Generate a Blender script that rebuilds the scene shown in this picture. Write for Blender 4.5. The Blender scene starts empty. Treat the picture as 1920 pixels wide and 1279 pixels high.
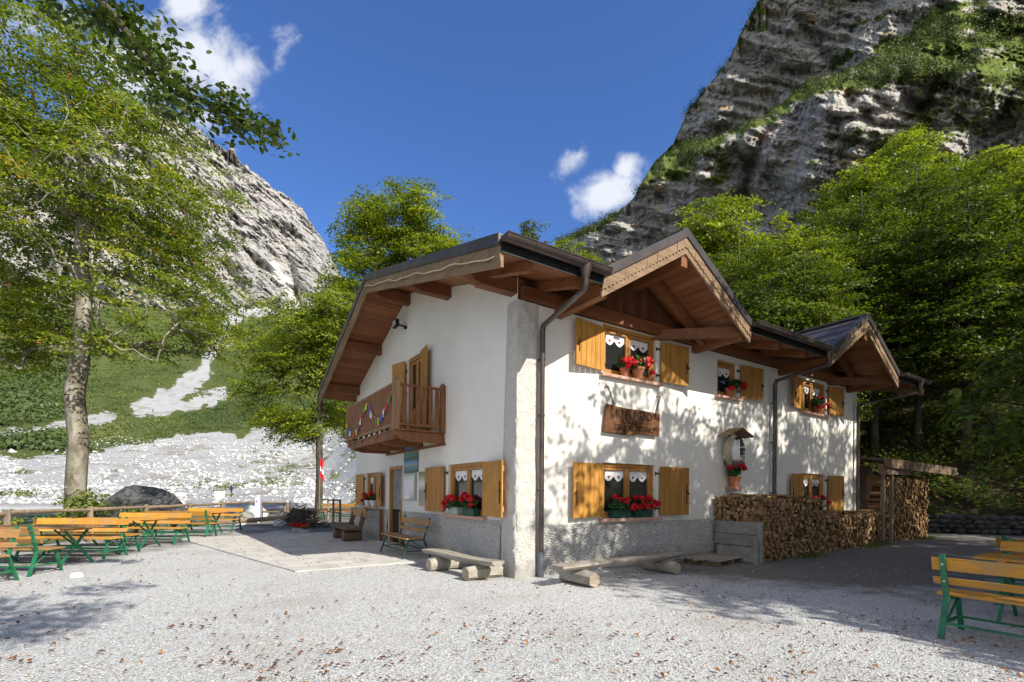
import bpy, bmesh, math, random
import numpy as np
from mathutils import Vector, Matrix, Euler
from mathutils.geometry import tessellate_polygon

rad = math.radians
random.seed(7)
RNG = np.random.default_rng(11)
scene = bpy.context.scene
COL = scene.collection

# ------------------------------------------------------------------ camera, sky, sun
CAMZ = 1.52
F = 17.0 / 36.0 * 1920.0            # focal length in photo pixels
HOR = 924.0
ROLL = 0.007
cam_data = bpy.data.cameras.new('camera')
cam = bpy.data.objects.new('camera', cam_data)
COL.objects.link(cam)
cam_data.lens = 17.0
cam_data.sensor_width = 36.0
cam_data.shift_y = (HOR - 639.5) / 1920.0
cam_data.clip_start = 0.05
cam_data.clip_end = 9000.0
cam.matrix_world = Matrix.Translation((0, 0, CAMZ)) @ Matrix.Rotation(rad(90), 4, 'X') @ Matrix.Rotation(ROLL, 4, 'Z')
scene.camera = cam

SUN_EL = rad(36.5)
SUN_H = Vector((0.738, -0.675, 0)).normalized()       # horizontal direction towards the sun
SUN_DIR = Vector((SUN_H.x * math.cos(SUN_EL), SUN_H.y * math.cos(SUN_EL), math.sin(SUN_EL)))
sd = bpy.data.lights.new('sun', 'SUN')
sd.energy = 4.9
sd.angle = rad(0.53)
sd.color = (1.0, 0.935, 0.82)
so = bpy.data.objects.new('sun', sd)
COL.objects.link(so)
so.location = (30, -30, 40)
so.rotation_euler = SUN_DIR.to_track_quat('Z', 'Y').to_euler()

world = bpy.data.worlds.new('World')
scene.world = world
world.use_nodes = True
scene.view_settings.view_transform = 'Standard'
scene.view_settings.look = 'None'
scene.view_settings.exposure = 0.5
scene.view_settings.gamma = 1.0


def build_world():
    nt = world.node_tree
    N = nt.nodes
    L = nt.links
    N.clear()
    out = N.new('ShaderNodeOutputWorld')
    bg = N.new('ShaderNodeBackground')
    sky = N.new('ShaderNodeTexSky')
    sky.sky_type = 'NISHITA'
    sky.sun_disc = False
    sky.sun_elevation = SUN_EL
    sky.sun_rotation = math.atan2(SUN_H.x, SUN_H.y)
    sky.altitude = 1500
    sky.air_density = 1.0
    sky.dust_density = 0.6
    sky.ozone_density = 2.2
    tc = N.new('ShaderNodeTexCoord')
    sep = N.new('ShaderNodeSeparateXYZ')
    L.new(tc.outputs['Generated'], sep.inputs[0])

    def mth(op, a, b=None, clamp=False):
        n = N.new('ShaderNodeMath')
        n.operation = op
        n.use_clamp = clamp
        for i, v in enumerate((a, b)):
            if v is None:
                continue
            if isinstance(v, (int, float)):
                n.inputs[i].default_value = v
            else:
                L.new(v, n.inputs[i])
        return n.outputs[0]
    yy = mth('MAXIMUM', sep.outputs['Y'], 0.05)
    u = mth('DIVIDE', sep.outputs['X'], yy)
    v = mth('DIVIDE', sep.outputs['Z'], yy)
    comb = N.new('ShaderNodeCombineXYZ')
    L.new(u, comb.inputs[0])
    L.new(v, comb.inputs[1])
    noi = N.new('ShaderNodeTexNoise')
    noi.inputs['Scale'].default_value = 9.0
    noi.inputs['Detail'].default_value = 9.0
    noi.inputs['Roughness'].default_value = 0.62
    noi.inputs['Distortion'].default_value = 0.35
    L.new(comb.outputs[0], noi.inputs['Vector'])

    def blob(px, py, a, b, ang, gain):
        u0, v0 = (px - 960) / F, (HOR - py) / F
        du = mth('SUBTRACT', u, u0)
        dv = mth('SUBTRACT', v, v0)
        c, s = math.cos(ang), math.sin(ang)
        p = mth('ADD', mth('MULTIPLY', du, c / a), mth('MULTIPLY', dv, s / a))
        q = mth('ADD', mth('MULTIPLY', du, -s / b), mth('MULTIPLY', dv, c / b))
        d2 = mth('ADD', mth('MULTIPLY', p, p), mth('MULTIPLY', q, q))
        e = mth('SUBTRACT', 1.0, mth('SQRT', d2))
        return mth('MULTIPLY', e, gain)
    total = None
    for b_ in ((400, 120, .16, .10, rad(-50), 1.25), (340, 10, .13, .065, rad(-60), 1.15), (250, 120, .17, .15, 0, 1.0),
               (60, 60, .2, .12, 0, .55), (530, 95, .17, .020, rad(64), .12), (375, 225, .06, .04, rad(-30), 1.0),
               (1135, 355, .105, .065, rad(38), 1.35), (1165, 315, .055, .045, rad(30), 1.2), (1080, 292, .07, .035, rad(40), .85),
               (1115, 400, .05, .03, 0, .7)):
        e = blob(*b_)
        total = e if total is None else mth('MAXIMUM', total, e)
    nn = mth('MULTIPLY', mth('SUBTRACT', noi.outputs['Fac'], 0.5), 2.3)
    val = mth('ADD', total, nn)
    ramp = N.new('ShaderNodeMapRange')
    ramp.interpolation_type = 'SMOOTHSTEP'
    L.new(val, ramp.inputs['Value'])
    ramp.inputs['From Min'].default_value = 0.12
    ramp.inputs['From Max'].default_value = 0.95
    ramp.inputs['To Max'].default_value = 0.92
    gate = mth('GREATER_THAN', total, -0.55)
    gate2 = mth('GREATER_THAN', sep.outputs['Y'], 0.1)
    fac = mth('MULTIPLY', mth('MULTIPLY', ramp.outputs[0], gate), gate2)
    hsv = N.new('ShaderNodeMix')
    hsv.data_type = 'RGBA'
    hsv.blend_type = 'MULTIPLY'
    hsv.inputs[0].default_value = 1.0
    L.new(sky.outputs[0], hsv.inputs[6])
    hsv.inputs[7].default_value = (0.60, 0.83, 1.20, 1)
    mix = N.new('ShaderNodeMix')
    mix.data_type = 'RGBA'
    L.new(fac, mix.inputs[0])
    L.new(hsv.outputs[2], mix.inputs[6])
    mix.inputs[7].default_value = (5.0, 5.2, 5.6, 1)
    # unseen broken cloud bank behind the camera, added to whiten the ambient light
    noi2 = N.new('ShaderNodeTexNoise')
    noi2.inputs['Scale'].default_value = 2.6
    noi2.inputs['Detail'].default_value = 8.0
    L.new(tc.outputs['Generated'], noi2.inputs['Vector'])
    back = N.new('ShaderNodeMapRange')
    back.interpolation_type = 'SMOOTHSTEP'
    L.new(sep.outputs['Y'], back.inputs['Value'])
    back.inputs['From Min'].default_value = -0.05
    back.inputs['From Max'].default_value = -0.35
    cov = N.new('ShaderNodeMapRange')
    cov.interpolation_type = 'SMOOTHSTEP'
    L.new(noi2.outputs['Fac'], cov.inputs['Value'])
    cov.inputs['From Min'].default_value = 0.36
    cov.inputs['From Max'].default_value = 0.56
    mix2 = N.new('ShaderNodeMix')
    mix2.data_type = 'RGBA'
    L.new(mth('MULTIPLY', back.outputs[0], cov.outputs[0]), mix2.inputs[0])
    L.new(mix.outputs[2], mix2.inputs[6])
    mix2.inputs[7].default_value = (4.6, 4.3, 3.8, 1)
    L.new(mix2.outputs[2], bg.inputs['Color'])
    bg.inputs['Strength'].default_value = 0.13
    L.new(bg.outputs[0], out.inputs['Surface'])


build_world()


def unproj(px, py, Y):
    """world point on the ray of a photo pixel at depth Y"""
    xc, yc = (px - 960) / F, (HOR - py) / F
    c, s = math.cos(ROLL), math.sin(ROLL)
    x = xc * c - yc * s
    y = xc * s + yc * c
    return Vector((x * Y, Y, CAMZ + y * Y))


# ------------------------------------------------------------------ noise
_PERM = np.random.default_rng(5).random((64, 64, 64)).astype(np.float32)


def vnoise(x, y, z):
    xi, yi, zi = np.floor(x).astype(int), np.floor(y).astype(int), np.floor(z).astype(int)
    xf, yf, zf = x - xi, y - yi, z - zi
    xf, yf, zf = xf * xf * (3 - 2 * xf), yf * yf * (3 - 2 * yf), zf * zf * (3 - 2 * zf)
    r = 0
    for a in (0, 1):
        for b in (0, 1):
            for c in (0, 1):
                w = (xf if a else 1 - xf) * (yf if b else 1 - yf) * (zf if c else 1 - zf)
                r = r + w * _PERM[(xi + a) & 63, (yi + b) & 63, (zi + c) & 63]
    return r * 2 - 1


def fbm(x, y, z=0.0, octv=5, gain=.5, ridged=False):
    x = np.asarray(x, float)
    y = np.asarray(y, float)
    z = np.asarray(z, float) + np.zeros_like(x)
    s, a, t = 0, 1.0, 0
    for i in range(octv):
        n = vnoise(x + 13.7 * i, y + 7.1 * i, z + 3.3 * i)
        if ridged:
            n = 1 - 2 * np.abs(n)
        s = s + a * n
        t += a
        a *= gain
        x, y, z = x * 2.03, y * 2.03, z * 2.03
    return s / t


def smooth(a, b, x):
    t = np.clip((x - a) / (b - a), 0, 1)
    return t * t * (3 - 2 * t)


# ------------------------------------------------------------------ materials
MATS = {}


class NB:
    def __init__(self, name):
        self.m = bpy.data.materials.new(name)
        self.m.use_nodes = True
        self.nt = self.m.node_tree
        self.N = self.nt.nodes
        self.L = self.nt.links
        self.N.clear()
        self.out = self.N.new('ShaderNodeOutputMaterial')
        self.b = self.N.new('ShaderNodeBsdfPrincipled')
        self.L.new(self.b.outputs[0], self.out.inputs[0])
        self.tc = self.N.new('ShaderNodeTexCoord')
        MATS[name] = self.m

    def put(self, inp, v):
        if isinstance(v, (int, float)):
            inp.default_value = v
        elif isinstance(v, (tuple, list)):
            inp.default_value = (*v, 1) if len(v) == 3 and len(inp.default_value) == 4 else v
        else:
            self.L.new(v, inp)

    def vec(self, stretch=(1, 1, 1), coord='Object', rot=(0, 0, 0)):
        mp = self.N.new('ShaderNodeMapping')
        mp.inputs['Scale'].default_value = stretch
        mp.inputs['Rotation'].default_value = rot
        self.L.new(self.tc.outputs[coord], mp.inputs[0])
        return mp.outputs[0]

    def geo(self):
        return self.N.new('ShaderNodeNewGeometry')

    def noise(self, vec, scale, detail=4, rough=.55, dist=0.0):
        n = self.N.new('ShaderNodeTexNoise')
        n.inputs['Scale'].default_value = scale
        n.inputs['Detail'].default_value = detail
        n.inputs['Roughness'].default_value = rough
        n.inputs['Distortion'].default_value = dist
        self.L.new(vec, n.inputs['Vector'])
        return n.outputs['Fac']

    def voro(self, vec, scale, feature='F1', out='Distance', rnd=1.0):
        n = self.N.new('ShaderNodeTexVoronoi')
        n.feature = feature
        n.inputs['Scale'].default_value = scale
        n.inputs['Randomness'].default_value = rnd
        self.L.new(vec, n.inputs['Vector'])
        return n.outputs[out]

    def ramp(self, fac, stops):
        r = self.N.new('ShaderNodeValToRGB')
        el = r.color_ramp.elements
        while len(el) > 1:
            el.remove(el[-1])
        el[0].position = stops[0][0]
        el[0].color = (*stops[0][1], 1)
        for p, c in stops[1:]:
            e = el.new(p)
            e.color = (*c, 1)
        self.L.new(fac, r.inputs[0])
        return r.outputs[0]

    def math(self, op, a, b=None, clamp=False):
        n = self.N.new('ShaderNodeMath')
        n.operation = op
        n.use_clamp = clamp
        self.put(n.inputs[0], a)
        if b is not None:
            self.put(n.inputs[1], b)
        return n.outputs[0]

    def step(self, v, a, b):
        n = self.N.new('ShaderNodeMapRange')
        n.interpolation_type = 'SMOOTHSTEP'
        self.put(n.inputs[0], v)
        n.inputs[1].default_value = a
        n.inputs[2].default_value = b
        return n.outputs[0]

    def mix(self, fac, a, b, mode='MIX'):
        n = self.N.new('ShaderNodeMix')
        n.data_type = 'RGBA'
        n.blend_type = mode
        self.put(n.inputs[0], fac)
        self.put(n.inputs[6], a)
        self.put(n.inputs[7], b)
        return n.outputs[2]

    def bump(self, h, strength=.3, dist=.02, normal=None):
        n = self.N.new('ShaderNodeBump')
        n.inputs['Strength'].default_value = strength
        n.inputs['Distance'].default_value = dist
        self.L.new(h, n.inputs['Height'])
        if normal is not None:
            self.L.new(normal, n.inputs['Normal'])
        self.L.new(n.outputs[0], self.b.inputs['Normal'])
        return n.outputs[0]

    def fin(self, col, rough=.8, metal=0.0, spec=.4):
        self.put(self.b.inputs['Base Color'], col)
        self.put(self.b.inputs['Roughness'], rough)
        self.b.inputs['Metallic'].default_value = metal
        self.b.inputs['Specular IOR Level'].default_value = spec
        return self.m


def simple(name, c0, c1, scale=6, stretch=(1, 1, 1), rough=.75, bump=.2, bscale=40, dist=.01, metal=0.0, spec=.4, detail=5):
    k = NB(name)
    v = k.vec(stretch)
    n = k.noise(v, scale, detail)
    col = k.ramp(n, [(.3, c0), (.7, c1)])
    if bump:
        k.bump(k.noise(v, bscale, 4), bump, dist)
    return k.fin(col, rough, metal, spec)


def wood(name, dark, light, axis='Z', rough=.6, grain=14, bump=.25, tint_rand=0.0, spec=.35, planks=0, paxis='X', weather=None):
    """wood with the grain running along an object axis; optional boards across paxis"""
    k = NB(name)
    st = {'X': (.06, 1, 1), 'Y': (1, .06, 1), 'Z': (1, 1, .06)}[axis]
    v = k.vec(st)
    n1 = k.noise(v, grain, 6, .65, .6)
    n2 = k.noise(v, grain * 6, 3, .6)
    n3 = k.noise(k.vec(), 1.7, 3)
    col = k.ramp(n1, [(.28, dark), (.72, light)])
    col = k.mix(k.step(n2, .42, .72), col, k.mix(1.0, col, (.72, .68, .62), 'MULTIPLY'))
    col = k.mix(k.math('MULTIPLY', k.step(n3, .4, .75), .45), col, k.mix(1.0, col, (.6, .56, .52), 'MULTIPLY'))
    h = n1
    if tint_rand:
        oi = k.N.new('ShaderNodeObjectInfo')
        f = k.math('ADD', k.math('MULTIPLY', oi.outputs['Random'], tint_rand), 1 - tint_rand * .5)
        cc = k.N.new('ShaderNodeCombineColor')
        for i in range(3):
            k.L.new(f, cc.inputs[i])
        col = k.mix(1.0, col, cc.outputs[0], 'MULTIPLY')
    if weather:
        col = k.mix(k.step(k.noise(k.vec(), 3.1, 6, .7), .45, .62), col, weather)
    if planks:
        sp = k.N.new('ShaderNodeSeparateXYZ')
        k.L.new(k.tc.outputs['Object'], sp.inputs[0])
        p = k.math('MULTIPLY', sp.outputs[paxis], planks)
        fr = k.math('FRACT', p)
        edge = k.math('ABSOLUTE', k.math('SUBTRACT', fr, .5))
        gap = k.step(edge, .46, .495)
        wn = k.N.new('ShaderNodeTexWhiteNoise')
        wn.noise_dimensions = '1D'
        k.L.new(k.math('FLOOR', p), wn.inputs['W'])
        t = k.math('ADD', k.math('MULTIPLY', wn.outputs['Value'], .35), .8)
        cc = k.N.new('ShaderNodeCombineColor')
        for i in range(3):
            k.L.new(t, cc.inputs[i])
        col = k.mix(1.0, col, cc.outputs[0], 'MULTIPLY')
        col = k.mix(gap, col, (.03, .015, .008))
        h = k.math('SUBTRACT', k.math('MULTIPLY', n1, .3), gap)
    k.bump(h, bump, .008)
    return k.fin(col, rough, 0, spec)


def leaf_mat(name, cols, trans=.35, orange=.0):
    k = NB(name)
    at = k.N.new('ShaderNodeAttribute')
    at.attribute_name = 'tint'
    col = k.ramp(at.outputs['Fac'], cols)
    k.fin(col, .5, 0, .35)
    tr = k.N.new('ShaderNodeBsdfTranslucent')
    k.L.new(k.mix(1.0, col, (1.3, 1.45, .45), 'MULTIPLY'), tr.inputs[0])
    mx = k.N.new('ShaderNodeMixShader')
    mx.inputs[0].default_value = trans
    k.L.new(k.b.outputs[0], mx.inputs[1])
    k.L.new(tr.outputs[0], mx.inputs[2])
    k.L.new(mx.outputs[0], k.out.inputs[0])
    return k.m


leaf_mat('beech_leaf', [(0, (.075, .12, .015)), (.45, (.18, .235, .024)), (.78, (.31, .34, .036)), (.9, (.34, .30, .035)), (.96, (.46, .28, .03)), (1, (.48, .14, .03))], .42)
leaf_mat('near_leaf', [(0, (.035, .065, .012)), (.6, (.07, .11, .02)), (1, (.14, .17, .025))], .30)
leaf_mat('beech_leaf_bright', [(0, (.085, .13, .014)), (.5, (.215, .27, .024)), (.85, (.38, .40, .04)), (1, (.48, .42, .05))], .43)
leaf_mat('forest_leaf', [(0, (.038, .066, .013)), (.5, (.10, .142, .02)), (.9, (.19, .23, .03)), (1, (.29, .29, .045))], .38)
leaf_mat('shrub_leaf', [(0, (.06, .095, .02)), (.6, (.14, .18, .03)), (1, (.24, .26, .05))], .3)
leaf_mat('geranium_leaf', [(0, (.02, .07, .015)), (.6, (.05, .14, .03)), (1, (.12, .2, .05))], .2)
leaf_mat('dwarf_pine', [(0, (.06, .085, .022)), (.6, (.115, .14, .035)), (1, (.20, .21, .06))], .25)
leaf_mat('ledge_pine', [(0, (.025, .042, .012)), (.5, (.06, .085, .02)), (.85, (.12, .14, .03)), (1, (.2, .2, .05))], .2)
leaf_mat('slope_pine', [(0, (.04, .065, .02)), (.45, (.095, .14, .038)), (.75, (.17, .21, .055)), (1, (.26, .26, .09))], .25)
leaf_mat('petal', [(0, (.45, .004, .012)), (.6, (.68, .01, .025)), (1, (.8, .03, .05))], .3)
leaf_mat('fallen_leaf', [(0, (.11, .04, .018)), (.5, (.22, .085, .032)), (1, (.36, .18, .08))], .1)


def bark_mat():
    k = NB('beech_bark')
    v = k.vec((1, 1, .45))
    n = k.noise(v, 3.2, 7, .65, .3)
    n2 = k.noise(k.vec((1, 1, 2.5)), 5, 5, .6)
    col = k.ramp(n, [(.3, (.07, .06, .04)), (.45, (.17, .15, .11)), (.58, (.30, .28, .23)), (.78, (.46, .43, .37))])
    col = k.mix(k.step(n2, .58, .72), col, (.12, .11, .05))
    k.bump(k.math('ADD', n, k.math('MULTIPLY', n2, .5)), .5, .03)
    k.fin(col, .85, 0, .2)
    simple('dark_bark', (.035, .028, .02), (.13, .11, .085), 4, (1, 1, .3), .9, .5, 9, .03, spec=.2)


bark_mat()


def plaster_mat():
    k = NB('white_plaster')
    v = k.vec()
    n1 = k.noise(v, .9, 5, .6)
    n2 = k.noise(v, 7, 6, .65)
    col = k.ramp(n1, [(.3, (.77, .735, .665)), (.7, (.85, .82, .755))])
    streak = k.noise(k.vec((3.0, 3.0, .35)), 2.2, 5, .65)
    col = k.mix(k.math('MULTIPLY', k.step(streak, .55, .8), .25), col, (.56, .55, .52))
    sp = k.N.new('ShaderNodeSeparateXYZ')
    k.L.new(v, sp.inputs[0])
    mz = k.math('ADD', sp.outputs['Z'], k.math('MULTIPLY', k.math('SUBTRACT', k.noise(v, 1.6, 7, .7), .5), 1.6))
    col = k.mix(k.math('MULTIPLY', k.step(mz, 1.7, .9), .38), col, (.56, .54, .49))
    col = k.mix(k.math('MULTIPLY', k.step(k.noise(v, 14, 7, .75), .60, .70), .22), col, (.55, .53, .49))
    tr = k.noise(k.vec((1, 1, 4)), 6, 4, .6)
    h = k.math('ADD', k.math('MULTIPLY', n2, .6), k.math('MULTIPLY', tr, .6))
    k.bump(h, .45, .02)
    k.fin(col, .92, 0, .15)
    k = NB('rough_render')
    v = k.vec()
    n1 = k.noise(v, 1.2, 5, .6)
    vo = k.voro(v, 26)
    n2 = k.noise(v, 22, 6, .8)
    col = k.ramp(n1, [(.3, (.70, .685, .65)), (.7, (.82, .80, .75))])
    col = k.mix(k.math('MULTIPLY', k.step(n2, .50, .62), .8), col, (.46, .45, .43))
    sp = k.N.new('ShaderNodeSeparateXYZ')
    k.L.new(v, sp.inputs[0])
    mz = k.math('ADD', sp.outputs['Z'], k.math('MULTIPLY', k.math('SUBTRACT', k.noise(v, 2.2, 6, .7), .5), .9))
    col = k.mix(k.math('MULTIPLY', k.step(mz, .45, .0), .55), col, (.36, .345, .30))
    k.bump(k.math('ADD', n2, vo), 1.0, .07)
    k.fin(col, .95, 0, .1)
    k = NB('rough_render_white')
    v = k.vec()
    n2 = k.noise(v, 24, 6, .78)
    k.bump(n2, 1.0, .06)
    c_up = k.ramp(n2, [(.3, (.66, .635, .58)), (.48, (.79, .76, .70)), (.7, (.84, .81, .75))])
    c_lo = k.mix(k.math('MULTIPLY', k.step(n2, .50, .62), .8), (.76, .745, .70), (.46, .45, .43))
    sp = k.N.new('ShaderNodeSeparateXYZ')
    k.L.new(v, sp.inputs[0])
    mz = k.math('ADD', sp.outputs['Z'], k.math('MULTIPLY', k.math('SUBTRACT', k.noise(v, 3.0, 6, .7), .5), .8))
    col = k.mix(k.step(mz, 1.35, .75), c_up, c_lo)
    col = k.mix(k.math('MULTIPLY', k.step(mz, .45, .0), .55), col, (.36, .345, .30))
    k.fin(col, .95, 0, .1)


plaster_mat()

wood('shutter_wood', (.36, .165, .032), (.62, .315, .07), 'Z', .5, 11, .25, .45)
wood('frame_wood', (.34, .15, .04), (.55, .28, .08), 'Z', .45, 11, .2)
wood('beam_wood', (.13, .045, .018), (.27, .105, .04), 'X', .55, 9, .3)
wood('beam_wood_cross', (.15, .055, .02), (.30, .12, .045), 'Y', .55, 9, .3)
wood('soffit_wood', (.20, .072, .028), (.36, .145, .055), 'X', .5, 8, .5, planks=7, paxis='Y')
wood('soffit_wood_cross', (.20, .072, .028), (.36, .145, .055), 'Y', .5, 8, .5, planks=7, paxis='X')
wood('gable_board', (.09, .03, .014), (.18, .065, .028), 'Z', .6, 8, .5, planks=6, paxis='X')
wood('fascia_wood', (.20, .13, .07), (.34, .24, .14), 'Y', .7, 8, .3)
wood('fascia_wood_cross', (.17, .105, .06), (.31, .21, .125), 'X', .7, 8, .3)
wood('balcony_wood', (.15, .055, .022), (.32, .14, .055), 'Z', .55, 10, .3, weather=None)
wood('balcony_wood_light', (.22, .13, .065), (.38, .25, .13), 'Z', .7, 10, .3)
wood('grey_wood', (.22, .20, .17), (.52, .48, .42), 'X', .85, 7, .6)
wood('grey_board', (.20, .20, .19), (.36, .36, .35), 'X', .85, 5, .4)
wood('log_end', (.32, .26, .19), (.52, .45, .35), 'X', .85, 20, .4)
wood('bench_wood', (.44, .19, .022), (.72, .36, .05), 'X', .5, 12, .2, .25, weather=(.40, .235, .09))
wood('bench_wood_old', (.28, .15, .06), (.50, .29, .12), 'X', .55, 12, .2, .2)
wood('fence_wood', (.17, .12, .08), (.42, .33, .24), 'X', .85, 6, .5)
wood('fence_post_wood', (.15, .11, .07), (.40, .33, .25), 'Z', .85, 6, .5)
wood('dark_rustic', (.10, .07, .045), (.24, .17, .11), 'X', .8, 7, .5)
wood('firewood_side', (.13, .075, .035), (.34, .22, .11), 'Y', .9, 9, .6, .7)
wood('firewood_end', (.22, .13, .06), (.44, .29, .155), 'Z', .9, 12, .5, .8)
simple('sill_stone', (.42, .24, .17), (.60, .38, .29), 9, rough=.8, bump=.3)
simple('roof_metal', (.055, .045, .042), (.10, .085, .08), 2, rough=.38, bump=.06, metal=.3, spec=.5)
simple('gutter_metal', (.075, .058, .052), (.13, .10, .09), 3, rough=.35, bump=.05, metal=.55)
simple('pipe_foot', (.10, .12, .15), (.17, .19, .22), 5, rough=.5, bump=.1, metal=.2)
simple('green_paint', (.008, .10, .045), (.02, .19, .085), 5, rough=.4, bump=.15, spec=.5)
simple('dark_green_paint', (.01, .05, .035), (.02, .085, .06), 5, rough=.45, bump=.1)
simple('black_metal', (.012, .012, .013), (.03, .03, .03), 6, rough=.5, bump=.1, metal=.5)
simple('steel', (.45, .45, .45), (.6, .6, .6), 6, rough=.35, bump=0, metal=.9)
simple('terracotta', (.38, .13, .06), (.52, .20, .10), 8, rough=.8, bump=.2)
simple('white_paint', (.7, .7, .69), (.82, .82, .81), 5, rough=.6, bump=.05)
simple('concrete', (.38, .38, .37), (.52, .52, .50), 3, rough=.9, bump=.3)
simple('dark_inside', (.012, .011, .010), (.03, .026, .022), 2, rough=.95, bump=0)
simple('grey_plastic', (.28, .31, .29), (.38, .42, .39), 6, rough=.5, bump=.05)
simple('heart_red', (.22, .02, .03), (.3, .03, .04), 9, rough=.85, bump=0)
simple('cord', (.62, .50, .30), (.75, .64, .42), 6, rough=.7, bump=0)
simple('skin', (.45, .26, .18), (.52, .31, .22), 6, rough=.6, bump=0)
simple('purple_cloth', (.12, .08, .42), (.2, .14, .6), 6, rough=.8, bump=0)
simple('dark_cloth', (.03, .03, .035), (.07, .065, .07), 6, rough=.9, bump=0)
simple('hair', (.04, .025, .015), (.07, .04, .02), 6, rough=.7, bump=0)
for nm, c in (('flag_red', (.62, .03, .04)), ('flag_white', (.75, .75, .76)), ('flag_blue', (.09, .10, .5)), ('flag_yellow', (.75, .55, .05)), ('flag_green', (.08, .3, .08))):
    simple(nm, tuple(x * .85 for x in c), c, 9, rough=.85, bump=0)


def glass_mat():
    k = NB('window_glass')
    k.fin((.02, .022, .022), .04, 0, .9)
    k2 = NB('board_glass')
    k2.fin((.55, .57, .58), .05, 0, 1.0)


glass_mat()


def lace_mat():
    k = NB('curtain')
    v = k.vec()
    k.bump(k.noise(k.vec((1, 1, .05)), 30, 3), .5, .02)
    k.fin((.78, .78, .78), .9, 0, .1)


lace_mat()


def paving_mat():
    k = NB('paving_slab')
    br = k.N.new('ShaderNodeTexBrick')
    br.offset = 0.5
    br.inputs['Scale'].default_value = 1.0
    br.inputs['Brick Width'].default_value = .95
    br.inputs['Row Height'].default_value = .62
    br.inputs['Mortar Size'].default_value = .008
    br.inputs['Mortar Smooth'].default_value = .3
    br.inputs['Color1'].default_value = (.50, .485, .455, 1)
    br.inputs['Color2'].default_value = (.57, .555, .525, 1)
    br.inputs['Mortar'].default_value = (.20, .18, .15, 1)
    k.L.new(k.vec(), br.inputs['Vector'])
    n = k.noise(k.vec(), 2.5, 6, .6)
    n2 = k.noise(k.vec(), 60, 4)
    col = k.mix(k.math('MULTIPLY', k.step(n, .4, .7), .5), br.outputs[0], (.30, .285, .26))
    k.bump(k.math('SUBTRACT', k.math('MULTIPLY', n2, .2), br.outputs[1]), .5, .01)
    k.fin(col, .85, 0, .25)


paving_mat()


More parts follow.
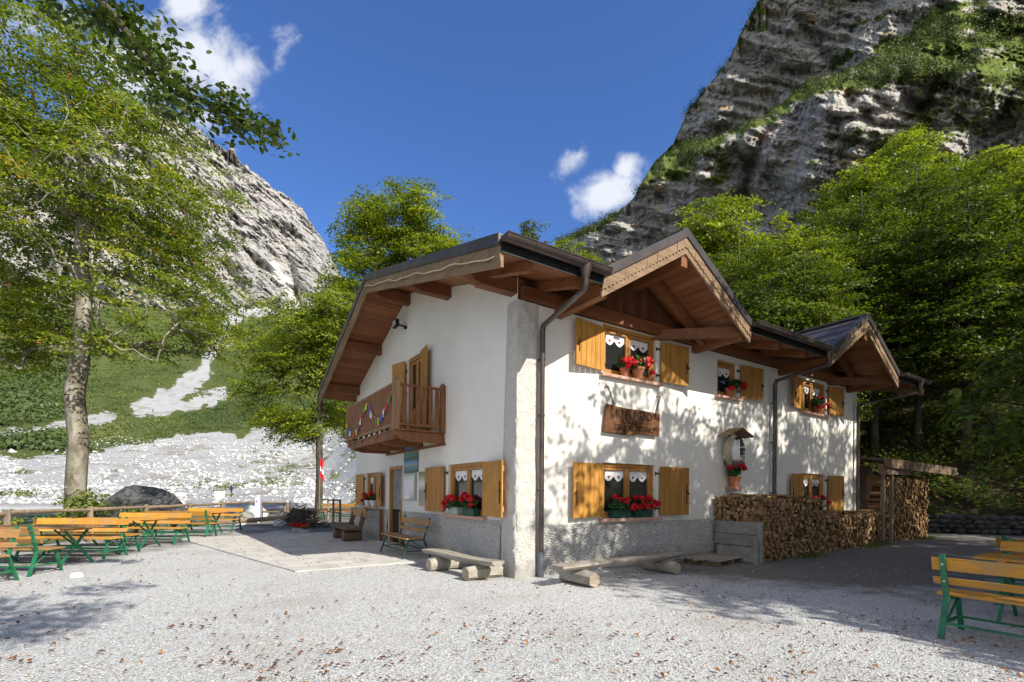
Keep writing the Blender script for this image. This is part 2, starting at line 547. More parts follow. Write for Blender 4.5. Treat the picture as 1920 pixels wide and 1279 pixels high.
def rock_mats():
    # distant sunlit limestone
    k = NB('mountain_limestone')
    g = k.geo()
    sp = k.N.new('ShaderNodeSeparateXYZ')
    k.L.new(g.outputs['Normal'], sp.inputs[0])
    v = k.vec((.01, .01, .01))
    n1 = k.noise(k.vec((.006, .006, .016), rot=(0, rad(32), 0)), 1.6, 9, .7, .6)
    n2 = k.noise(k.vec((.02, .02, .008)), 3.2, 8, .7, .4)
    col = k.ramp(n1, [(.25, (.25, .245, .235)), (.42, (.335, .325, .31)), (.55, (.40, .385, .365)), (.75, (.50, .48, .45))])
    col = k.mix(k.step(n2, .5, .64), col, k.mix(1.0, col, (.72, .72, .75), 'MULTIPLY'))
    n3 = k.noise(v, 6, 6, .7)
    grn = k.math('MULTIPLY', k.step(n3, .54, .60), k.step(sp.outputs['Z'], .42, .62))
    at = k.N.new('ShaderNodeAttribute')
    at.attribute_name = 'low'
    grn = k.math('MULTIPLY', grn, at.outputs['Fac'])
    col = k.mix(grn, col, (.085, .11, .035))
    at2 = k.N.new('ShaderNodeAttribute')
    at2.attribute_name = 'scree'
    col = k.mix(k.step(k.math('ADD', at2.outputs['Fac'], k.math('MULTIPLY', k.math('SUBTRACT', n3, .5), .9)), .45, .55), col, (.62, .60, .57))
    h = k.math('ADD', n1, k.math('MULTIPLY', n2, .7))
    k.bump(h, .7, 4)
    k.fin(col, .95, 0, .05)
    # near dark cliff
    k = NB('cliff_rock')
    g = k.geo()
    sp = k.N.new('ShaderNodeSeparateXYZ')
    k.L.new(g.outputs['Normal'], sp.inputs[0])
    strata = k.noise(k.vec((.008, .008, .14), rot=(rad(6), rad(5), 0)), 2.0, 10, .7, .35)
    streak = k.noise(k.vec((.11, .11, .012)), 2.0, 8, .66, .3)
    big = k.noise(k.vec((.02, .02, .02)), 1.5, 8, .65, .3)
    col = k.ramp(big, [(.3, (.27, .262, .25)), (.45, (.37, .355, .33)), (.6, (.48, .455, .415)), (.75, (.58, .545, .49))])
    col = k.mix(k.step(streak, .47, .62), col, k.mix(1.0, col, (.5, .51, .54), 'MULTIPLY'))
    col = k.mix(k.step(strata, .58, .66), col, (.56, .54, .50))
    col = k.mix(k.math('MULTIPLY', k.step(strata, .44, .38), .6), col, k.mix(1.0, col, (.42, .42, .43), 'MULTIPLY'))
    col = k.mix(k.step(k.noise(k.vec((.03, .03, .05)), 1.3, 5), .60, .68), col, (.40, .29, .18))
    n3 = k.noise(k.vec((.1, .1, .1)), 1.6, 8, .72)
    atg = k.N.new('ShaderNodeAttribute')
    atg.attribute_name = 'green'
    gv = k.math('ADD', atg.outputs['Fac'], k.math('MULTIPLY', k.math('SUBTRACT', n3, .5), 2.6))
    gcol = k.ramp(k.noise(k.vec((.1, .1, .1)), 3.6, 7, .72), [(.3, (.05, .078, .02)), (.5, (.11, .15, .032)), (.66, (.20, .23, .05)), (.8, (.32, .31, .11))])
    col = k.mix(k.step(gv, .46, .56), col, gcol)
    h = k.math('ADD', k.math('ADD', strata, k.math('MULTIPLY', n3, .6)), k.math('MULTIPLY', streak, .5))
    k.bump(h, .9, 1.6)
    k.fin(col, .95, 0, .1)
    # boulders
    k = NB('boulder_rock')
    n = k.noise(k.vec(), 1.6, 8, .65)
    col = k.ramp(n, [(.3, (.14, .14, .135)), (.6, (.28, .275, .26)), (.75, (.4, .39, .36))])
    k.bump(n, .8, .1)
    k.fin(col, .9, 0, .15)
    k = NB('dark_boulder')  # darker copy of the boulder rock, with its shade put into the colour
    n = k.noise(k.vec(), 1.6, 8, .65)
    k.bump(n, .8, .1)
    k.fin(k.ramp(n, [(.3, (.05, .05, .052)), (.6, (.11, .11, .11)), (.75, (.2, .2, .19))]), .9, 0, .15)
    k = NB('white_stone')
    n = k.noise(k.vec(), 1.1, 7, .65)
    col = k.ramp(n, [(.3, (.40, .405, .405)), (.65, (.62, .63, .635))])
    k.bump(n, .6, .06)
    k.fin(col, .92, 0, .1)
    k = NB('pebble')
    g = k.geo()
    k.fin(k.ramp(g.outputs['Random Per Island'], [(0, (.28, .25, .21)), (.6, (.48, .45, .40)), (1, (.66, .63, .57))]), .9, 0, .1)
    k = NB('dry_stone')
    v = k.vec((1, 1, 2.2))
    e = k.voro(v, 2.6, 'DISTANCE_TO_EDGE', 'Distance')
    c = k.voro(v, 2.6, 'F1', 'Color')
    sc = k.N.new('ShaderNodeSeparateColor')
    k.L.new(c, sc.inputs[0])
    col = k.ramp(sc.outputs[0], [(0, (.12, .115, .10)), (1, (.32, .31, .28))])
    col = k.mix(k.step(e, .05, .01), col, (.02, .02, .018))
    k.bump(k.step(e, 0, .12), 1.0, .08)
    k.fin(col, .9, 0, .1)


rock_mats()


def ground_mat():
    k = NB('terrain_ground')
    at = k.N.new('ShaderNodeAttribute')
    at.attribute_name = 'zone'
    sc = k.N.new('ShaderNodeSeparateColor')
    k.L.new(at.outputs['Color'], sc.inputs[0])
    v = k.vec()
    # yard gravel
    big = k.noise(v, .55, 6, .6)
    mid = k.noise(v, 9, 6, .7)
    vo = k.N.new('ShaderNodeTexVoronoi')
    vo.inputs['Scale'].default_value = 62
    k.L.new(v, vo.inputs['Vector'])
    vs = k.N.new('ShaderNodeSeparateColor')
    k.L.new(vo.outputs['Color'], vs.inputs[0])
    fine = k.noise(v, 120, 4, .7)
    grav = k.ramp(vs.outputs[0], [(0, (.32, .325, .325)), (.3, (.54, .555, .56)), (.7, (.68, .70, .71)), (1, (.84, .86, .87))])
    grav = k.mix(k.step(fine, .35, .6), k.mix(1.0, grav, (.66, .65, .64), 'MULTIPLY'), grav)
    grav = k.mix(k.math('MULTIPLY', k.step(mid, .5, .7), .35), grav, (.40, .36, .30))
    grav = k.mix(k.math('MULTIPLY', k.step(big, .48, .66), .45), grav, (.40, .375, .34))
    dirt_shade = k.N.new('ShaderNodeAttribute')  # brown litter soil, which also puts the trees' shade into the gravel colour
    dirt_shade.attribute_name = 'dirt_shade'
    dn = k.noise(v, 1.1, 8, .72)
    df = k.step(k.math('ADD', dirt_shade.outputs['Fac'], k.math('MULTIPLY', k.math('SUBTRACT', dn, .5), 1.8)), .15, .8)
    soil_shade = k.mix(k.step(fine, .45, .6), (.085, .075, .062), (.24, .225, .205))
    grav = k.mix(k.math('MULTIPLY', df, .85), grav, soil_shade)
    # white riverbed
    r1 = k.noise(v, 1.3, 8, .75)
    r2 = k.voro(v, 1.6, 'F1', 'Distance')
    riv = k.ramp(r1, [(.3, (.38, .385, .39)), (.5, (.56, .57, .58)), (.7, (.70, .715, .73))])
    riv = k.mix(k.step(k.noise(v, 4.5, 6, .8), .55, .62), riv, (.36, .34, .32))
    riv = k.mix(k.math('MULTIPLY', k.step(k.noise(v, .10, 8, .75), .50, .62), .8), riv, (.36, .335, .29))
    # scrub green
    s1 = k.noise(v, .12, 9, .75)
    s2 = k.noise(v, .7, 7, .75)
    scr = k.ramp(s2, [(.3, (.065, .09, .03)), (.5, (.115, .15, .042)), (.7, (.18, .20, .07))])
    scr = k.mix(k.step(s1, .55, .68), scr, (.15, .155, .065))
    # forest floor
    f2 = k.noise(v, 2.2, 7, .7)
    flo = k.ramp(f2, [(.3, (.035, .03, .018)), (.5, (.08, .06, .035)), (.62, (.06, .10, .02)), (.8, (.11, .15, .035))])
    edge = k.math('MULTIPLY', k.math('SUBTRACT', r1, .5), .9)
    n_g = k.math('MULTIPLY', k.math('SUBTRACT', k.noise(v, .22, 8, .75), .5), 1.5)
    col = grav
    col = k.mix(k.step(k.math('ADD', sc.outputs[0], edge), .42, .58), col, riv)
    col = k.mix(k.step(k.math('ADD', sc.outputs[1], n_g), .44, .56), col, scr)
    col = k.mix(k.step(k.math('ADD', sc.outputs[2], edge), .4, .6), col, flo)
    near = k.math('SUBTRACT', 1.0, k.math('MAXIMUM', k.math('MAXIMUM', sc.outputs[0], sc.outputs[1]), sc.outputs[2]))
    b1 = k.N.new('ShaderNodeBump')
    b1.inputs['Distance'].default_value = .016
    k.L.new(k.math('MULTIPLY', near, .7), b1.inputs['Strength'])
    k.L.new(k.math('ADD', k.math('ADD', vo.outputs['Distance'], fine), k.math('MULTIPLY', mid, 1.2)), b1.inputs['Height'])
    b2 = k.N.new('ShaderNodeBump')
    b2.inputs['Distance'].default_value = .9
    k.L.new(k.math('MULTIPLY', k.math('SUBTRACT', 1.0, near), .8), b2.inputs['Strength'])
    k.L.new(k.math('ADD', k.math('ADD', r1, r2), k.math('MULTIPLY', s2, 2.0)), b2.inputs['Height'])
    k.L.new(b1.outputs[0], b2.inputs['Normal'])
    k.L.new(b2.outputs[0], k.b.inputs['Normal'])
    k.fin(col, .93, 0, .12)


ground_mat()


def poster_mats():
    k = NB('poster_lake')
    sp = k.N.new('ShaderNodeSeparateXYZ')
    k.L.new(k.tc.outputs['Generated'], sp.inputs[0])
    n = k.noise(k.vec(), 5, 6, .65)
    z = k.math('ADD', sp.outputs['Z'], k.math('MULTIPLY', k.math('SUBTRACT', n, .5), .5))
    col = k.ramp(z, [(.1, (.03, .08, .05)), (.35, (.05, .22, .30)), (.5, (.09, .20, .12)), (.62, (.30, .36, .42)), (.8, (.10, .30, .55)), (1, (.07, .2, .5))])
    k.fin(col, .3, 0, .5)
    k = NB('poster_valley')
    sp = k.N.new('ShaderNodeSeparateXYZ')
    k.L.new(k.tc.outputs['Generated'], sp.inputs[0])
    n = k.noise(k.vec(), 3, 6, .65)
    z = k.math('ADD', sp.outputs['Z'], k.math('MULTIPLY', k.math('SUBTRACT', n, .5), .6))
    col = k.ramp(z, [(.1, (.38, .37, .30)), (.4, (.30, .31, .27)), (.6, (.60, .60, .56)), (.78, (.35, .38, .28)), (.9, (.15, .22, .09))])
    k.fin(col, .12, 0, .8)
    k = NB('plaque_wood')
    v = k.vec((.25, 1, 1))
    n = k.noise(v, 7, 7, .7, 1.2)
    col = k.ramp(n, [(.3, (.05, .018, .007)), (.5, (.12, .045, .014)), (.66, (.22, .095, .022)), (.82, (.36, .20, .04))])
    k.bump(n, .5, .02)
    k.fin(col, .55, 0, .4)


poster_mats()


# ------------------------------------------------------------------ mesh helpers
class MB:
    def __init__(self):
        self.v = []
        self.f = []
        self.mi = []

    def add(self, vs, fs, mi=0):
        o = len(self.v)
        self.v += [tuple(p) for p in vs]
        self.f += [tuple(i + o for i in f) for f in fs]
        self.mi += [mi] * len(fs)

    def box(self, x0, x1, y0, y1, z0, z1, mi=0, M=None):
        vs = [Vector(p) for p in ((x0, y0, z0), (x1, y0, z0), (x1, y1, z0), (x0, y1, z0), (x0, y0, z1), (x1, y0, z1), (x1, y1, z1), (x0, y1, z1))]
        if M is not None:
            vs = [M @ p for p in vs]
        self.add(vs, [(0, 3, 2, 1), (4, 5, 6, 7), (0, 1, 5, 4), (1, 2, 6, 5), (2, 3, 7, 6), (3, 0, 4, 7)], mi)

    def beam(self, a, b, w, h, mi=0, up=(0, 0, 1)):
        """box from point a to b, w wide, h high"""
        a, b = Vector(a), Vector(b)
        d = (b - a).normalized()
        s = d.cross(Vector(up))
        if s.length < 1e-4:
            s = Vector((1, 0, 0))
        s.normalize()
        t = s.cross(d).normalized()
        vs = []
        for p in (a, b):
            for i, j in ((-1, -1), (1, -1), (1, 1), (-1, 1)):
                vs.append(p + s * (w / 2 * i) + t * (h / 2 * j))
        self.add(vs, [(3, 2, 1, 0), (4, 5, 6, 7), (0, 1, 5, 4), (1, 2, 6, 5), (2, 3, 7, 6), (3, 0, 4, 7)], mi)

    def tube(self, path, r, n=8, mi=0, cap=True, capmi=None, wob=0.0, seed=0):
        rnd = random.Random(seed)
        path = [Vector(p) for p in path]
        rs = r if isinstance(r, (list, tuple)) else [r] * len(path)
        o = len(self.v)
        prev = None
        wb = [1 + rnd.uniform(-wob, wob) for _ in range(n)]
        for i, p in enumerate(path):
            if i == 0:
                d = path[1] - path[0]
            elif i == len(path) - 1:
                d = path[-1] - path[-2]
            else:
                d = (path[i + 1] - path[i]).normalized() + (path[i] - path[i - 1]).normalized()
            d.normalize()
            if prev is None:
                s = d.cross(Vector((0, 0, 1)))
                if s.length < .1:
                    s = d.cross(Vector((0, 1, 0)))
            else:
                s = prev - d * prev.dot(d)
            s.normalize()
            prev = s
            t = d.cross(s)
            for k in range(n):
                a = 2 * math.pi * k / n
                self.v.append(tuple(p + (s * math.cos(a) + t * math.sin(a)) * rs[i] * wb[k] * (1 + (rnd.uniform(-wob, wob) * .4 if wob else 0))))
        for i in range(len(path) - 1):
            for k in range(n):
                k2 = (k + 1) % n
                self.f.append((o + i * n + k, o + i * n + k2, o + (i + 1) * n + k2, o + (i + 1) * n + k))
                self.mi.append(mi)
        if cap:
            c = mi if capmi is None else capmi
            self.f.append(tuple(o + k for k in range(n - 1, -1, -1)))
            self.f.append(tuple(o + (len(path) - 1) * n + k for k in range(n)))
            self.mi += [c, c]

    def poly(self, pts, n, th, mi=0):
        """extrude a planar polygon by vector n*th"""
        pts = [Vector(p) for p in pts]
        off = Vector(n) * th
        k = len(pts)
        tr = tessellate_polygon([pts])
        vs = pts + [p + off for p in pts]
        fs = [tuple(t) for t in tr] + [tuple(i + k for i in reversed(t)) for t in tr]
        fs += [(i, (i + 1) % k, (i + 1) % k + k, i + k) for i in range(k)]
        self.add(vs, fs, mi)

    def lathe(self, prof, n=16, mi=0, c=(0, 0, 0)):
        o = len(self.v)
        for r, z in prof:
            for k in range(n):
                a = 2 * math.pi * k / n
                self.v.append((c[0] + r * math.cos(a), c[1] + r * math.sin(a), c[2] + z))
        for i in range(len(prof) - 1):
            for k in range(n):
                k2 = (k + 1) % n
                self.f.append((o + i * n + k, o + i * n + k2, o + (i + 1) * n + k2, o + (i + 1) * n + k))
                self.mi.append(mi)

    def build(self, name, mats, parent=None, smooth=False, bevel=0.0, recalc=True, loc=None):
        me = bpy.data.meshes.new(name)
        me.from_pydata(self.v, [], self.f)
        if not isinstance(mats, (list, tuple)):
            mats = [mats]
        for m in mats:
            me.materials.append(MATS[m])
        me.polygons.foreach_set('material_index', self.mi)
        if recalc:
            bm = bmesh.new()
            bm.from_mesh(me)
            bmesh.ops.recalc_face_normals(bm, faces=bm.faces)
            bm.to_mesh(me)
            bm.free()
        if smooth:
            me.polygons.foreach_set('use_smooth', [True] * len(me.polygons))
            if smooth == 'auto':
                try:
                    me.set_sharp_from_angle(angle=rad(40))
                except Exception:
                    pass
        me.update()
        o = bpy.data.objects.new(name, me)
        COL.objects.link(o)
        if parent is not None:
            o.parent = parent
        if loc is not None:
            o.location = loc
        if bevel:
            b = o.modifiers.new('bevel', 'BEVEL')
            b.width = bevel
            b.segments = 2
            b.limit_method = 'ANGLE'
        return o


def tag(o, label=None, cat=None, group=None, kind=None):
    if label:
        o['label'] = label
    if cat:
        o['category'] = cat
    if group:
        o['group'] = group
    if kind:
        o['kind'] = kind
    return o


def empty(name, loc=(0, 0, 0), rz=0.0, label=None, cat=None, group=None):
    o = bpy.data.objects.new(name, None)
    o.empty_display_size = .3
    COL.objects.link(o)
    o.location = loc
    o.rotation_euler = (0, 0, rz)
    return tag(o, label, cat, group)


def copy_tree(o, parent=None):
    c = o.copy()
    COL.objects.link(c)
    if parent is not None:
        c.parent = parent
    for ch in list(o.children):
        copy_tree(ch, c)
    return c


def quads_obj(name, verts, quads, mat, parent=None, tint=None, smooth=False, kind=None):
    """fast numpy mesh; verts (n,3), quads (m,k)"""
    me = bpy.data.meshes.new(name)
    n, (m, k) = len(verts), quads.shape
    me.vertices.add(n)
    me.vertices.foreach_set('co', np.ascontiguousarray(verts, dtype=np.float32).ravel())
    me.loops.add(m * k)
    me.polygons.add(m)
    me.loops.foreach_set('vertex_index', np.ascontiguousarray(quads, dtype=np.int32).ravel())
    me.polygons.foreach_set('loop_start', np.arange(0, m * k, k, dtype=np.int32))
    me.polygons.foreach_set('loop_total', np.full(m, k, dtype=np.int32))
    if smooth:
        me.polygons.foreach_set('use_smooth', np.ones(m, dtype=bool))
    me.materials.append(MATS[mat])
    me.update(calc_edges=True)
    if tint is not None:
        a = me.attributes.new('tint', 'FLOAT', 'FACE')
        a.data.foreach_set('value', tint.astype(np.float32))
    o = bpy.data.objects.new(name, me)
    COL.objects.link(o)
    if parent is not None:
        o.parent = parent
    if kind:
        o['kind'] = kind
    return o


def leaf_cards(P, N, size, rng, aspect=.62, fold=.12):
    """one folded, pointed leaf (2 quads sharing a rib) per point; returns verts, quads"""
    n = len(P)
    N = N / np.linalg.norm(N, axis=1, keepdims=True)
    a = rng.normal(size=(n, 3))
    T = a - (a * N).sum(1, keepdims=True) * N
    T /= np.linalg.norm(T, axis=1, keepdims=True)
    B = np.cross(N, T)
    s = (size * rng.uniform(.65, 1.25, n))[:, None]
    v = np.empty((n, 4, 3))
    v[:, 0] = P - T * s * .5
    v[:, 1] = P + B * s * aspect * .5 + T * s * .04 + N * s * fold
    v[:, 2] = P + T * s * .5
    v[:, 3] = P - B * s * aspect * .5 + T * s * .04 + N * s * fold
    q = np.arange(n * 4).reshape(n, 4)
    return v.reshape(-1, 3), q


# ------------------------------------------------------------------ terrain
def proj_xy(X, Y, Z):
    Ys = np.maximum(Y, .01)
    c, s = math.cos(ROLL), math.sin(ROLL)
    x, y = X / Ys, (Z - CAMZ) / Ys
    return 960 + F * (x * c + y * s), HOR - F * (-x * s + y * c)


HILL_O = (15.0, 20.5)
HC0 = (.08, 8.56)


def hill_dist(X, Y):
    return (X - HILL_O[0]) * .42 + (Y - HILL_O[1]) * .907


def terrain_z(X, Y):
    X = np.asarray(X, float)
    Y = np.asarray(Y, float)
    ky = [-50, 32, 45, 60, 79, 100, 150, 180, 400, 880, 1300, 3000]
    kz = [0, 0, .2, .53, .9, 3.0, 12.5, 21, 98, 335, 400, 700]
    zl = np.interp(Y, ky, kz)
    zl = zl + np.where(Y > 60, fbm(X * .012, Y * .012, 1, 5) * np.clip((Y - 60) * .03, 0, 14), 0)
    zl = zl + np.where(Y > 36, fbm(X * .15, Y * .15, 4, 4) * np.clip((Y - 36) * .012, 0, .8), 0)
    d = hill_dist(X, Y)
    d2 = np.clip(d, 0, None)
    zr = .62 * np.clip(d2 - 1.0, 0, 90) + .3 * np.clip(d2 - 91, 0, 400)
    zr = zr + fbm(X * .12, Y * .12, 9, 4) * np.clip(d2 * .12, 0, 1.2)
    ratio = X / np.maximum(Y, 1.0)
    w = smooth(-.42, -.12, ratio)
    return zl * (1 - w) + zr * w


def seg_dist(px, py, pts):
    best = np.full(px.shape, 1e9)
    for (x0, y0), (x1, y1) in zip(pts[:-1], pts[1:]):
        dx, dy = x1 - x0, y1 - y0
        t = np.clip(((px - x0) * dx + (py - y0) * dy) / (dx * dx + dy * dy), 0, 1)
        best = np.minimum(best, np.hypot(px - x0 - t * dx, py - y0 - t * dy))
    return best


def scree_mask(px, py):
    m = np.zeros(px.shape)
    for pts, w in (([(-60, 818), (60, 808), (125, 795), (210, 783)], 6), ([(262, 768), (320, 745), (368, 715), (382, 700)], 11),
                   ([(300, 768), (372, 755), (420, 738)], 8), ([(382, 700), (402, 655), (425, 605), (440, 590)], 5),
                   ([(440, 590), (500, 575), (560, 565)], 9), ([(640, 520), (700, 560)], 6), ([(415, 650), (430, 620)], 4)):
        m = np.maximum(m, np.clip(1.25 - seg_dist(px, py, pts) / (2 * w), 0, 1))
    return m


def build_terrain():
    az = np.concatenate([np.arange(-180, -58, 4.0), np.arange(-58, 58, .22), np.arange(58, 180.1, 4.0)])
    rr = np.concatenate([[.25, 1.0, 2.0], np.geomspace(3.0, 1500, 330)])
    A, R = np.meshgrid(np.radians(az), rr)
    X, Y = R * np.sin(A), R * np.cos(A)
    Z = terrain_z(X, Y)
    yard = smooth(34, 28, np.hypot(X, Y))
    Z = Z + (fbm(X * .8, Y * .8, 2, 4) * .018) * yard
    nr, nc = X.shape
    V = np.stack([X, Y, Z], -1).reshape(-1, 3)
    i = np.arange(nr * nc).reshape(nr, nc)
    Q = np.stack([i[:-1, :-1], i[:-1, 1:], i[1:, 1:], i[1:, :-1]], -1).reshape(-1, 4)[:, ::-1]
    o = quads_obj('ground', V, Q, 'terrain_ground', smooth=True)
    px, py = proj_xy(X, Y, Z)
    front = Y > 5
    ratio = X / np.maximum(Y, 1.0)
    left = 1 - smooth(-.42, -.12, ratio)
    bound = np.interp(px, [-400, 0, 160, 250, 330, 430, 520, 600, 700], [880, 868, 852, 836, 822, 812, 805, 800, 800])
    wob = fbm(px * .02, py * .05, 3, 5, .6) * 26
    green = smooth(2, -8, py - bound + wob) * left * front
    sm = scree_mask(px + fbm(px * .06, py * .09, 8, 5, .6) * 20, py + fbm(px * .06, py * .09, 12, 5, .6) * 14)
    sm = np.clip(sm - .45 * smooth(.05, .5, fbm(px * .08, py * .2, 17, 5, .65)) * smooth(680, 720, py), 0, 1)
    green = np.maximum(green, .5 * smooth(.18, .36, fbm(px * .025, py * .09, 33, 5, .6)) * smooth(18, 45, bound + 62 - py) * left * front)
    green = green * (1 - sm)
    # sparse green tufts in the riverbed on the right
    green = np.maximum(green, .42 * smooth(480, 520, px) * smooth(905, 890, py) * smooth(840, 870, py) * left * front)
    scree = left * front * smooth(36, 42, Y)
    scree = np.maximum(scree, left * front * smooth(-13.2, -15, X) * smooth(26, 20, Y) * .2)
    # strip of grass and litter beyond the left fence
    lf = smooth(-12.4, -13.4, X) * smooth(36, 28, np.abs(Y)) * (X < 0)
    green = np.maximum(green, lf * .55)
    d = hill_dist(X, Y)
    forest = smooth(-.3, 1.2, d + fbm(X * .5, Y * .5, 5, 3) * .8) * (1 - left)
    col = np.stack([scree, green, forest, np.ones_like(scree)], -1).reshape(-1, 4).astype(np.float32)
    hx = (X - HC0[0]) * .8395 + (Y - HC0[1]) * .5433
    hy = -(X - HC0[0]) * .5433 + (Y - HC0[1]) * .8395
    dm = smooth(.8, 4.5, hx + hy * .35) * smooth(-8.0, -2.0, hy)  # litter zone, widened so its dark colour deepens the tree shade
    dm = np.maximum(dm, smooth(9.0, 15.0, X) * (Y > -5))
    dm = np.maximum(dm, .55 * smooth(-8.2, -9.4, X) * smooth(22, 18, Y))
    ad = o.data.attributes.new('dirt_shade', 'FLOAT', 'POINT')
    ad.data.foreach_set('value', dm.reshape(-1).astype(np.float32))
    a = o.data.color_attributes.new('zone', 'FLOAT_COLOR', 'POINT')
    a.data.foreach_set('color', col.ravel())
    tag(o, 'pale gravel yard running out to the white riverbed and green slopes', 'ground', kind='structure')
    return o


build_terrain()


def sheet(name, px, pyt, pyb, nv, depth, mat, attrs, label, cat):
    """rock face: columns at photo azimuths; rows run bottom to top; depth(u, v) in metres"""
    nu = len(px)
    v = np.linspace(0, 1, nv)
    U, Vv = np.meshgrid(np.arange(nu), v)
    PX = px[U]
    PY = pyb[U] * (1 - Vv) + pyt[U] * Vv
    D = depth(PX, Vv, PY)
    xc, yc = (PX - 960) / F, (HOR - PY) / F
    c, s = math.cos(ROLL), math.sin(ROLL)
    X = (xc * c - yc * s) * D
    Z = CAMZ + (xc * s + yc * c) * D
    P = np.stack([X, D, Z], -1).reshape(-1, 3)
    i = np.arange(nu * nv).reshape(nv, nu)
    Q = np.stack([i[:-1, :-1], i[:-1, 1:], i[1:, 1:], i[1:, :-1]], -1).reshape(-1, 4)
    # back side, so that the mountain is a closed solid seen from elsewhere
    top = np.stack([X[-1], D[-1], Z[-1]], -1)
    back1 = top * [1.12, 1.12, 1] - [0, 0, 60]
    back2 = top * [1.6, 1.6, 0] - [0, 0, 30]
    n0 = len(P)
    P = np.concatenate([P, back1, back2])
    t = i[-1]
    b1 = n0 + np.arange(nu)
    b2 = b1 + nu
    Q = np.concatenate([Q, np.stack([t[:-1], t[1:], b1[1:], b1[:-1]], -1), np.stack([b1[:-1], b1[1:], b2[1:], b2[:-1]], -1)])
    o = quads_obj(name, P, Q, mat, smooth=False)
    for nm, fn in attrs.items():
        vals = fn(PX, PY, Vv).reshape(-1)
        vals = np.concatenate([vals, np.zeros(2 * nu)])
        a = o.data.attributes.new(nm, 'FLOAT', 'POINT')
        a.data.foreach_set('value', vals.astype(np.float32))
    tag(o, label, cat, kind='structure')
    return o, (X, D, Z, PX, PY, Vv)


def build_mountain():
    px = np.arange(-420, 800, 1.8)
    top = np.interp(px, [-420, -200, 0, 120, 200, 280, 340, 395, 424, 431, 436, 445, 500, 560, 600, 618, 640, 700, 800],
                    [360, 330, 300, 250, 212, 193, 222, 262, 284, 283, 272, 298, 345, 388, 440, 475, 520, 585, 660])
    top = top - fbm(px * .06, px * 0, 2, 5, .6) * 9 - np.abs(fbm(px * .2, px * 0, 5, 3, .6)) * 6
    bot = np.interp(px, [-420, 0, 300, 440, 520, 600, 700, 800], [640, 620, 625, 610, 605, 600, 640, 700])

    def depth(PX, v, PY):
        base = 850 + 520 * v ** .9
        x = PX / 60.0
        y = PY / 60.0
        # diagonal ribs and gullies
        a = (x * .75 + y * .65)
        b = (-x * .65 + y * .75)
        r = fbm(a * .7, b * 2.2, 1, 8, .6, ridged=True) * 70
        r2 = fbm(x * 3.0 + y * .8, y * .8, 7, 6, .55, ridged=True) * 34
        st = fbm(x * 7, y * 5, 3, 5, .6, ridged=True) * 7
        edge = smooth(0, .08, v)
        gul = -np.clip(1 - np.abs(PX - 545 - (PY - 500) * .25) / 14, 0, 1) * 60 * smooth(430, 520, PY)
        return base - (r + r2 + st) * edge - gul
    attrs = {'low': lambda PX, PY, v: smooth(430, 520, PY) * .9 + .1,
             'scree': lambda PX, PY, v: np.maximum(np.clip(1.2 - seg_dist(PX, PY, [(516, 500), (535, 530), (560, 562), (600, 590)]) / 16, 0, 1),
                                                    np.clip(1.2 - seg_dist(PX, PY, [(440, 590), (520, 578), (600, 585)]) / 12, 0, 1))}
    sheet('mountain', px, top, bot, 340, depth, 'mountain_limestone', attrs, 'pale grey limestone mountain lit by the sun behind the left trees', 'mountain')


build_mountain()

CLIFF = {}


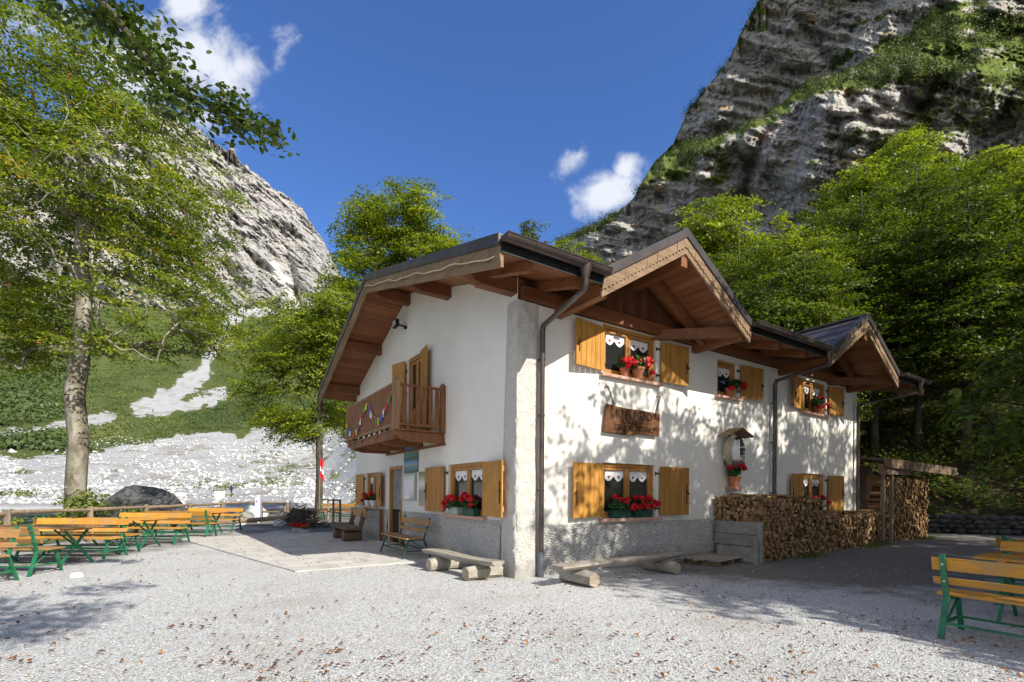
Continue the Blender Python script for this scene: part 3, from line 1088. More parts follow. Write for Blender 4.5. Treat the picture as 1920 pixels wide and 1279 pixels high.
def build_cliff():
    px = np.concatenate([np.arange(1040, 2000, 2.0), np.arange(2000, 3600, 16)])
    top = np.interp(px, [1040, 1080, 1150, 1190, 1200, 1225, 1262, 1295, 1325, 1370, 1400, 1430, 1500, 1700, 1920, 2400, 3600],
                    [452, 438, 405, 368, 345, 303, 272, 200, 160, 108, 38, -10, -90, -220, -300, -500, -1100])
    top = top - fbm(px * .05, px * 0, 9, 5, .6) * 8
    bot = np.interp(px, [1040, 1300, 1500, 1920, 3600], [640, 600, 560, 520, 500])
    # green ledge: upper and lower edges in the photo
    lu = [(1040, 436), (1200, 325), (1265, 272), (1330, 262), (1400, 240), (1480, 175), (1600, 110), (1700, 50), (1780, 0), (1920, -60), (3600, -400)]
    ll = [(1040, 450), (1150, 420), (1215, 335), (1300, 300), (1370, 278), (1440, 232), (1560, 160), (1680, 140), (1800, 150), (1920, 165), (3600, 200)]

    def ledge(PX, PY):
        u = np.interp(PX, [p[0] for p in lu], [p[1] for p in lu])
        l = np.interp(PX, [p[0] for p in ll], [p[1] for p in ll])
        w = fbm(PX * .012, PY * .012, 4, 6, .65) * 40
        return np.clip((l - PY + w) / np.maximum(l - u, 6), -1, 2)

    def depth(PX, v, PY):
        base = np.interp(PX, [1040, 1100, 1300, 1600, 1920, 2400, 3600], [470, 435, 350, 292, 262, 236, 215])
        t = ledge(PX, PY)
        k = base * .0085 + .6
        x, y = PX / 50.0, PY / 50.0
        # cliffs are steep, the ledge leans back
        d = base * (1 + .05 * v + .24 * smooth(0, 1, t))
        # flat faces broken by sharp steps
        def terrace(f, n):
            g = f * n
            fl = np.floor(g)
            return (fl + smooth(.72, 1.0, g - fl)) / n
        wx = fbm(x * .9, y * .9, 31, 4) * .25
        t1 = terrace(fbm(x * .55 + y * .25 + wx, y * .5 - x * .2 + wx, 52, 3, .45), 6)
        t2 = terrace(fbm(x * 1.5 + wx, y * .8, 19, 4, .5), 6)
        t3 = terrace(fbm(x * 1.1 + y * .3, y * 2.6 - x * .5 + wx * 2, 12, 4, .5), 6)
        big = fbm(x * .4 + y * .25, y * .25, 8, 3, .5)
        fine = fbm(x * 6, y * 6, 11, 5, .6)
        t4 = terrace(fbm(x * .35 + wx, y * 4.2 - x * .9 + wx * 2, 41, 3, .5), 5)
        d = d + k * (big * 9 - t1 * 6.5 - t2 * 3.0 - t3 * 3.4 - t4 * 2.2 - fine * .3) * smooth(-.02, .05, v)
        # two deep clefts
        for cx, cy, w in ((1405, 330, 20), (1270, 0, 0)):
            if w:
                d = d + np.clip(1 - np.abs(PX - cx - (PY - cy) * -.35) / w, 0, 1) * base * .05 * smooth(230, 270, PY) * smooth(470, 400, PY)
        return d

    def green(PX, PY, v):
        t = ledge(PX, PY)
        g = smooth(-.12, .12, t) * smooth(1.15, .85, t)
        rim = np.interp(PX, px, top)
        g = np.maximum(g, .75 * smooth(14, 2, PY - rim) * (PX < 1440))
        g = np.maximum(g, .75 * smooth(1190, 1215, PX) * smooth(1400, 1350, PX) * smooth(360, 335, PY) * smooth(255, 275, PY))
        g = g * (1 - .75 * smooth(.05, .3, fbm(PX * .022, PY * .05, 14, 5, .6)))
        g = np.maximum(g, .55 * smooth(1650, 1750, PX) * smooth(275, 240, PY) * smooth(60, 90, PY))
        g = np.maximum(g, .6 * smooth(.12, .3, fbm(PX * .012 + 5, PY * .045 + PX * .02, 24, 4, .6)) * smooth(1450, 1560, PX))
        return g * .93
    o, data = sheet('cliff', px, top, bot, 420, depth, 'cliff_rock', {'green': green}, 'dark grey rock cliff with green ledges rising above the forest', 'cliff')
    CLIFF['d'] = data
    CLIFF['g'] = green(data[3], data[4], data[5])


build_cliff()


def cliff_shrubs():
    X, D, Z, PX, PY, V = CLIFF['d']
    g = CLIFF['g']
    rng = np.random.default_rng(3)
    ok = (g > .55) & (PX > 1045) & (PX < 2050) & (PY > -60)
    idx = np.argwhere(ok)
    n = 9000
    w = (D[ok]) ** 0
    sel = idx[rng.choice(len(idx), n)]
    pv, pn = [], []
    Ps, Ns, S = [], [], []
    for r, c in sel:
        p = np.array([X[r, c], D[r, c], Z[r, c]])
        if fbm(np.array([PX[r, c] * .03]), np.array([PY[r, c] * .03]), 2, 3)[0] < -.12:
            continue
        m = 22
        sz = rng.uniform(.6, 2.2) * (.5 + D[r, c] / 420)
        q = rng.normal(size=(m, 3)) * [sz, sz, sz * .55] + [0, 0, sz * .4]
        Ps.append(p + q)
        Ns.append(q + rng.normal(size=(m, 3)) * .6 + [0, 0, .8])
        S.append(np.full(m, sz * .42))
    P, Nn, S = np.concatenate(Ps), np.concatenate(Ns), np.concatenate(S)
    v, q = leaf_cards(P, Nn, S, rng, .8)
    tt = np.repeat(rng.random(len(q) // 22) ** 1.4 * .7, 22)
    o = quads_obj('ledge_shrubs', v, q, 'ledge_pine', tint=tt + rng.random(len(tt)) * .3)
    tag(o, 'dwarf pines and grass tufts growing on the cliff ledges', 'shrubs', kind='stuff')


cliff_shrubs()


def slope_scrub():
    rng = np.random.default_rng(23)
    n = 30000
    Y = 150 + 700 * rng.random(n) ** 1.6
    ratio = rng.uniform(-1.12, -.22, n)
    X = ratio * Y
    Z = terrain_z(X, Y)
    px, py = proj_xy(X, Y, Z)
    bound = np.interp(px, [-400, 0, 160, 250, 330, 430, 520, 600, 700], [880, 868, 852, 836, 822, 812, 805, 800, 800])
    nz = fbm(px * .03, py * .06, 4, 4)
    ok = (py < bound - 4) & (scree_mask(px, py) < .12) & (nz > -.35)
    X, Y, Z = X[ok], Y[ok], Z[ok]
    m = 13
    wood_ = smooth(190, 90, px[ok]) * smooth(680, 710, py[ok]) * (rng.random(len(X)) < .5)
    sz = (rng.uniform(.8, 2.0, len(X)) * (.4 + Y / 500) * (1 + 1.5 * wood_))[:, None, None]
    q = rng.normal(size=(len(X), m, 3)) * sz * [1, 1, .5]
    q[..., 2] = np.abs(q[..., 2])
    P = (np.stack([X, Y, Z], -1)[:, None] + q).reshape(-1, 3)
    Nn = (q / sz + rng.normal(size=q.shape) * .5 + [0, 0, .9]).reshape(-1, 3)
    v, qd = leaf_cards(P, Nn, np.repeat(sz[:, 0, 0], m) * .42, rng, .8)
    big = np.clip(.5 + fbm(X * .035, Y * .035, 40, 4, .6) * 1.6, 0, 1)
    tt = np.repeat((big * .6 + rng.random(len(X)) * .25) * (1 - .5 * wood_), m)
    o = quads_obj('slope_scrub', v, qd, 'slope_pine', tint=tt + rng.random(len(tt)) * .15)
    tag(o, 'low green mountain pine scrub covering the slope below the mountain', 'shrubs', kind='stuff')


slope_scrub()


def riverbed_bushes():
    rng = np.random.default_rng(61)
    n = 900
    Y = 60 + 115 * rng.random(n)
    X = rng.uniform(-1.05, -.3, n) * Y
    Z = terrain_z(X, Y)
    px, py = proj_xy(X, Y, Z)
    f = fbm(px * .02, py * .07, 71, 4)
    zone = (px > 455) & (px < 640) & (py > 845) & (py < 912)
    ok = (f > .28) | (zone & (rng.random(n) < .8) & (f > -.1))
    X, Y, Z = X[ok], Y[ok], Z[ok]
    m = 40
    sz = (rng.uniform(.35, 1.1, len(X)))[:, None, None]
    q = rng.normal(size=(len(X), m, 3)) * sz * [1, 1, .45]
    q[..., 2] = np.abs(q[..., 2])
    P = (np.stack([X, Y, Z], -1)[:, None] + q).reshape(-1, 3)
    Nn = (q / sz + rng.normal(size=q.shape) * .5 + [0, 0, .9]).reshape(-1, 3)
    v, qd = leaf_cards(P, Nn, np.repeat(sz[:, 0, 0], m) * .42, rng, .8)
    o = quads_obj('riverbed_bushes', v, qd, 'shrub_leaf', tint=np.repeat(rng.random(len(X)) * .6, m) + rng.random(len(qd)) * .3)
    tag(o, 'scattered low green bushes growing among the white stones', 'bushes', kind='stuff')


riverbed_bushes()


def rock_shape(rng, n=2):
    bm = bmesh.new()
    bmesh.ops.create_icosphere(bm, subdivisions=n, radius=1)
    V = np.array([v.co[:] for v in bm.verts])
    o = rng.uniform(0, 50, 3)
    k = 1 + .45 * fbm(V[:, 0] * 1.1 + o[0], V[:, 1] * 1.1 + o[1], V[:, 2] * 1.1 + o[2], 3)
    V = V * k[:, None]
    for _ in range(7):        # chop flat facets
        d = rng.normal(size=3)
        d /= np.linalg.norm(d)
        t = rng.uniform(.6, .9)
        h = V @ d
        V = V - np.outer(np.clip(h - t, 0, None), d)
    Fc = np.array([[v.index for v in f.verts] for f in bm.faces])
    bm.free()
    return V, Fc


def riverbed_rocks():
    rng = np.random.default_rng(8)
    shapes = [rock_shape(rng, 1) for _ in range(8)]
    Vs, Fs, off = [], [], 0
    n = 15000
    Y = 44 + 130 * rng.random(n) ** 1.35
    X = rng.uniform(-1.1, -.28, n) * Y
    Z = terrain_z(X, Y)
    px, py = proj_xy(X, Y, Z)
    dens = fbm(px * .012, py * .04, 6, 4)
    for i in range(n):
        if Y[i] < 90 and rng.random() < .7:
            continue
        if dens[i] < -.1 and rng.random() < .8:
            continue
        s = rng.lognormal(-1.1, .55) * (1.0 if Y[i] > 80 else .6)
        s = min(s * .62, 1.3) * (2.2 if rng.random() < .012 else 1)
        V, Fc = shapes[rng.integers(8)]
        a = rng.uniform(0, 6.28)
        R = np.array([[math.cos(a), -math.sin(a), 0], [math.sin(a), math.cos(a), 0], [0, 0, 1]])
        v = (V * [s * rng.uniform(.8, 1.4), s, s * .7]) @ R.T + [X[i], Y[i], Z[i] + s * .2]
        Vs.append(v)
        Fs.append(Fc + off)
        off += len(v)
    o = quads_obj('riverbed_stones', np.concatenate(Vs), np.concatenate(Fs), 'white_stone')
    tag(o, 'white limestone rubble strewn over the dry riverbed', 'stones', kind='stuff')


riverbed_rocks()


# ------------------------------------------------------------------ the house
RV = Vector((.8395, .5433, 0)).normalized()
LV = Vector((-RV.y, RV.x, 0))
HA = math.atan2(RV.y, RV.x)
HC = Vector((.08, 8.56, 0))


def W(s, m, z=0.0):
    """house coordinates (along right wall, along left wall, up) to world"""
    return HC + RV * s + LV * m + Vector((0, 0, z))


house = empty('mountain_hut', HC, HA, 'white two storey mountain hut with brown timber roof and yellow shutters', 'house')
LX, DY = 13.27, 10.4
WT = 4.94
RIDGE_Y, RIDGE_Z = 5.3, 7.05
EY, EZ = -1.3, 5.15
FY, FZ = 11.1, 5.02
OX0, OX1 = -1.15, 14.7
TH = .17


def roof_z(y):
    if y < RIDGE_Y:
        return EZ + (RIDGE_Z - EZ) * (y - EY) / (RIDGE_Y - EY)
    return RIDGE_Z + (FZ - RIDGE_Z) * (y - RIDGE_Y) / (FY - RIDGE_Y)


GABLES = [(2.9, 2.12, 6.44), (10.6, 2.12, 6.44)]

RWIN = [  # u0,u1,z0,z1, left shutter, right shutter, curtain
    (2.05, 3.62, 3.92, 4.94, True, True, 'up1'),
    (5.80, 6.62, 3.92, 4.80, False, True, 'up2'),
    (9.80, 11.2, 3.92, 4.86, True, True, 'up3'),
    (2.05, 3.62, 1.02, 2.14, True, True, 'lo1'),
    (9.80, 11.2, 1.02, 2.14, True, True, 'lo3'),
]
LWIN = [
    (1.13, 2.82, 1.04, 2.14, True, True, 'gl1'),
    (7.88, 9.22, 1.04, 2.14, True, True, 'gl2'),
]
LDOOR = (5.72, 6.78, .02, 2.25)
BDOOR = (4.32, 5.36, 2.98, 5.08)


def mapper(side):
    if side == 'R':
        return lambda u, o, z: Vector((u, -o, z))
    return lambda u, o, z: Vector((-o, u, z))


def wall_with_holes(side, outline, holes, th=.28):
    mp = mapper(side)
    mb = MB()
    polys = [[Vector((p[0], p[1], 0)) for p in outline]]
    for (u0, u1, z0, z1) in holes:
        polys.append([Vector((u0, z0, 0)), Vector((u0, z1, 0)), Vector((u1, z1, 0)), Vector((u1, z0, 0))])
    flat = [p for poly in polys for p in poly]
    tri = tessellate_polygon(polys)
    mb.add([mp(p.x, 0, p.y) for p in flat], [tuple(t) for t in tri])
    for (u0, u1, z0, z1) in holes:
        c = [(u0, z0), (u1, z0), (u1, z1), (u0, z1)]
        for a, b in zip(c, c[1:] + c[:1]):
            mb.add([mp(a[0], 0, a[1]), mp(b[0], 0, b[1]), mp(b[0], -th, b[1]), mp(a[0], -th, a[1])], [(0, 1, 2, 3)])
    return mb


def build_walls():
    ho = []
    for w in RWIN:
        z1 = w[3] - (.002 if w[3] >= WT else 0)
        ho.append((w[0], w[1], w[2], z1))
    mb = wall_with_holes('R', [(0, -.3), (LX, -.3), (LX, WT), (0, WT)], ho)
    mb.build('wall', 'white_plaster', house, recalc=False)
    tz = [(y, roof_z(y) - TH - .01) for y in (DY, RIDGE_Y, 0)]
    ho = [w[:4] for w in LWIN] + [LDOOR, BDOOR]
    mb = wall_with_holes('L', [(0, -.3), (DY, -.3), (DY, tz[0][1]), (RIDGE_Y, tz[1][1]), (0, tz[2][1])], ho)
    mb.build('wall', 'white_plaster', house, recalc=False)
    # the far two walls
    mb = MB()
    mb.poly([(LX, .01, -.3), (LX, DY, -.3), (LX, DY, tz[0][1]), (LX, RIDGE_Y, tz[1][1]), (LX, .01, tz[2][1])], (-1, 0, 0), .2)
    mb.poly([(0.01, DY, -.3), (LX - .2, DY, -.3), (LX - .2, DY, tz[0][1]), (0.01, DY, tz[0][1])], (0, -1, 0), .2)
    mb.build('wall', 'white_plaster', house)
    # timber boarding above the right wall
    pts = [(0.02, WT), (LX - .02, WT), (LX - .02, roof_z(0) - TH - .02)]
    for gx, hw, gz in reversed(GABLES):
        k = (gz - EZ) / hw
        zb = roof_z(0) - TH - .02
        dx = (gz - TH - .02 - zb) / k
        pts += [(gx + dx, zb), (gx, gz - TH - .04), (gx - dx, zb)]
    pts += [(0.02, roof_z(0) - TH - .02)]
    mb = MB()
    mb.poly([(p[0], .03, p[1]) for p in pts], (0, 1, 0), .1)
    mb.build('gable_boarding', 'gable_board', house)
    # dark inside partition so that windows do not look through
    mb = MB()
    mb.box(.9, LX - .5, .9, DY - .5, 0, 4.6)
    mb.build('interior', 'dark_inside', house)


build_walls()


def displaced_strip(name, side, u0, u1, z0, z1, off0, off1, amp, mat, res=.045, holes=(), wrap=False):
    """rough render coat standing proud of the wall; off0 at the foot, off1 at the top"""
    mp = mapper(side)
    nu, nz = int((u1 - u0) / res) + 1, int((z1 - z0) / res) + 1
    U, Zg = np.meshgrid(np.linspace(u0, u1, nu), np.linspace(z0, z1, nz))
    t = (Zg - z0) / (z1 - z0)
    n = fbm(U * 9, Zg * 9, 3 if side == 'R' else 8, 3)
    top = smooth(1.0, .86, t + .06 * n)
    O = (off0 * (1 - t) + off1 * t + amp * n)
    O = O * top + .002 * (1 - top)
    if side == 'R':
        P = np.stack([U, -O, Zg], -1)
    else:
        P = np.stack([-O, U, Zg], -1)
    P = P.reshape(-1, 3)
    i = np.arange(nu * nz).reshape(nz, nu)
    Q = np.stack([i[:-1, :-1], i[:-1, 1:], i[1:, 1:], i[1:, :-1]], -1).reshape(-1, 4)
    if side == 'L':
        Q = Q[:, ::-1]
    if holes:
        cu = (U[:-1, :-1] + U[1:, 1:]) / 2
        cz = (Zg[:-1, :-1] + Zg[1:, 1:]) / 2
        keep = np.ones(cu.shape, bool)
        for (a, b, c, d) in holes:
            keep &= ~((cu > a) & (cu < b) & (cz > c) & (cz < d))
        Q = Q[keep.reshape(-1)]
    return quads_obj(name, P, Q, mat, house, smooth=True)


displaced_strip('plinth', 'R', .5, LX, -.1, .93, .045, .03, .028, 'rough_render')
displaced_strip('plinth', 'L', .5, DY, -.1, 1.0, .045, .03, .028, 'rough_render', holes=[(5.6, 6.9, -1, 2)])


def corner_pier():
    """battered rough pier wrapping the near corner"""
    us = list(np.arange(-.56, .5, .035))
    zs = np.arange(-.1, WT + .02, .045)
    P = []
    for z in zs:
        t = max(0, min(1, (z) / 4.9))
        off = .018 + .03 * (1 - t) ** 2
        cut = .34 + .22 * (1 - t)
        for u in us:
            uu = u * cut / .56 if u < 0 else u * .92
            e = 1 - smooth(.75, 1.0, np.array(abs(uu) / cut if u < 0 else u / .5))
            nn = fbm(np.array([u * 9.0]), np.array([z * 9.0]), 2, 3)[0] * .03
            o = (off + nn) * float(e) + .004
            if uu < 0:      # on the left wall
                P.append((-o, -uu - (0 if uu < -.06 else 0), z))
            else:
                P.append((uu, -o, z))
        # round the corner
    P = np.array(P).reshape(len(zs), len(us), 3)
    # move the samples next to the corner onto it
    for zi in range(len(zs)):
        for ui, u in enumerate(us):
            if abs(u) < .09:
                t = max(0, min(1, zs[zi] / 4.9))
                off = .018 + .03 * (1 - t) ** 2
                a = (u + .09) / .18 * math.pi / 2
                r = .03
                nn = fbm(np.array([u * 12.0]), np.array([zs[zi] * 10.0]), 5, 3)[0] * .02
                P[zi, ui] = (-(off + nn) + r - r * math.cos(a), -(off + nn) + r - r * math.sin(a), zs[zi])
    nz, nu = len(zs), len(us)
    i = np.arange(nu * nz).reshape(nz, nu)
    Q = np.stack([i[:-1, :-1], i[:-1, 1:], i[1:, 1:], i[1:, :-1]], -1).reshape(-1, 4)
    quads_obj('corner_pier', P.reshape(-1, 3), Q, 'rough_render_white', house, smooth=True)


corner_pier()


def build_roof():
    # near slope with notches for the cross gables
    def valley(gz):
        return EY + (gz - EZ) * (RIDGE_Y - EY) / (RIDGE_Z - EZ)
    out = [(OX0, EY)]
    for gx, hw, gz in GABLES:
        out += [(gx - hw, EY), (gx, valley(gz)), (gx + hw, EY)]
    out += [(OX1, EY), (OX1, RIDGE_Y), (OX0, RIDGE_Y)]

    def slab(mb, pts, t0, t1, mi):
        mb.poly([(p[0], p[1], p[2] - t0) for p in pts], (0, 0, -1), t1 - t0, mi)
    near = [(x, y, roof_z(y)) for x, y in out]
    far = [(OX0, RIDGE_Y, RIDGE_Z), (OX1, RIDGE_Y, RIDGE_Z), (OX1, FY, FZ), (OX0, FY, FZ)]
    mb = MB()
    slab(mb, near, 0, .05, 0)
    slab(mb, far, 0, .05, 0)
    for gx, hw, gz in GABLES:
        v = valley(gz)
        for sg in (-1, 1):
            slab(mb, [(gx, EY, gz), (gx + sg * hw, EY, EZ), (gx, v, gz)], 0, .05, 0)
            # standing seams
            for kx in np.arange(.45, hw - .1, .5):
                x = gx + sg * kx
                z = gz - (gz - EZ) * kx / hw
                y1 = EY + (v - EY) * (1 - kx / hw)
                mb.beam((x, EY + .02, z + .012), (x, y1, z + .012), .02, .03)
        mb.beam((gx, EY - .01, gz + .015), (gx, v, gz + .015), .18, .05)
    for kx in np.arange(OX0 + .5, OX1, .55):      # seams of the far slope
        mb.beam((kx, RIDGE_Y, RIDGE_Z + .012), (kx, FY, FZ + .012), .02, .03, up=(1, 0, 0))
    mb.beam((OX0 - .01, RIDGE_Y, RIDGE_Z + .012), (OX1 + .01, RIDGE_Y, RIDGE_Z + .012), .22, .05)
    roof = mb.build('roof', 'roof_metal', house)
    mb = MB()
    slab(mb, near, .052, TH, 0)
    slab(mb, far, .052, TH, 0)
    mb.build('soffit', 'soffit_wood', roof)
    mb = MB()
    for gx, hw, gz in GABLES:
        for sg in (-1, 1):
            slab(mb, [(gx, EY, gz), (gx + sg * hw, EY, EZ), (gx, valley(gz), gz)], .052, TH, 0)
    mb.build('soffit', 'soffit_wood_cross', roof)

    # verge boards: metal cap, scalloped board, light lower board
    def verge(side, a, b, d, name_cap='verge_cap'):
        """a,b: endpoints of the top edge; d: outward unit vector"""
        a, b, d = Vector(a), Vector(b), Vector(d)
        cap = MB()
        c0 = Vector((0, 0, 1))
        A0, B0 = a + d * .045 + c0 * .02, b + d * .045 + c0 * .02
        cap.poly([A0, B0, B0 - c0 * .15, A0 - c0 * .15], -d, .05)
        cap.poly([a + d * .045 + c0 * .02, b + d * .045 + c0 * .02, b - d * .12 + c0 * .02, a - d * .12 + c0 * .02], (0, 0, 1), .02)
        cap.build(name_cap, 'roof_metal', roof)
        brd = MB()
        n = max(2, int((b - a).length / .30))
        rnd = random.Random(int(a.x * 7 + b.z * 3))
        for i in range(n):
            p0 = a.lerp(b, i / n) + (b - a).normalized() * .004
            p1 = a.lerp(b, (i + 1) / n) - (b - a).normalized() * .004
            t = .012 + rnd.uniform(0, .012)
            h = .33 + rnd.uniform(-.006, .006)
            pts = [p0 - c0 * .11, p1 - c0 * .11]
            m = 3
            low = []
            for j in range(m * 4 + 1):      # scalloped foot
                q = p1.lerp(p0, j / (m * 4))
                low.append(q - c0 * (h - .035 * abs(math.sin(math.pi * j / 4))))
            brd.poly([p + d * t for p in pts + low], -d, .02)
        brd.build('scalloped_board', 'fascia_wood_cross' if side == 'R' else 'fascia_wood', roof, recalc=True)
        lb = MB()
        A1, B1 = a - c0 * .26 + d * .002, b - c0 * .26 + d * .002
        lb.poly([A1, B1, B1 - c0 * .17, A1 - c0 * .17], -d, .045)
        lb.build('verge_board', 'fascia_wood_cross' if side == 'R' else 'fascia_wood', roof)
    verge('L', (OX0, EY, EZ), (OX0, RIDGE_Y, RIDGE_Z), (-1, 0, 0))
    verge('L', (OX0, RIDGE_Y, RIDGE_Z), (OX0, FY, FZ), (-1, 0, 0))
    for gx, hw, gz in GABLES:
        verge('R', (gx - hw, EY, EZ), (gx, EY, gz), (0, -1, 0))
        verge('R', (gx, EY, gz), (gx + hw, EY, EZ), (0, -1, 0))
    # right gable end
    verge('L', (OX1, EY, EZ), (OX1, RIDGE_Y, RIDGE_Z), (1, 0, 0))
    # a loose light cable under the near verge
    mb = MB()
    pts = []
    for i in range(40):
        t = i / 39
        y = EY + .1 + (RIDGE_Y - EY - .1) * t
        pts.append((OX0 - .05, y, roof_z(y) - .285 - .02 * math.sin(t * 23) - .012 * math.sin(t * 51)))
    mb.tube(pts, .009, 5)
    mb.build('cable', 'cord', roof)

    # gutters along the near eave between the gables
    segs = [(OX0 - .02, GABLES[0][0] - GABLES[0][1] + .04), (GABLES[0][0] + GABLES[0][1] - .02, GABLES[1][0] - GABLES[1][1] + .04),
            (GABLES[1][0] + GABLES[1][1] - .02, OX1 + .02)]
    for a, b in segs:
        mb = MB()
        n = 12
        cy, cz, r = EY - .115, EZ - .025, .095
        prof = [(cy + r * math.cos(math.pi + math.pi * k / n), cz + r * math.sin(math.pi + math.pi * k / n)) for k in range(n + 1)]
        prof2 = [(cy + (r - .008) * math.cos(math.pi + math.pi * k / n), cz + (r - .008) * math.sin(math.pi + math.pi * k / n)) for k in range(n, -1, -1)]
        ring = prof + prof2
        vs = [(a, p[0], p[1]) for p in ring] + [(b, p[0], p[1]) for p in ring]
        k = len(ring)
        fs = [(i, (i + 1) % k, (i + 1) % k + k, i + k) for i in range(k)]
        mb.add(vs, fs)
        mb.tube([(a, cy - r, cz), (b, cy - r, cz)], .012, 6)
        for x in (a, b):      # end stop
            mb.poly([(x, p[0], p[1]) for p in prof], (1 if x == a else -1, 0, 0), .006)
        x = a + .5
        while x < b:          # brackets
            vs = [(x + dx, cy + (r + .006) * math.cos(math.pi + math.pi * j / n), cz + (r + .006) * math.sin(math.pi + math.pi * j / n)) for dx in (0, .03) for j in range(n + 1)]
            mb.add(vs, [(j, j + 1, j + 1 + n + 1, j + n + 1) for j in range(n)])
            x += .9
        mb.build('gutter', 'gutter_metal', house, smooth='auto')
        # drip board behind the gutter, black to put the eave's shade into it
        mb = MB()
        mb.box(a + .02, b - .02, EY - .022, EY - .002, EZ - .23, EZ - .015)
        mb.build('eave_shade_board', 'black_metal', house)
    # snow guards on the near eave
    mb = MB()
    for x in np.arange(OX0 + .4, .6, .62):
        z = roof_z(EY + .35)
        mb.poly([(x, EY + .35, z), (x + .14, EY + .35, z), (x + .07, EY + .35, z + .12)], (0, 1, 0), .05)
    mb.build('snow_guard', 'roof_metal', roof)


build_roof()


def downpipe(s0, s1, zbend, zbot, wall_end=None, foot=True):
    gy, gz = EY - .10, EZ - .12
    mb = MB()
    mb.lathe([(.105, .09), (.10, .0), (.06, -.13), (.052, -.16)], 14, 0, (s0, gy, gz))
    p = [(s0, gy, gz - .12), (s0, gy, gz - .24), (s0 + .01, gy + .03, gz - .30), (s1 - .01, -.16, zbend + .10), (s1, -.115, zbend), (s1, -.115, zbend - .12), (s1, -.115, .45 if foot else zbot)]
    mb.tube(p, .05, 14)
    for z in (zbend - .5, 2.9, 1.55):
        mb.tube([(s1, -.115, z), (s1, -.115, z + .03)], .058, 14)
        mb.box(s1 - .015, s1 + .015, -.07, 0, z, z + .03)
    o = mb.build('downpipe', 'gutter_metal', house, smooth='auto')
    if foot:
        mb = MB()
        mb.tube([(s1, -.115, -.02), (s1, -.115, .45)], .056, 14)
        mb.build('pipe_foot', 'pipe_foot', o, smooth='auto')


downpipe(.34, .46, 4.42, 0)
downpipe(8.25, 8.17, 4.45, .1, foot=False)
downpipe(14.1, 13.1, 4.35, .1, foot=False)


def purlin_end(y0, zb, w, h, x_in, x_out, mat='beam_wood'):
    """purlin along x with an ogee-cut end at x_out (negative)"""
    mb = MB()
    sg = 1 if x_out < x_in else -1
    L = .34 * sg
    prof = [(x_in, zb), (x_out + L, zb), (x_out + L * .93, zb + .035), (x_out + L * .80, zb + .02), (x_out + L * .62, zb + .055),
            (x_out + L * .48, zb + .12), (x_out + L * .30, zb + .15), (x_out + L * .10, zb + .19), (x_out, zb + .22), (x_out, zb + h), (x_in, zb + h)]
    mb.poly([(p[0], y0 - w / 2, p[1]) for p in prof], (0, 1, 0), w)
    mb.build('purlin', mat, house, bevel=.006)


def build_timbers():
    H = .28
    for y in (.12, 2.8, 5.3, 7.7, 10.1):
        zu = roof_z(y) - TH - (.004 if y != 5.3 else .06)
        if y == .12:
            zu = roof_z(-.0) - TH - .02
        purlin_end(y, zu - H, .2, H, .15, OX0 + .06)
        purlin_end(y, zu - H, .2, H, LX - .1, OX1 - .08)
    # outer eave purlin carried by rafters, parallel to the right wall
    # rafters under the near slope
    def rafter(x, y_in=.3, ob=.18):
        mb = MB()
        a = Vector((x, y_in, roof_z(y_in) - TH - .085))
        b = Vector((x, EY + ob, roof_z(EY + ob) - TH - .085))
        mb.beam(a, b, .13, .16)
        mb.build('rafter', 'beam_wood_cross', house, bevel=.005)
    for x in (-.55, .45, 5.35, 6.5, 7.7, 13.3, 14.2):
        rafter(x)
    # cross gable: ridge purlin, side plates, diagonal strut
    for gx, hw, gz in GABLES:
        mb = MB()
        zt = gz - .40
        mb.box(gx - .085, gx + .085, EY + .03, .3, zt - .27, zt)
        mb.build('ridge_purlin', 'beam_wood_cross', house, bevel=.006)
        for sg in (-1, 1):
            x = gx + sg * (hw - .12)
            zt2 = EZ - TH + .0
            mb = MB()
            mb.box(x - .08, x + .08, EY + .08, .35, zt2 - .20, zt2 + .02)
            mb.build('plate', 'beam_wood_cross', house, bevel=.006)
            # inner eaves rail joining plate to wall, seen as the soffit's lower trim
        k = (gz - EZ) / hw
        for off in (.55,):
            mb = MB()
            for sg in (1,):
                a = Vector((gx + sg * .12, -.02, gz - TH - .22))
                b = Vector((gx + sg * (hw - .15), -.02 - .55, EZ - TH + .12))
                mb.beam((gx + .1, -.30, gz - TH - .14 - .1 * k), (gx + sg * 1.95, -.30, gz - TH - .14 - 1.95 * k), .14, .17)
            mb.build('rafter', 'beam_wood_cross', house, bevel=.005)
        # tie rail at the wall head
        mb = MB()
        mb.beam((gx + hw - .20, EY + .12, EZ - TH - .04), (gx + .62, .12, EZ - TH + .0), .10, .22)
        mb.build('tie_beam', 'beam_wood', house, bevel=.005)
    # wall plate along the right wall head
    mb = MB()
    mb.box(.05, LX - .02, -.10, .02, WT + .02, WT + .24)
    mb.build('wall_plate', 'beam_wood', house, bevel=.006)


build_timbers()


def heart(mb, mp, cu, o, cz, s):
    pts = []
    for k in range(14):
        t = 2 * math.pi * k / 14
        x = 16 * math.sin(t) ** 3
        y = 13 * math.cos(t) - 5 * math.cos(2 * t) - 2 * math.cos(3 * t) - math.cos(4 * t)
        pts.append(mp(cu + x * s / 32, o, cz + y * s / 32))
    c = mp(cu, o, cz)
    mb.add([c] + pts, [(0, i + 1, (i + 1) % 14 + 1) for i in range(14)])


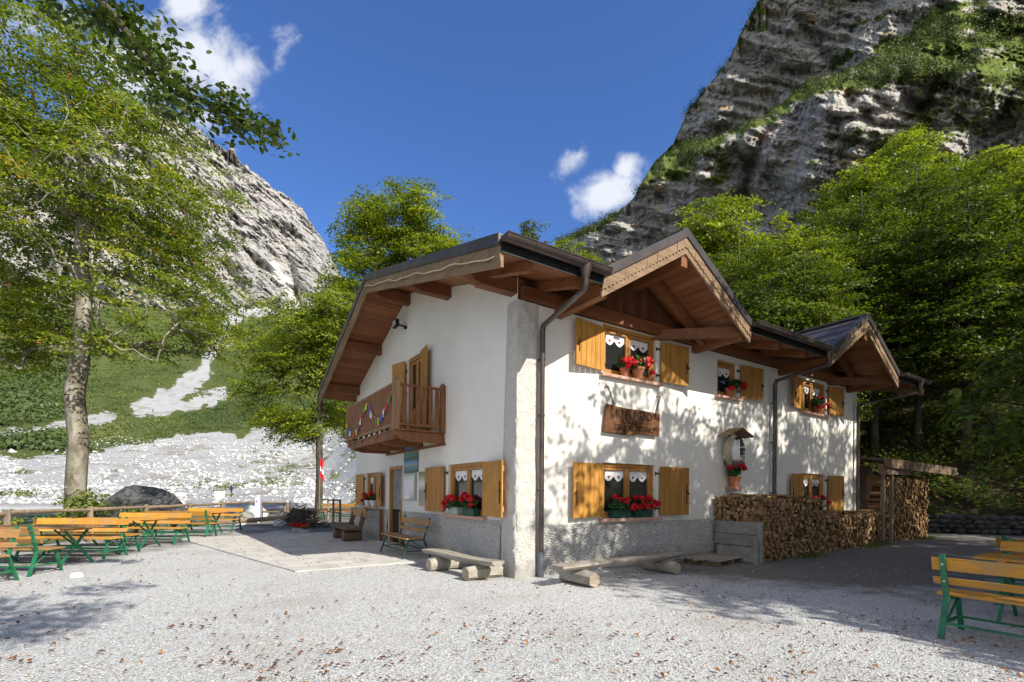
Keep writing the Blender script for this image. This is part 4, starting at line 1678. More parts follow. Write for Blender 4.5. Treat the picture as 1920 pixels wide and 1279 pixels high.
def build_window(side, u0, u1, z0, z1, ls, rs, key):
    mp = mapper(side)

    def bx(mb, a, b, o0, o1, c, d, mi=0):
        p, q = mp(a, o0, c), mp(b, o1, d)
        mb.box(min(p.x, q.x), max(p.x, q.x), min(p.y, q.y), max(p.y, q.y), min(p.z, q.z), max(p.z, q.z), mi)
    fw = .075
    fr = MB()
    bo, bi = -.06, -.14
    bx(fr, u0, u0 + fw, bo, bi, z0, z1)
    bx(fr, u1 - fw, u1, bo, bi, z0, z1)
    bx(fr, u0 + fw, u1 - fw, bo, bi, z1 - fw, z1)
    bx(fr, u0 + fw, u1 - fw, bo, bi, z0, z0 + fw * .8)
    w = fr.build('window', 'frame_wood', house, bevel=.004)
    um = (u0 + u1) / 2
    inner = [(u0 + fw, um), (um, u1 - fw)] if u1 - u0 > 1.0 else [(u0 + fw, u1 - fw)]
    for a, b in inner:
        ca = MB()
        cw = .065
        a, b = a + .004, b - .004
        c, d = z0 + fw * .8 + .004, z1 - fw - .004
        bx(ca, a, a + cw, -.075, -.125, c, d)
        bx(ca, b - cw, b, -.075, -.125, c, d)
        bx(ca, a + cw, b - cw, -.075, -.125, c, c + cw)
        bx(ca, a + cw, b - cw, -.075, -.125, d - cw, d)
        ca.build('casement', 'frame_wood', w, bevel=.004)
        gl = MB()
        bx(gl, a + cw - .01, b - cw + .01, -.128, -.132, c + cw - .01, d - cw + .01)
        gl.build('pane', 'window_glass', w)
        # short lace curtain in front of the dark pane's back, scalloped, with hearts
        cu = MB()
        n = 24
        top = d - cw - .005
        A, B = a + cw + .006, b - cw - .006
        vs = []
        for i in range(n + 1):
            t = i / n
            u = A + (B - A) * t
            dep = .12 + .10 * abs(math.sin(t * math.pi * 2 ))
            wv = .008 * math.sin(t * 40)
            vs.append(mp(u, -.120 + wv * .2, top))
            vs.append(mp(u, -.120 + wv * .4, top - dep))
        cu.add(vs, [(2 * i, 2 * i + 1, 2 * i + 3, 2 * i + 2) for i in range(n)])
        cu.build('curtain', 'curtain', w, recalc=False)
        hm = MB()
        for t in (.25, .75):
            heart(hm, mp, A + (B - A) * t, -.113, top - .13, .07)
        hm.build('heart_trim', 'heart_red', w, recalc=False)
    # sill
    sl = MB()
    bx(sl, u0 - .09, u1 + .12, .10, -.06, z0 - .065, z0 - .003)
    sl.build('sill', 'sill_stone', w, bevel=.006)
    # shutters
    sw = (u1 - u0) / (2 if u1 - u0 > 1.0 else 1) + .05
    zt, zb = min(z1 - .03, 4.82), z0 + .03
    rnd = random.Random(key)
    for on, hinge, sg in ((ls, u0 - .02, -1), (rs, u1 + .08, 1)):
        if not on:
            continue
        ang = rad(rnd.uniform(4, 9))
        sh = MB()
        nb = 6
        dirv = (mp(sg * math.cos(ang), math.sin(ang), 0) - mp(0, 0, 0))
        nrm = (mp(-sg * math.sin(ang), math.cos(ang), 0) - mp(0, 0, 0))
        base = mp(hinge, .045, 0)

        def P(t, o, z):
            return base + dirv * t + nrm * o + Vector((0, 0, z))

        def sbox(t0, t1, o0, o1, c, d):
            vs = [P(t, o, z) for z in (c, d) for (t, o) in ((t0, o0), (t1, o0), (t1, o1), (t0, o1))]
            sh.add(vs, [(0, 3, 2, 1), (4, 5, 6, 7), (0, 1, 5, 4), (1, 2, 6, 5), (2, 3, 7, 6), (3, 0, 4, 7)])
        for i in range(nb):
            t0 = sw * i / nb + .004
            t1 = sw * (i + 1) / nb - .003
            sbox(t0, t1, 0, .028 + rnd.uniform(-.002, .002), zb, zt)
        sbox(.02, sw - .02, -.028, -.0005, zb + .1, zb + .2)
        sbox(.02, sw - .02, -.028, -.0005, zt - .2, zt - .1)
        sh_o = sh.build('shutter', 'shutter_wood', house, bevel=.003)
        hw_ = MB()
        for zz in (zb + .15, zt - .15):
            p0, p1 = P(-.07, -.02, zz), P(.10, -.03, zz)
            hw_.beam(p0, p1, .012, .03)
            q = mp(hinge - sg * .075, .0, zz)
            hw_.tube([q + Vector((0, 0, -.04)), q + Vector((0, 0, .04))], .013, 8)
        hw_.beam(P(sw - .08, .038, zb + .25), P(sw - .08, .038, zt - .38), .012, .012)
        hw_.beam(P(sw - .08, .05, (zb + zt) / 2 - .02), P(sw - .02, .06, (zb + zt) / 2 - .06), .02, .02)
        hw_.build('hinge', 'black_metal', sh_o)
    return w


for w_ in RWIN:
    build_window('R', *w_)
for w_ in LWIN:
    build_window('L', *w_)


def build_doors():
    mp = mapper('L')
    for key, (u0, u1, z0, z1) in (('entrance', LDOOR), ('balcony', BDOOR)):
        fr = MB()
        for a, b, c, d in ((u0, u0 + .09, z0, z1), (u1 - .09, u1, z0, z1), (u0 + .09, u1 - .09, z1 - .09, z1)):
            fr.box(-.02 if key == 'entrance' else .03, .14, a, b, c, d)
        o = fr.build('door_frame', 'frame_wood', house, bevel=.004)
        lf = MB()
        if key == 'entrance':
            # leaf with a pale upper panel and a dark glazed lower panel
            lf.box(.07, .12, u0 + .09, u1 - .09, z0 + .02, z0 + 1.0, 1)
            lf.box(.07, .12, u0 + .09, u1 - .09, z0 + 1.002, z1 - .09, 0)
            d = lf.build('door', ['grey_board', 'dark_inside'], house)
            h = MB()
            h.box(.03, .07, u0 + .16, u0 + .19, .98, 1.12)
            h.beam((.035, u0 + .18, 1.05), (.035, u0 + .30, 1.05), .02, .02)
            h.build('handle', 'steel', d)
        else:
            for a, b in ((u0 + .094, (u0 + u1) / 2 - .004), ((u0 + u1) / 2 + .004, u1 - .094)):
                for c, dd, e, f in ((a, a + .08, z0 + .02, z1 - .094), (b - .08, b, z0 + .02, z1 - .094), (a + .08, b - .08, z0 + .02, z0 + .75), (a + .08, b - .08, z1 - .18, z1 - .094)):
                    lf.box(.06, .11, c, dd, e, f)
            d = lf.build('door', 'frame_wood', house, bevel=.003)
            g = MB()
            g.box(.084, .088, u0 + .15, u1 - .15, z0 + .74, z1 - .17)
            g.build('pane', 'window_glass', d)
            cu = MB()
            cu.box(.070, .074, u0 + .20, u0 + .42, z0 + .8, z1 - .3)
            # shutters of the balcony door
            for hinge, sg in ((u0 - .02, -1), (u1 + .05, 1)):
                sh = MB()
                wd = .60
                ang = rad(8 if sg < 0 else 14)
                for i in range(5):
                    t0, t1 = wd * i / 5 + .003, wd * (i + 1) / 5 - .002
                    pts = [(-.05 - math.sin(ang) * t - o, hinge + sg * math.cos(ang) * t) for t, o in ((t0, 0), (t1, 0), (t1, .03), (t0, .03))]
                    vs = [(p[0], p[1], z) for z in (z0 + .04, z1 - .02) for p in pts]
                    sh.add(vs, [(0, 3, 2, 1), (4, 5, 6, 7), (0, 1, 5, 4), (1, 2, 6, 5), (2, 3, 7, 6), (3, 0, 4, 7)])
                so_ = sh.build('shutter', 'shutter_wood', house, bevel=.003)
                hm = MB()
                for zz in (z0 + .4, (z0 + z1) / 2 + .15, z1 - .3):
                    hm.beam((-.03, hinge - sg * .07, zz), (-.05, hinge + sg * .08, zz), .015, .03)
                hm.build('hinge', 'black_metal', so_)
    # stone threshold
    mb = MB()
    mb.box(-.30, .02, LDOOR[0] - .1, LDOOR[1] + .1, -.02, .075)
    mb.build('doorstep', 'concrete', house, bevel=.01)


build_doors()


def build_balcony():
    y0, y1, d = 2.95, 6.96, 1.17
    zf = 2.90
    fl = MB()
    for k in range(8):
        fl.box(-d + k * d / 8 + .003, -d + (k + 1) * d / 8 - .003, y0, y1, zf - .04, zf)
    bal = fl.build('balcony', 'balcony_wood', house)
    # brackets
    for y in (3.08, 4.35, 5.62, 6.84):
        br = MB()
        L = .3
        xo = -d - .02
        zb, zt = zf - .26, zf - .045
        prof = [(.0, zb), (xo + L + .08, zb), (xo + L, zb + .03), (xo + L * .6, zb + .05), (xo + L * .35, zb + .11), (xo + .02, zb + .14), (xo, zb + .16), (xo, zt), (0, zt)]
        br.poly([(p[0], y - .08, p[1]) for p in prof], (0, 1, 0), .16)
        br.build('bracket', 'balcony_wood', bal, bevel=.005)
    # fascia at the wall below the floor and outer edge board
    mb = MB()
    mb.box(-.07, -.005, y0 - .02, y1 + .02, zf - .31, zf - .262)
    mb.box(-d + .02, -d + .10, y0 + .22, y1 - .22, zf - .20, zf - .045)
    mb.build('bearer', 'balcony_wood', bal)
    zt = 3.90
    for (x, y, wd) in ((-d + .01, y0 + .05, .13), (-d + .01, y1 - .05, .11), (-.06, y0 + .05, .11), (-.06, y1 - .05, .11)):
        p = MB()
        p.box(x - wd / 2, x + wd / 2, y - wd / 2, y + wd / 2, zf - .02, zt + .04)
        p.lathe([(wd * .5, 0), (wd * .42, .03), (wd * .2, .055), (0, .06)], 12, 0, (x, y, zt + .04))
        p.build('post', 'balcony_wood_light' if x < -.5 else 'balcony_wood', bal, bevel=.006)
    rl = MB()
    rl.box(-d - .04, -d + .05, y0 + .115, y1 - .105, zt - .05, zt)
    rl.box(-d - .03, -d + .04, y0 + .115, y1 - .105, zf + .06, zf + .12)
    rl.build('rail', 'balcony_wood_light', bal, bevel=.006)
    rl = MB()
    for y in (y0 + .05, y1 - .05):
        rl.box(-d + .075, -.115, y - .035, y + .035, zt - .06, zt - .01)
        rl.box(-d + .075, -.115, y - .03, y + .03, zf + .07, zf + .13)
    rl.build('rail', 'balcony_wood', bal, bevel=.006)
    # close set boards on the front
    n = 34
    rnd = random.Random(4)
    fb = MB()
    for i in range(n):
        a = y0 + .12 + (y1 - y0 - .23) * i / n
        b = y0 + .12 + (y1 - y0 - .23) * (i + 1) / n
        t = rnd.uniform(0, .006)
        fb.box(-d - .028 - t, -d - .004 - t, a + .003, b - .004, zf + .121, zt - .051)
    fb.build('front_boards', 'balcony_wood', bal, bevel=.003)
    for y in (y0 + .05, y1 - .05):
        for x in np.linspace(-d + .2, -.2, 6):
            bb = MB()
            bb.box(x - .045, x + .045, y - .014, y + .014, zf + .13, zt - .06)
            bb.build('baluster', 'balcony_wood', bal, bevel=.003)
    return y0, y1, d, zf, zt


BAL = build_balcony()

# small fittings of the house
def fittings():
    # floodlight
    mb = MB()
    mb.box(-.30, -.20, 5.50, 5.78, 6.00, 6.20)
    fl = mb.build('floodlight', 'black_metal', house, bevel=.008)
    mb = MB()
    mb.box(-.305, -.301, 5.53, 5.75, 6.03, 6.17)
    mb.build('lens', 'board_glass', fl)
    mb = MB()
    mb.beam((-.2, 5.62, 6.08), (-.0, 5.50, 6.02), .04, .04)
    mb.tube([(-.0, 5.5, 6.0), (-.05, 5.5, 6.0)], .05, 10)
    mb.build('bracket', 'black_metal', fl)
    # notice board with glass front beside the door
    mb = MB()
    y0, y1, z0, z1 = 4.72, 5.62, 1.32, 2.0
    for a, b, c, d in ((y0, y1, z0, z0 + .035), (y0, y1, z1 - .035, z1), (y0, y0 + .035, z0, z1), (y1 - .035, y1, z0, z1)):
        mb.box(-.07, -.01, a, b, c, d)
    return


fittings()


# ------------------------------------------------------------------ wall mounted things
def wall_things():
    # posters of lakes
    for i, (z0, z1, lab) in enumerate(((2.36, 2.74, 'blue lake poster, upper of two posters above the notice case'), (2.03, 2.35, 'blue mountain poster, lower of two posters above the notice case'))):
        e = empty('poster', W(-.02, 5.0, z0), HA, lab, 'poster', 'blue posters beside the entrance door')
        mb = MB()
        mb.box(-.012, 0.0, -.45, .55, 0, z1 - z0)
        mb.build('sheet', 'poster_lake', e)
    e = empty('notice_case', W(-.005, 5.12, 1.30), HA, 'glass fronted notice case beside the entrance reflecting the white riverbed', 'notice board')
    mb = MB()
    w, h = .46, .70
    for a, b, c, d in ((-w, w, 0, .035), (-w, w, h - .035, h), (-w, -w + .035, .035, h - .035), (w - .035, w, .035, h - .035)):
        mb.box(-.07, -.0, a, b, c, d)
    mb.build('frame', 'steel', e, bevel=.004)
    mb = MB()
    mb.box(-.045, -.04, -w + .03, w - .03, .03, h - .03)
    mb.build('glass', 'board_glass', e)
    e = empty('area_map', W(-.005, 4.12, 1.17), HA, 'tall pale valley map panel between notice case and shutter', 'map')
    mb = MB()
    mb.box(-.015, 0, -.38, .38, 0, .86)
    mb.build('panel', 'poster_valley', e)
    # brown board standing left of the door
    e = empty('leaning_board', W(-.11, 7.22, .0), HA, 'narrow brown board standing against the wall left of the entrance', 'board')
    mb = MB()
    mb.box(-.05, .04, -.035, .035, 0, 1.0)
    mb.build('board', 'balcony_wood', e, bevel=.004)
    e = empty('leaning_board', W(-.11, 5.55, .0), HA, 'narrow brown board standing behind the green framed bench beside the door', 'board')
    mb = MB()
    mb.box(-.04, .03, -.035, .035, 0, .98)
    mb.build('board', 'frame_wood', e, bevel=.004)
    # two chains on the gable wall above the balcony
    e = empty('wall_chain', W(-.06, 6.95, 4.0), HA, 'thin metal hook hanging on the gable wall, farther of two above the balcony', 'hook')
    mb = MB()
    mb.tube([(0, 0, .0), (0, .02, .15), (0, .0, .36)], .012, 6)
    mb.tube([(0, 0, .36), (.05, 0, .38)], .012, 6)
    mb.build('rod', 'black_metal', e)
    e = empty('wall_chain', W(-.06, 6.15, 4.05), HA, 'thin metal hook hanging on the gable wall, nearer of two above the balcony', 'hook')
    mb = MB()
    mb.tube([(0, -.03, .0), (0, .0, .18), (0, .03, .42)], .012, 6)
    mb.tube([(0, .03, .42), (.05, .03, .44)], .012, 6)
    mb.build('rod', 'black_metal', e)


wall_things()


def text_obj(name, body, size, parent, loc, rot, mat, ext=.004, sx=1.0, sp=1.0):
    cu = bpy.data.curves.new(name, 'FONT')
    cu.body = body
    cu.size = size
    cu.align_x = 'CENTER'
    cu.align_y = 'CENTER'
    cu.extrude = ext
    cu.offset = .0035
    cu.space_character = sp
    cu.materials.append(MATS[mat])
    o = bpy.data.objects.new(name, cu)
    COL.objects.link(o)
    o.parent = parent
    o.location = loc
    o.rotation_euler = rot
    me = bpy.data.meshes.new_from_object(o)
    bpy.data.objects.remove(o)
    bpy.data.curves.remove(cu)
    o = bpy.data.objects.new(name, me)
    COL.objects.link(o)
    o.parent = parent
    o.location = loc
    o.rotation_euler = rot
    o.scale = (sx, 1, 1)
    return o


def hanging_sign():
    simple('burnt_letter', (.018, .008, .005), (.04, .016, .008), 9, rough=.6, bump=.1)
    e = empty('hanging_sign', W(2.84, -.07, 2.98), HA, 'carved brown wooden name board hanging on two chains between the windows', 'sign')
    mb = MB()
    top = [(-.76, .33), (-.5, .30), (-.2, .285), (.2, .29), (.55, .275), (.80, .27)]
    bot = [(.77, -.22), (.45, -.215), (.2, -.205), (.05, -.24), (-.15, -.265), (-.45, -.25), (-.83, -.24)]
    mb.poly([(p[0], 0.035, p[1]) for p in top + bot], (0, -1, 0), .06)
    mb.build('board', 'plaque_wood', e, bevel=.012)
    r = (rad(90), 0, 0)
    text_obj('lettering', 'RIFUGIO', .235, e, (.02, -.030, .155), r, 'burnt_letter', sx=1.12, sp=1.12)
    text_obj('lettering', 'CROZ', .15, e, (-.12, -.030, .015), r, 'burnt_letter', sx=1.0, sp=1.1)
    text_obj('lettering', "DELL'ALTISSIMO", .155, e, (.03, -.030, -.115), r, 'burnt_letter', sx=1.0, sp=1.06)
    # small carved flower ornament at the lower left
    orn = MB()
    for k in range(6):
        a = k * math.pi / 3
        orn.tube([(-.56, -.032, .03), (-.56 + .055 * math.cos(a), -.032, .03 + .055 * math.sin(a))], [.006, .012], 6)
    orn.build('ornament', 'fascia_wood_cross', e)
    for x0, z0, x1, z1 in ((-.74, .66, -.58, .32), (.80, .64, .66, .285)):
        ch = MB()
        n = 9
        for k in range(n):
            t0 = (k - .12) / n
            t1 = (k + 1.12) / n
            a = Vector((x0, -.03, z0)).lerp(Vector((x1, -.03, z1)), t0)
            b = Vector((x0, -.03, z0)).lerp(Vector((x1, -.03, z1)), t1)
            side = Vector((0, 1, 0)) if k % 2 else Vector((b - a).cross(Vector((0, 1, 0))).normalized())
            c = (a + b) / 2
            L = (b - a) / 2
            ring = [c + L * math.cos(q) + side * .02 * math.sin(q) for q in [2 * math.pi * j / 10 for j in range(11)]]
            ch.tube(ring, .008, 5, cap=False)
        ch.tube([(x0, .07, z0 + .01), (x0, -.04, z0 + .01)], .008, 6)
        ch.build('chain', 'black_metal', e)


hanging_sign()


def foliage(name, mat, parent, blobs, n, size, seed, up=.8, kind=None):
    """leaves filling ellipsoid blobs (cx,cy,cz,rx,ry,rz)"""
    rng = np.random.default_rng(seed)
    Ps, Ns = [], []
    vol = np.array([b[3] * b[4] * b[5] for b in blobs]) ** .8
    for b, k in zip(blobs, (n * vol / vol.sum()).astype(int) + 1):
        d = rng.normal(size=(k, 3))
        d /= np.linalg.norm(d, axis=1, keepdims=True)
        r = rng.random(k) ** .38
        q = d * r[:, None]
        Ps.append(np.array(b[:3]) + q * b[3:6])
        Ns.append(d + [0, 0, up] + rng.normal(size=(k, 3)) * .45)
    P, N_ = np.concatenate(Ps), np.concatenate(Ns)
    v, q = leaf_cards(P, N_, size, rng, .85)
    return quads_obj(name, v, q, mat, parent, tint=rng.random(len(q)))


def bloom(parent, p, r, seed):
    """one geranium head: petals packed on a ball"""
    rng = np.random.default_rng(seed)
    n = 46
    d = rng.normal(size=(n, 3))
    d /= np.linalg.norm(d, axis=1, keepdims=True)
    d[:, 2] = d[:, 2] * .75
    P = np.array(p) + d * r * rng.uniform(.65, 1, (n, 1))
    v, q = leaf_cards(P, d + rng.normal(size=(n, 3)) * .3, r * .95, rng, .95)
    return quads_obj('bloom', v, q, 'petal', parent, tint=rng.random(len(q)))


def geranium(name, label, group, loc, rz, kind, w, blooms, fol_h=.2, spread=1.0, seed=1, mat=None, leaves=260, droop=0.0):
    e = empty(name, loc, rz, label, 'flower box' if kind == 'box' else 'flower pot', group)
    mb = MB()
    if kind == 'box':
        h = .14
        prof = [(-w / 2 + .015, -.07, 0), (w / 2 - .015, -.07, 0), (w / 2 - .015, .07, 0), (-w / 2 + .015, .07, 0)]
        topp = [(-w / 2, -.085, h), (w / 2, -.085, h), (w / 2, .085, h), (-w / 2, .085, h)]
        mb.add(prof + topp, [(0, 3, 2, 1), (4, 5, 6, 7), (0, 1, 5, 4), (1, 2, 6, 5), (2, 3, 7, 6), (3, 0, 4, 7)])
        mb.box(-w / 2 - .008, w / 2 + .008, -.093, .093, h, h + .018)
        mb.build('planter', mat or 'dark_green_paint', e, bevel=.004)
    else:
        h = w * .85
        mb.lathe([(0, 0), (w * .33, 0), (w * .46, h * .8), (w * .5, h * .8), (w * .52, h), (w * .45, h), (w * .43, h * .9), (0, h * .9)], 20)
        mb.build('pot', mat or 'terracotta', e, smooth='auto')
    rng = random.Random(seed)
    bl = []
    for i in range(5):
        bl.append((rng.uniform(-.38, .38) * w * spread, rng.uniform(-.06, .02), h + fol_h * rng.uniform(.2, .7) - droop * rng.random(), w * .24 * spread, .11, fol_h * .45))
    foliage('foliage', 'geranium_leaf', e, bl, int(leaves * 1.5), .062, seed)
    st = MB()
    for i, (bx_, by_, bz_) in enumerate(blooms):
        st.tube([(bx_ * .6, 0, h), (bx_, by_ * .8, (h + bz_) / 2), (bx_, by_, bz_)], .004, 5)
        bloom(e, (bx_, by_, bz_), .054 + .016 * rng.random(), seed * 31 + i)
    st.build('stems', 'geranium_leaf', e)
    return e


def all_geraniums():
    rnd = random.Random(3)
    # lower window by the corner: two green boxes
    def bl(n, w, z0, z1, y=-.10, sd=0):
        r = random.Random(sd)
        return [(-w / 2 + w * (i + .5) / n + r.uniform(-.03, .03), y + r.uniform(-.05, .04), r.uniform(z0, z1)) for i in range(n)]
    g = 'red geraniums on the window sills'
    geranium('geranium_box', 'left one of two green boxes of red geraniums on the lower sill nearest the corner', g, W(2.52, -.02, 1.02), HA, 'box', .52, bl(4, .5, .32, .48, sd=1) + [(.22, -.14, .2)], seed=11)
    geranium('geranium_box', 'right one of two green boxes of red geraniums on the lower sill nearest the corner', g, W(3.18, -.02, 1.02), HA, 'box', .52, bl(8, .78, .24, .50, sd=2) + [(-.25, -.14, .22), (.0, -.15, .24), (.38, -.12, .28)], seed=12, spread=1.1)
    geranium('geranium_pot', 'terracotta pot of red geraniums with many blooms, upper sill nearest the corner', g, W(3.02, -.03, 3.925), HA, 'pot', .28, bl(7, .72, .28, .46, sd=3) + [(-.42, -.12, .20), (.30, -.12, .16), (.18, -.1, .3)], seed=13, spread=1.7, fol_h=.26, leaves=340)
    geranium('geranium_pot', 'small terracotta pot at the left end of the upper sill nearest the corner', g, W(2.62, -.03, 3.925), HA, 'pot', .20, bl(3, .34, .22, .40, sd=4), seed=14, spread=1.6, fol_h=.2, leaves=180)
    geranium('geranium_pot', 'bushy geranium pot with few blooms on the small upper middle window', g, W(6.25, -.04, 3.925), HA, 'pot', .24, [(-.12, -.12, .18), (.42, -.1, .36), (.5, -.1, .30), (.4, -.12, .25)], seed=15, spread=2.0, fol_h=.22, leaves=420)
    geranium('geranium_pot', 'pot of red geraniums on the upper sill farthest from the corner', g, W(10.62, -.04, 3.925), HA, 'pot', .26, bl(3, .3, .36, .50, sd=6) + [(.4, -.1, .30), (-.2, -.12, .16), (.05, -.12, .2), (.48, -.1, .22)], seed=16, spread=2.0, fol_h=.26, leaves=400)
    geranium('geranium_box', 'dark box of red geraniums on the lower sill behind the wood pile', g, W(10.5, -.03, 1.02), HA, 'box', .7, [(-.2, -.1, .42), (.25, -.1, .46), (.3, -.12, .40), (.65, -.1, .28)], seed=17, spread=1.1, mat='dark_inside', leaves=420)
    r2 = HA - rad(90)
    geranium('geranium_box', 'nearer grey green box of red geraniums on the left wall window', g, W(-.02, 1.66, 1.04), r2, 'box', .50, bl(6, .62, .30, .50, sd=8) + [(.2, -.12, .22)], seed=18, mat='dark_green_paint', spread=1.1)
    geranium('geranium_box', 'farther pale box of red geraniums on the left wall window', g, W(-.02, 2.38, 1.04), r2, 'box', .46, bl(4, .5, .28, .46, sd=9) + [(-.3, -.12, .16), (-.34, -.12, .24)], seed=19, mat='grey_plastic')
    geranium('geranium_pot', 'nearer white pot of red geraniums on the left wall window beyond the door', g, W(-.03, 8.25, 1.04), r2, 'pot', .24, bl(4, .4, .26, .46, sd=10), seed=20, mat='white_paint', spread=1.6, leaves=260)
    geranium('geranium_pot', 'farther white pot of red geraniums on the left wall window beyond the door', g, W(-.03, 8.85, 1.04), r2, 'pot', .24, bl(4, .4, .24, .42, sd=11) + [(-.35, -.1, .2)], seed=21, mat='white_paint', spread=1.6, leaves=260)
    geranium('geranium_trough', 'low bed of red geraniums on the ground at the far end of the terrace', g, W(-1.5, 12.2, 0), HA - rad(60), 'box', .9, bl(10, .9, .2, .32, sd=12), seed=22, mat='grey_plastic', fol_h=.12)
    # bracket and hanging pot below the little shrine
    e = empty('wall_bracket', W(6.28, -.0, 1.60), HA, 'small pale stone bracket on the wall carrying the flower pot', 'bracket')
    mb = MB()
    mb.poly([(-.1, 0, 0), (.1, 0, 0), (.16, 0, .1), (-.16, 0, .1)], (0, -1, 0), .28)
    mb.build('corbel', 'sill_stone', e, bevel=.01)
    geranium('geranium_pot', 'terracotta pot with trailing geranium on the wall bracket under the little shrine', g, W(6.28, -.16, 1.70), HA, 'pot', .30, [(-.32, -.1, .46), (.12, -.16, .50), (.2, -.14, .46), (.05, -.1, .52)], seed=23, spread=1.6, fol_h=.30, leaves=460)


all_geraniums()


def wall_shrine():
    e = empty('wall_shrine', W(6.30, -.0, 2.22), HA, 'little wooden wall shrine of a bent log ring under a shingle roof', 'shrine')
    e.scale = (1.14, 1.0, 1.08)
    mb = MB()
    pts, rs = [], []
    for i in range(13):
        a = rad(115 + i * 18)
        pts.append((.27 * math.cos(a), -.16, .33 + .34 * math.sin(a)))
        rs.append(.085 - .03 * abs(i - 4) / 9)
    mb.tube(pts, rs, 12, wob=.12, seed=3)
    mb.build('log_ring', 'log_end', e, smooth=True)
    mb = MB()
    for i in range(9):
        a = rad(60 - i * 17)
        c = Vector((.27 * math.cos(a), -.14, .33 + .33 * math.sin(a)))
        mb.tube([c + Vector((0, .05, 0)), c + Vector((0.01, -.07, .01))], .042, 8, wob=.25, seed=i)
    mb.build('bark', 'dark_bark', e)
    mb = MB()
    rnd = random.Random(5)
    for sg in (-1, 1):
        for j in range(3):
            for i in range(4):
                x0, x1 = sg * (j * .13), sg * (j * .13 + .16)
                z0, z1 = .83 - abs(x0) * .42 + .004 * j, .83 - abs(x1) * .42
                y0 = -.36 + i * .09
                vs = [(x0, y0, z0), (x1, y0, z1), (x1, y0 + .085, z1), (x0, y0 + .085, z0)]
                dz = .018 + rnd.uniform(0, .012)
                mb.add(vs + [(v[0], v[1], v[2] + dz) for v in vs], [(0, 3, 2, 1), (4, 5, 6, 7), (0, 1, 5, 4), (1, 2, 6, 5), (2, 3, 7, 6), (3, 0, 4, 7)])
    mb.build('shingle_roof', 'fascia_wood_cross', e)
    mb = MB()       # robed pale figurine
    mb.lathe([(0, 0), (.10, 0), (.115, .08), (.13, .2), (.12, .30), (.08, .37), (.06, .39), (.075, .42), (.07, .47), (.03, .50), (0, .505)], 18, 0, (.0, -.13, .10))
    mb.build('figurine', 'white_paint', e, smooth=True)
    mb = MB()
    mb.box(-.2, .24, -.26, 0, .02, .10)
    mb.build('shelf', 'dark_rustic', e, bevel=.01)
    mb = MB()
    mb.box(.10, .125, -.20, 0, .10, .60)
    mb.build('side_board', 'white_paint', e)


wall_shrine()


def prayer_flags():
    y0, y1, d, zf, zt = BAL
    e = empty('bunting', W(-d - .06, 5.0, 3.2), HA, 'string of small coloured prayer flags draped across the balcony front', 'bunting')
    o = Vector((-d - .06, 5.0, 3.2))
    ctl = [(3.08, 3.66), (3.5, 3.30), (3.95, 3.16), (4.15, 3.34), (4.6, 3.86), (5.1, 3.42), (5.6, 3.12), (6.1, 3.22), (6.4, 3.24), (6.85, 3.52)]
    ctl = [(3.08, 3.70), (3.45, 3.44), (3.95, 3.20), (4.45, 3.36), (4.85, 3.72), (5.15, 3.66), (5.5, 3.34), (5.85, 3.15), (6.3, 3.13), (6.6, 3.24), (6.88, 3.48)]
    pts = []
    for i in range(61):
        t = i / 60
        y = 3.08 + 3.8 * t
        z = np.interp(y, [c[0] for c in ctl], [c[1] for c in ctl])
        pts.append(Vector((-.0, y - 5.0, z - 3.2)))
    mb = MB()
    mb.tube(pts, .004, 5)
    mb.build('string', 'cord', e)
    cols = ['flag_green', 'flag_red', 'flag_white', 'flag_blue', 'flag_yellow']
    rnd = random.Random(9)
    for i in range(1, 60, 3):
        c = cols[(i // 3) % 5]
        p = pts[i]
        q = pts[min(i + 2, 60)]
        f = MB()
        n = 4
        dz = -.15 - rnd.uniform(0, .03)
        sk = rnd.uniform(-.03, .03)
        vs = []
        for a in range(n + 1):
            for b in range(n + 1):
                s, t = a / n, b / n
                base = p.lerp(q, s)
                vs.append((base.x - .012 - .015 * math.sin(s * 5 + i) * t, base.y + sk * t, base.z + dz * t + .02 * t * math.sin(s * 3)))
        fs = [(a * (n + 1) + b, a * (n + 1) + b + 1, (a + 1) * (n + 1) + b + 1, (a + 1) * (n + 1) + b) for a in range(n) for b in range(n)]
        f.add(vs, fs)
        f.build('flag', c, e, recalc=False, smooth=True)


prayer_flags()


# ------------------------------------------------------------------ paving, leaves
def paving():
    o = Vector((-4.05, 9.05, 0))
    e_loc = W(0, 0, 0)
    mb = MB()
    # in house coordinates
    pts_w = [Vector((-4.05, 9.05, 0)), Vector((-1.30, 10.95, 0)), W(-.02, 3.0), W(-.02, 11.4), W(-5.3, 11.4)]
    inv = Matrix.Rotation(-HA, 4, 'Z') @ Matrix.Translation(-HC)
    pts = [inv @ p for p in pts_w]
    mb.poly([(p.x, p.y, .0) for p in pts], (0, 0, 1), .028)
    ob = mb.build('terrace_paving', 'paving_slab', None)
    ob.location = HC
    ob.rotation_euler = (0, 0, HA)
    tag(ob, 'pale stone slab terrace in front of the entrance', 'paving', kind='structure')


paving()


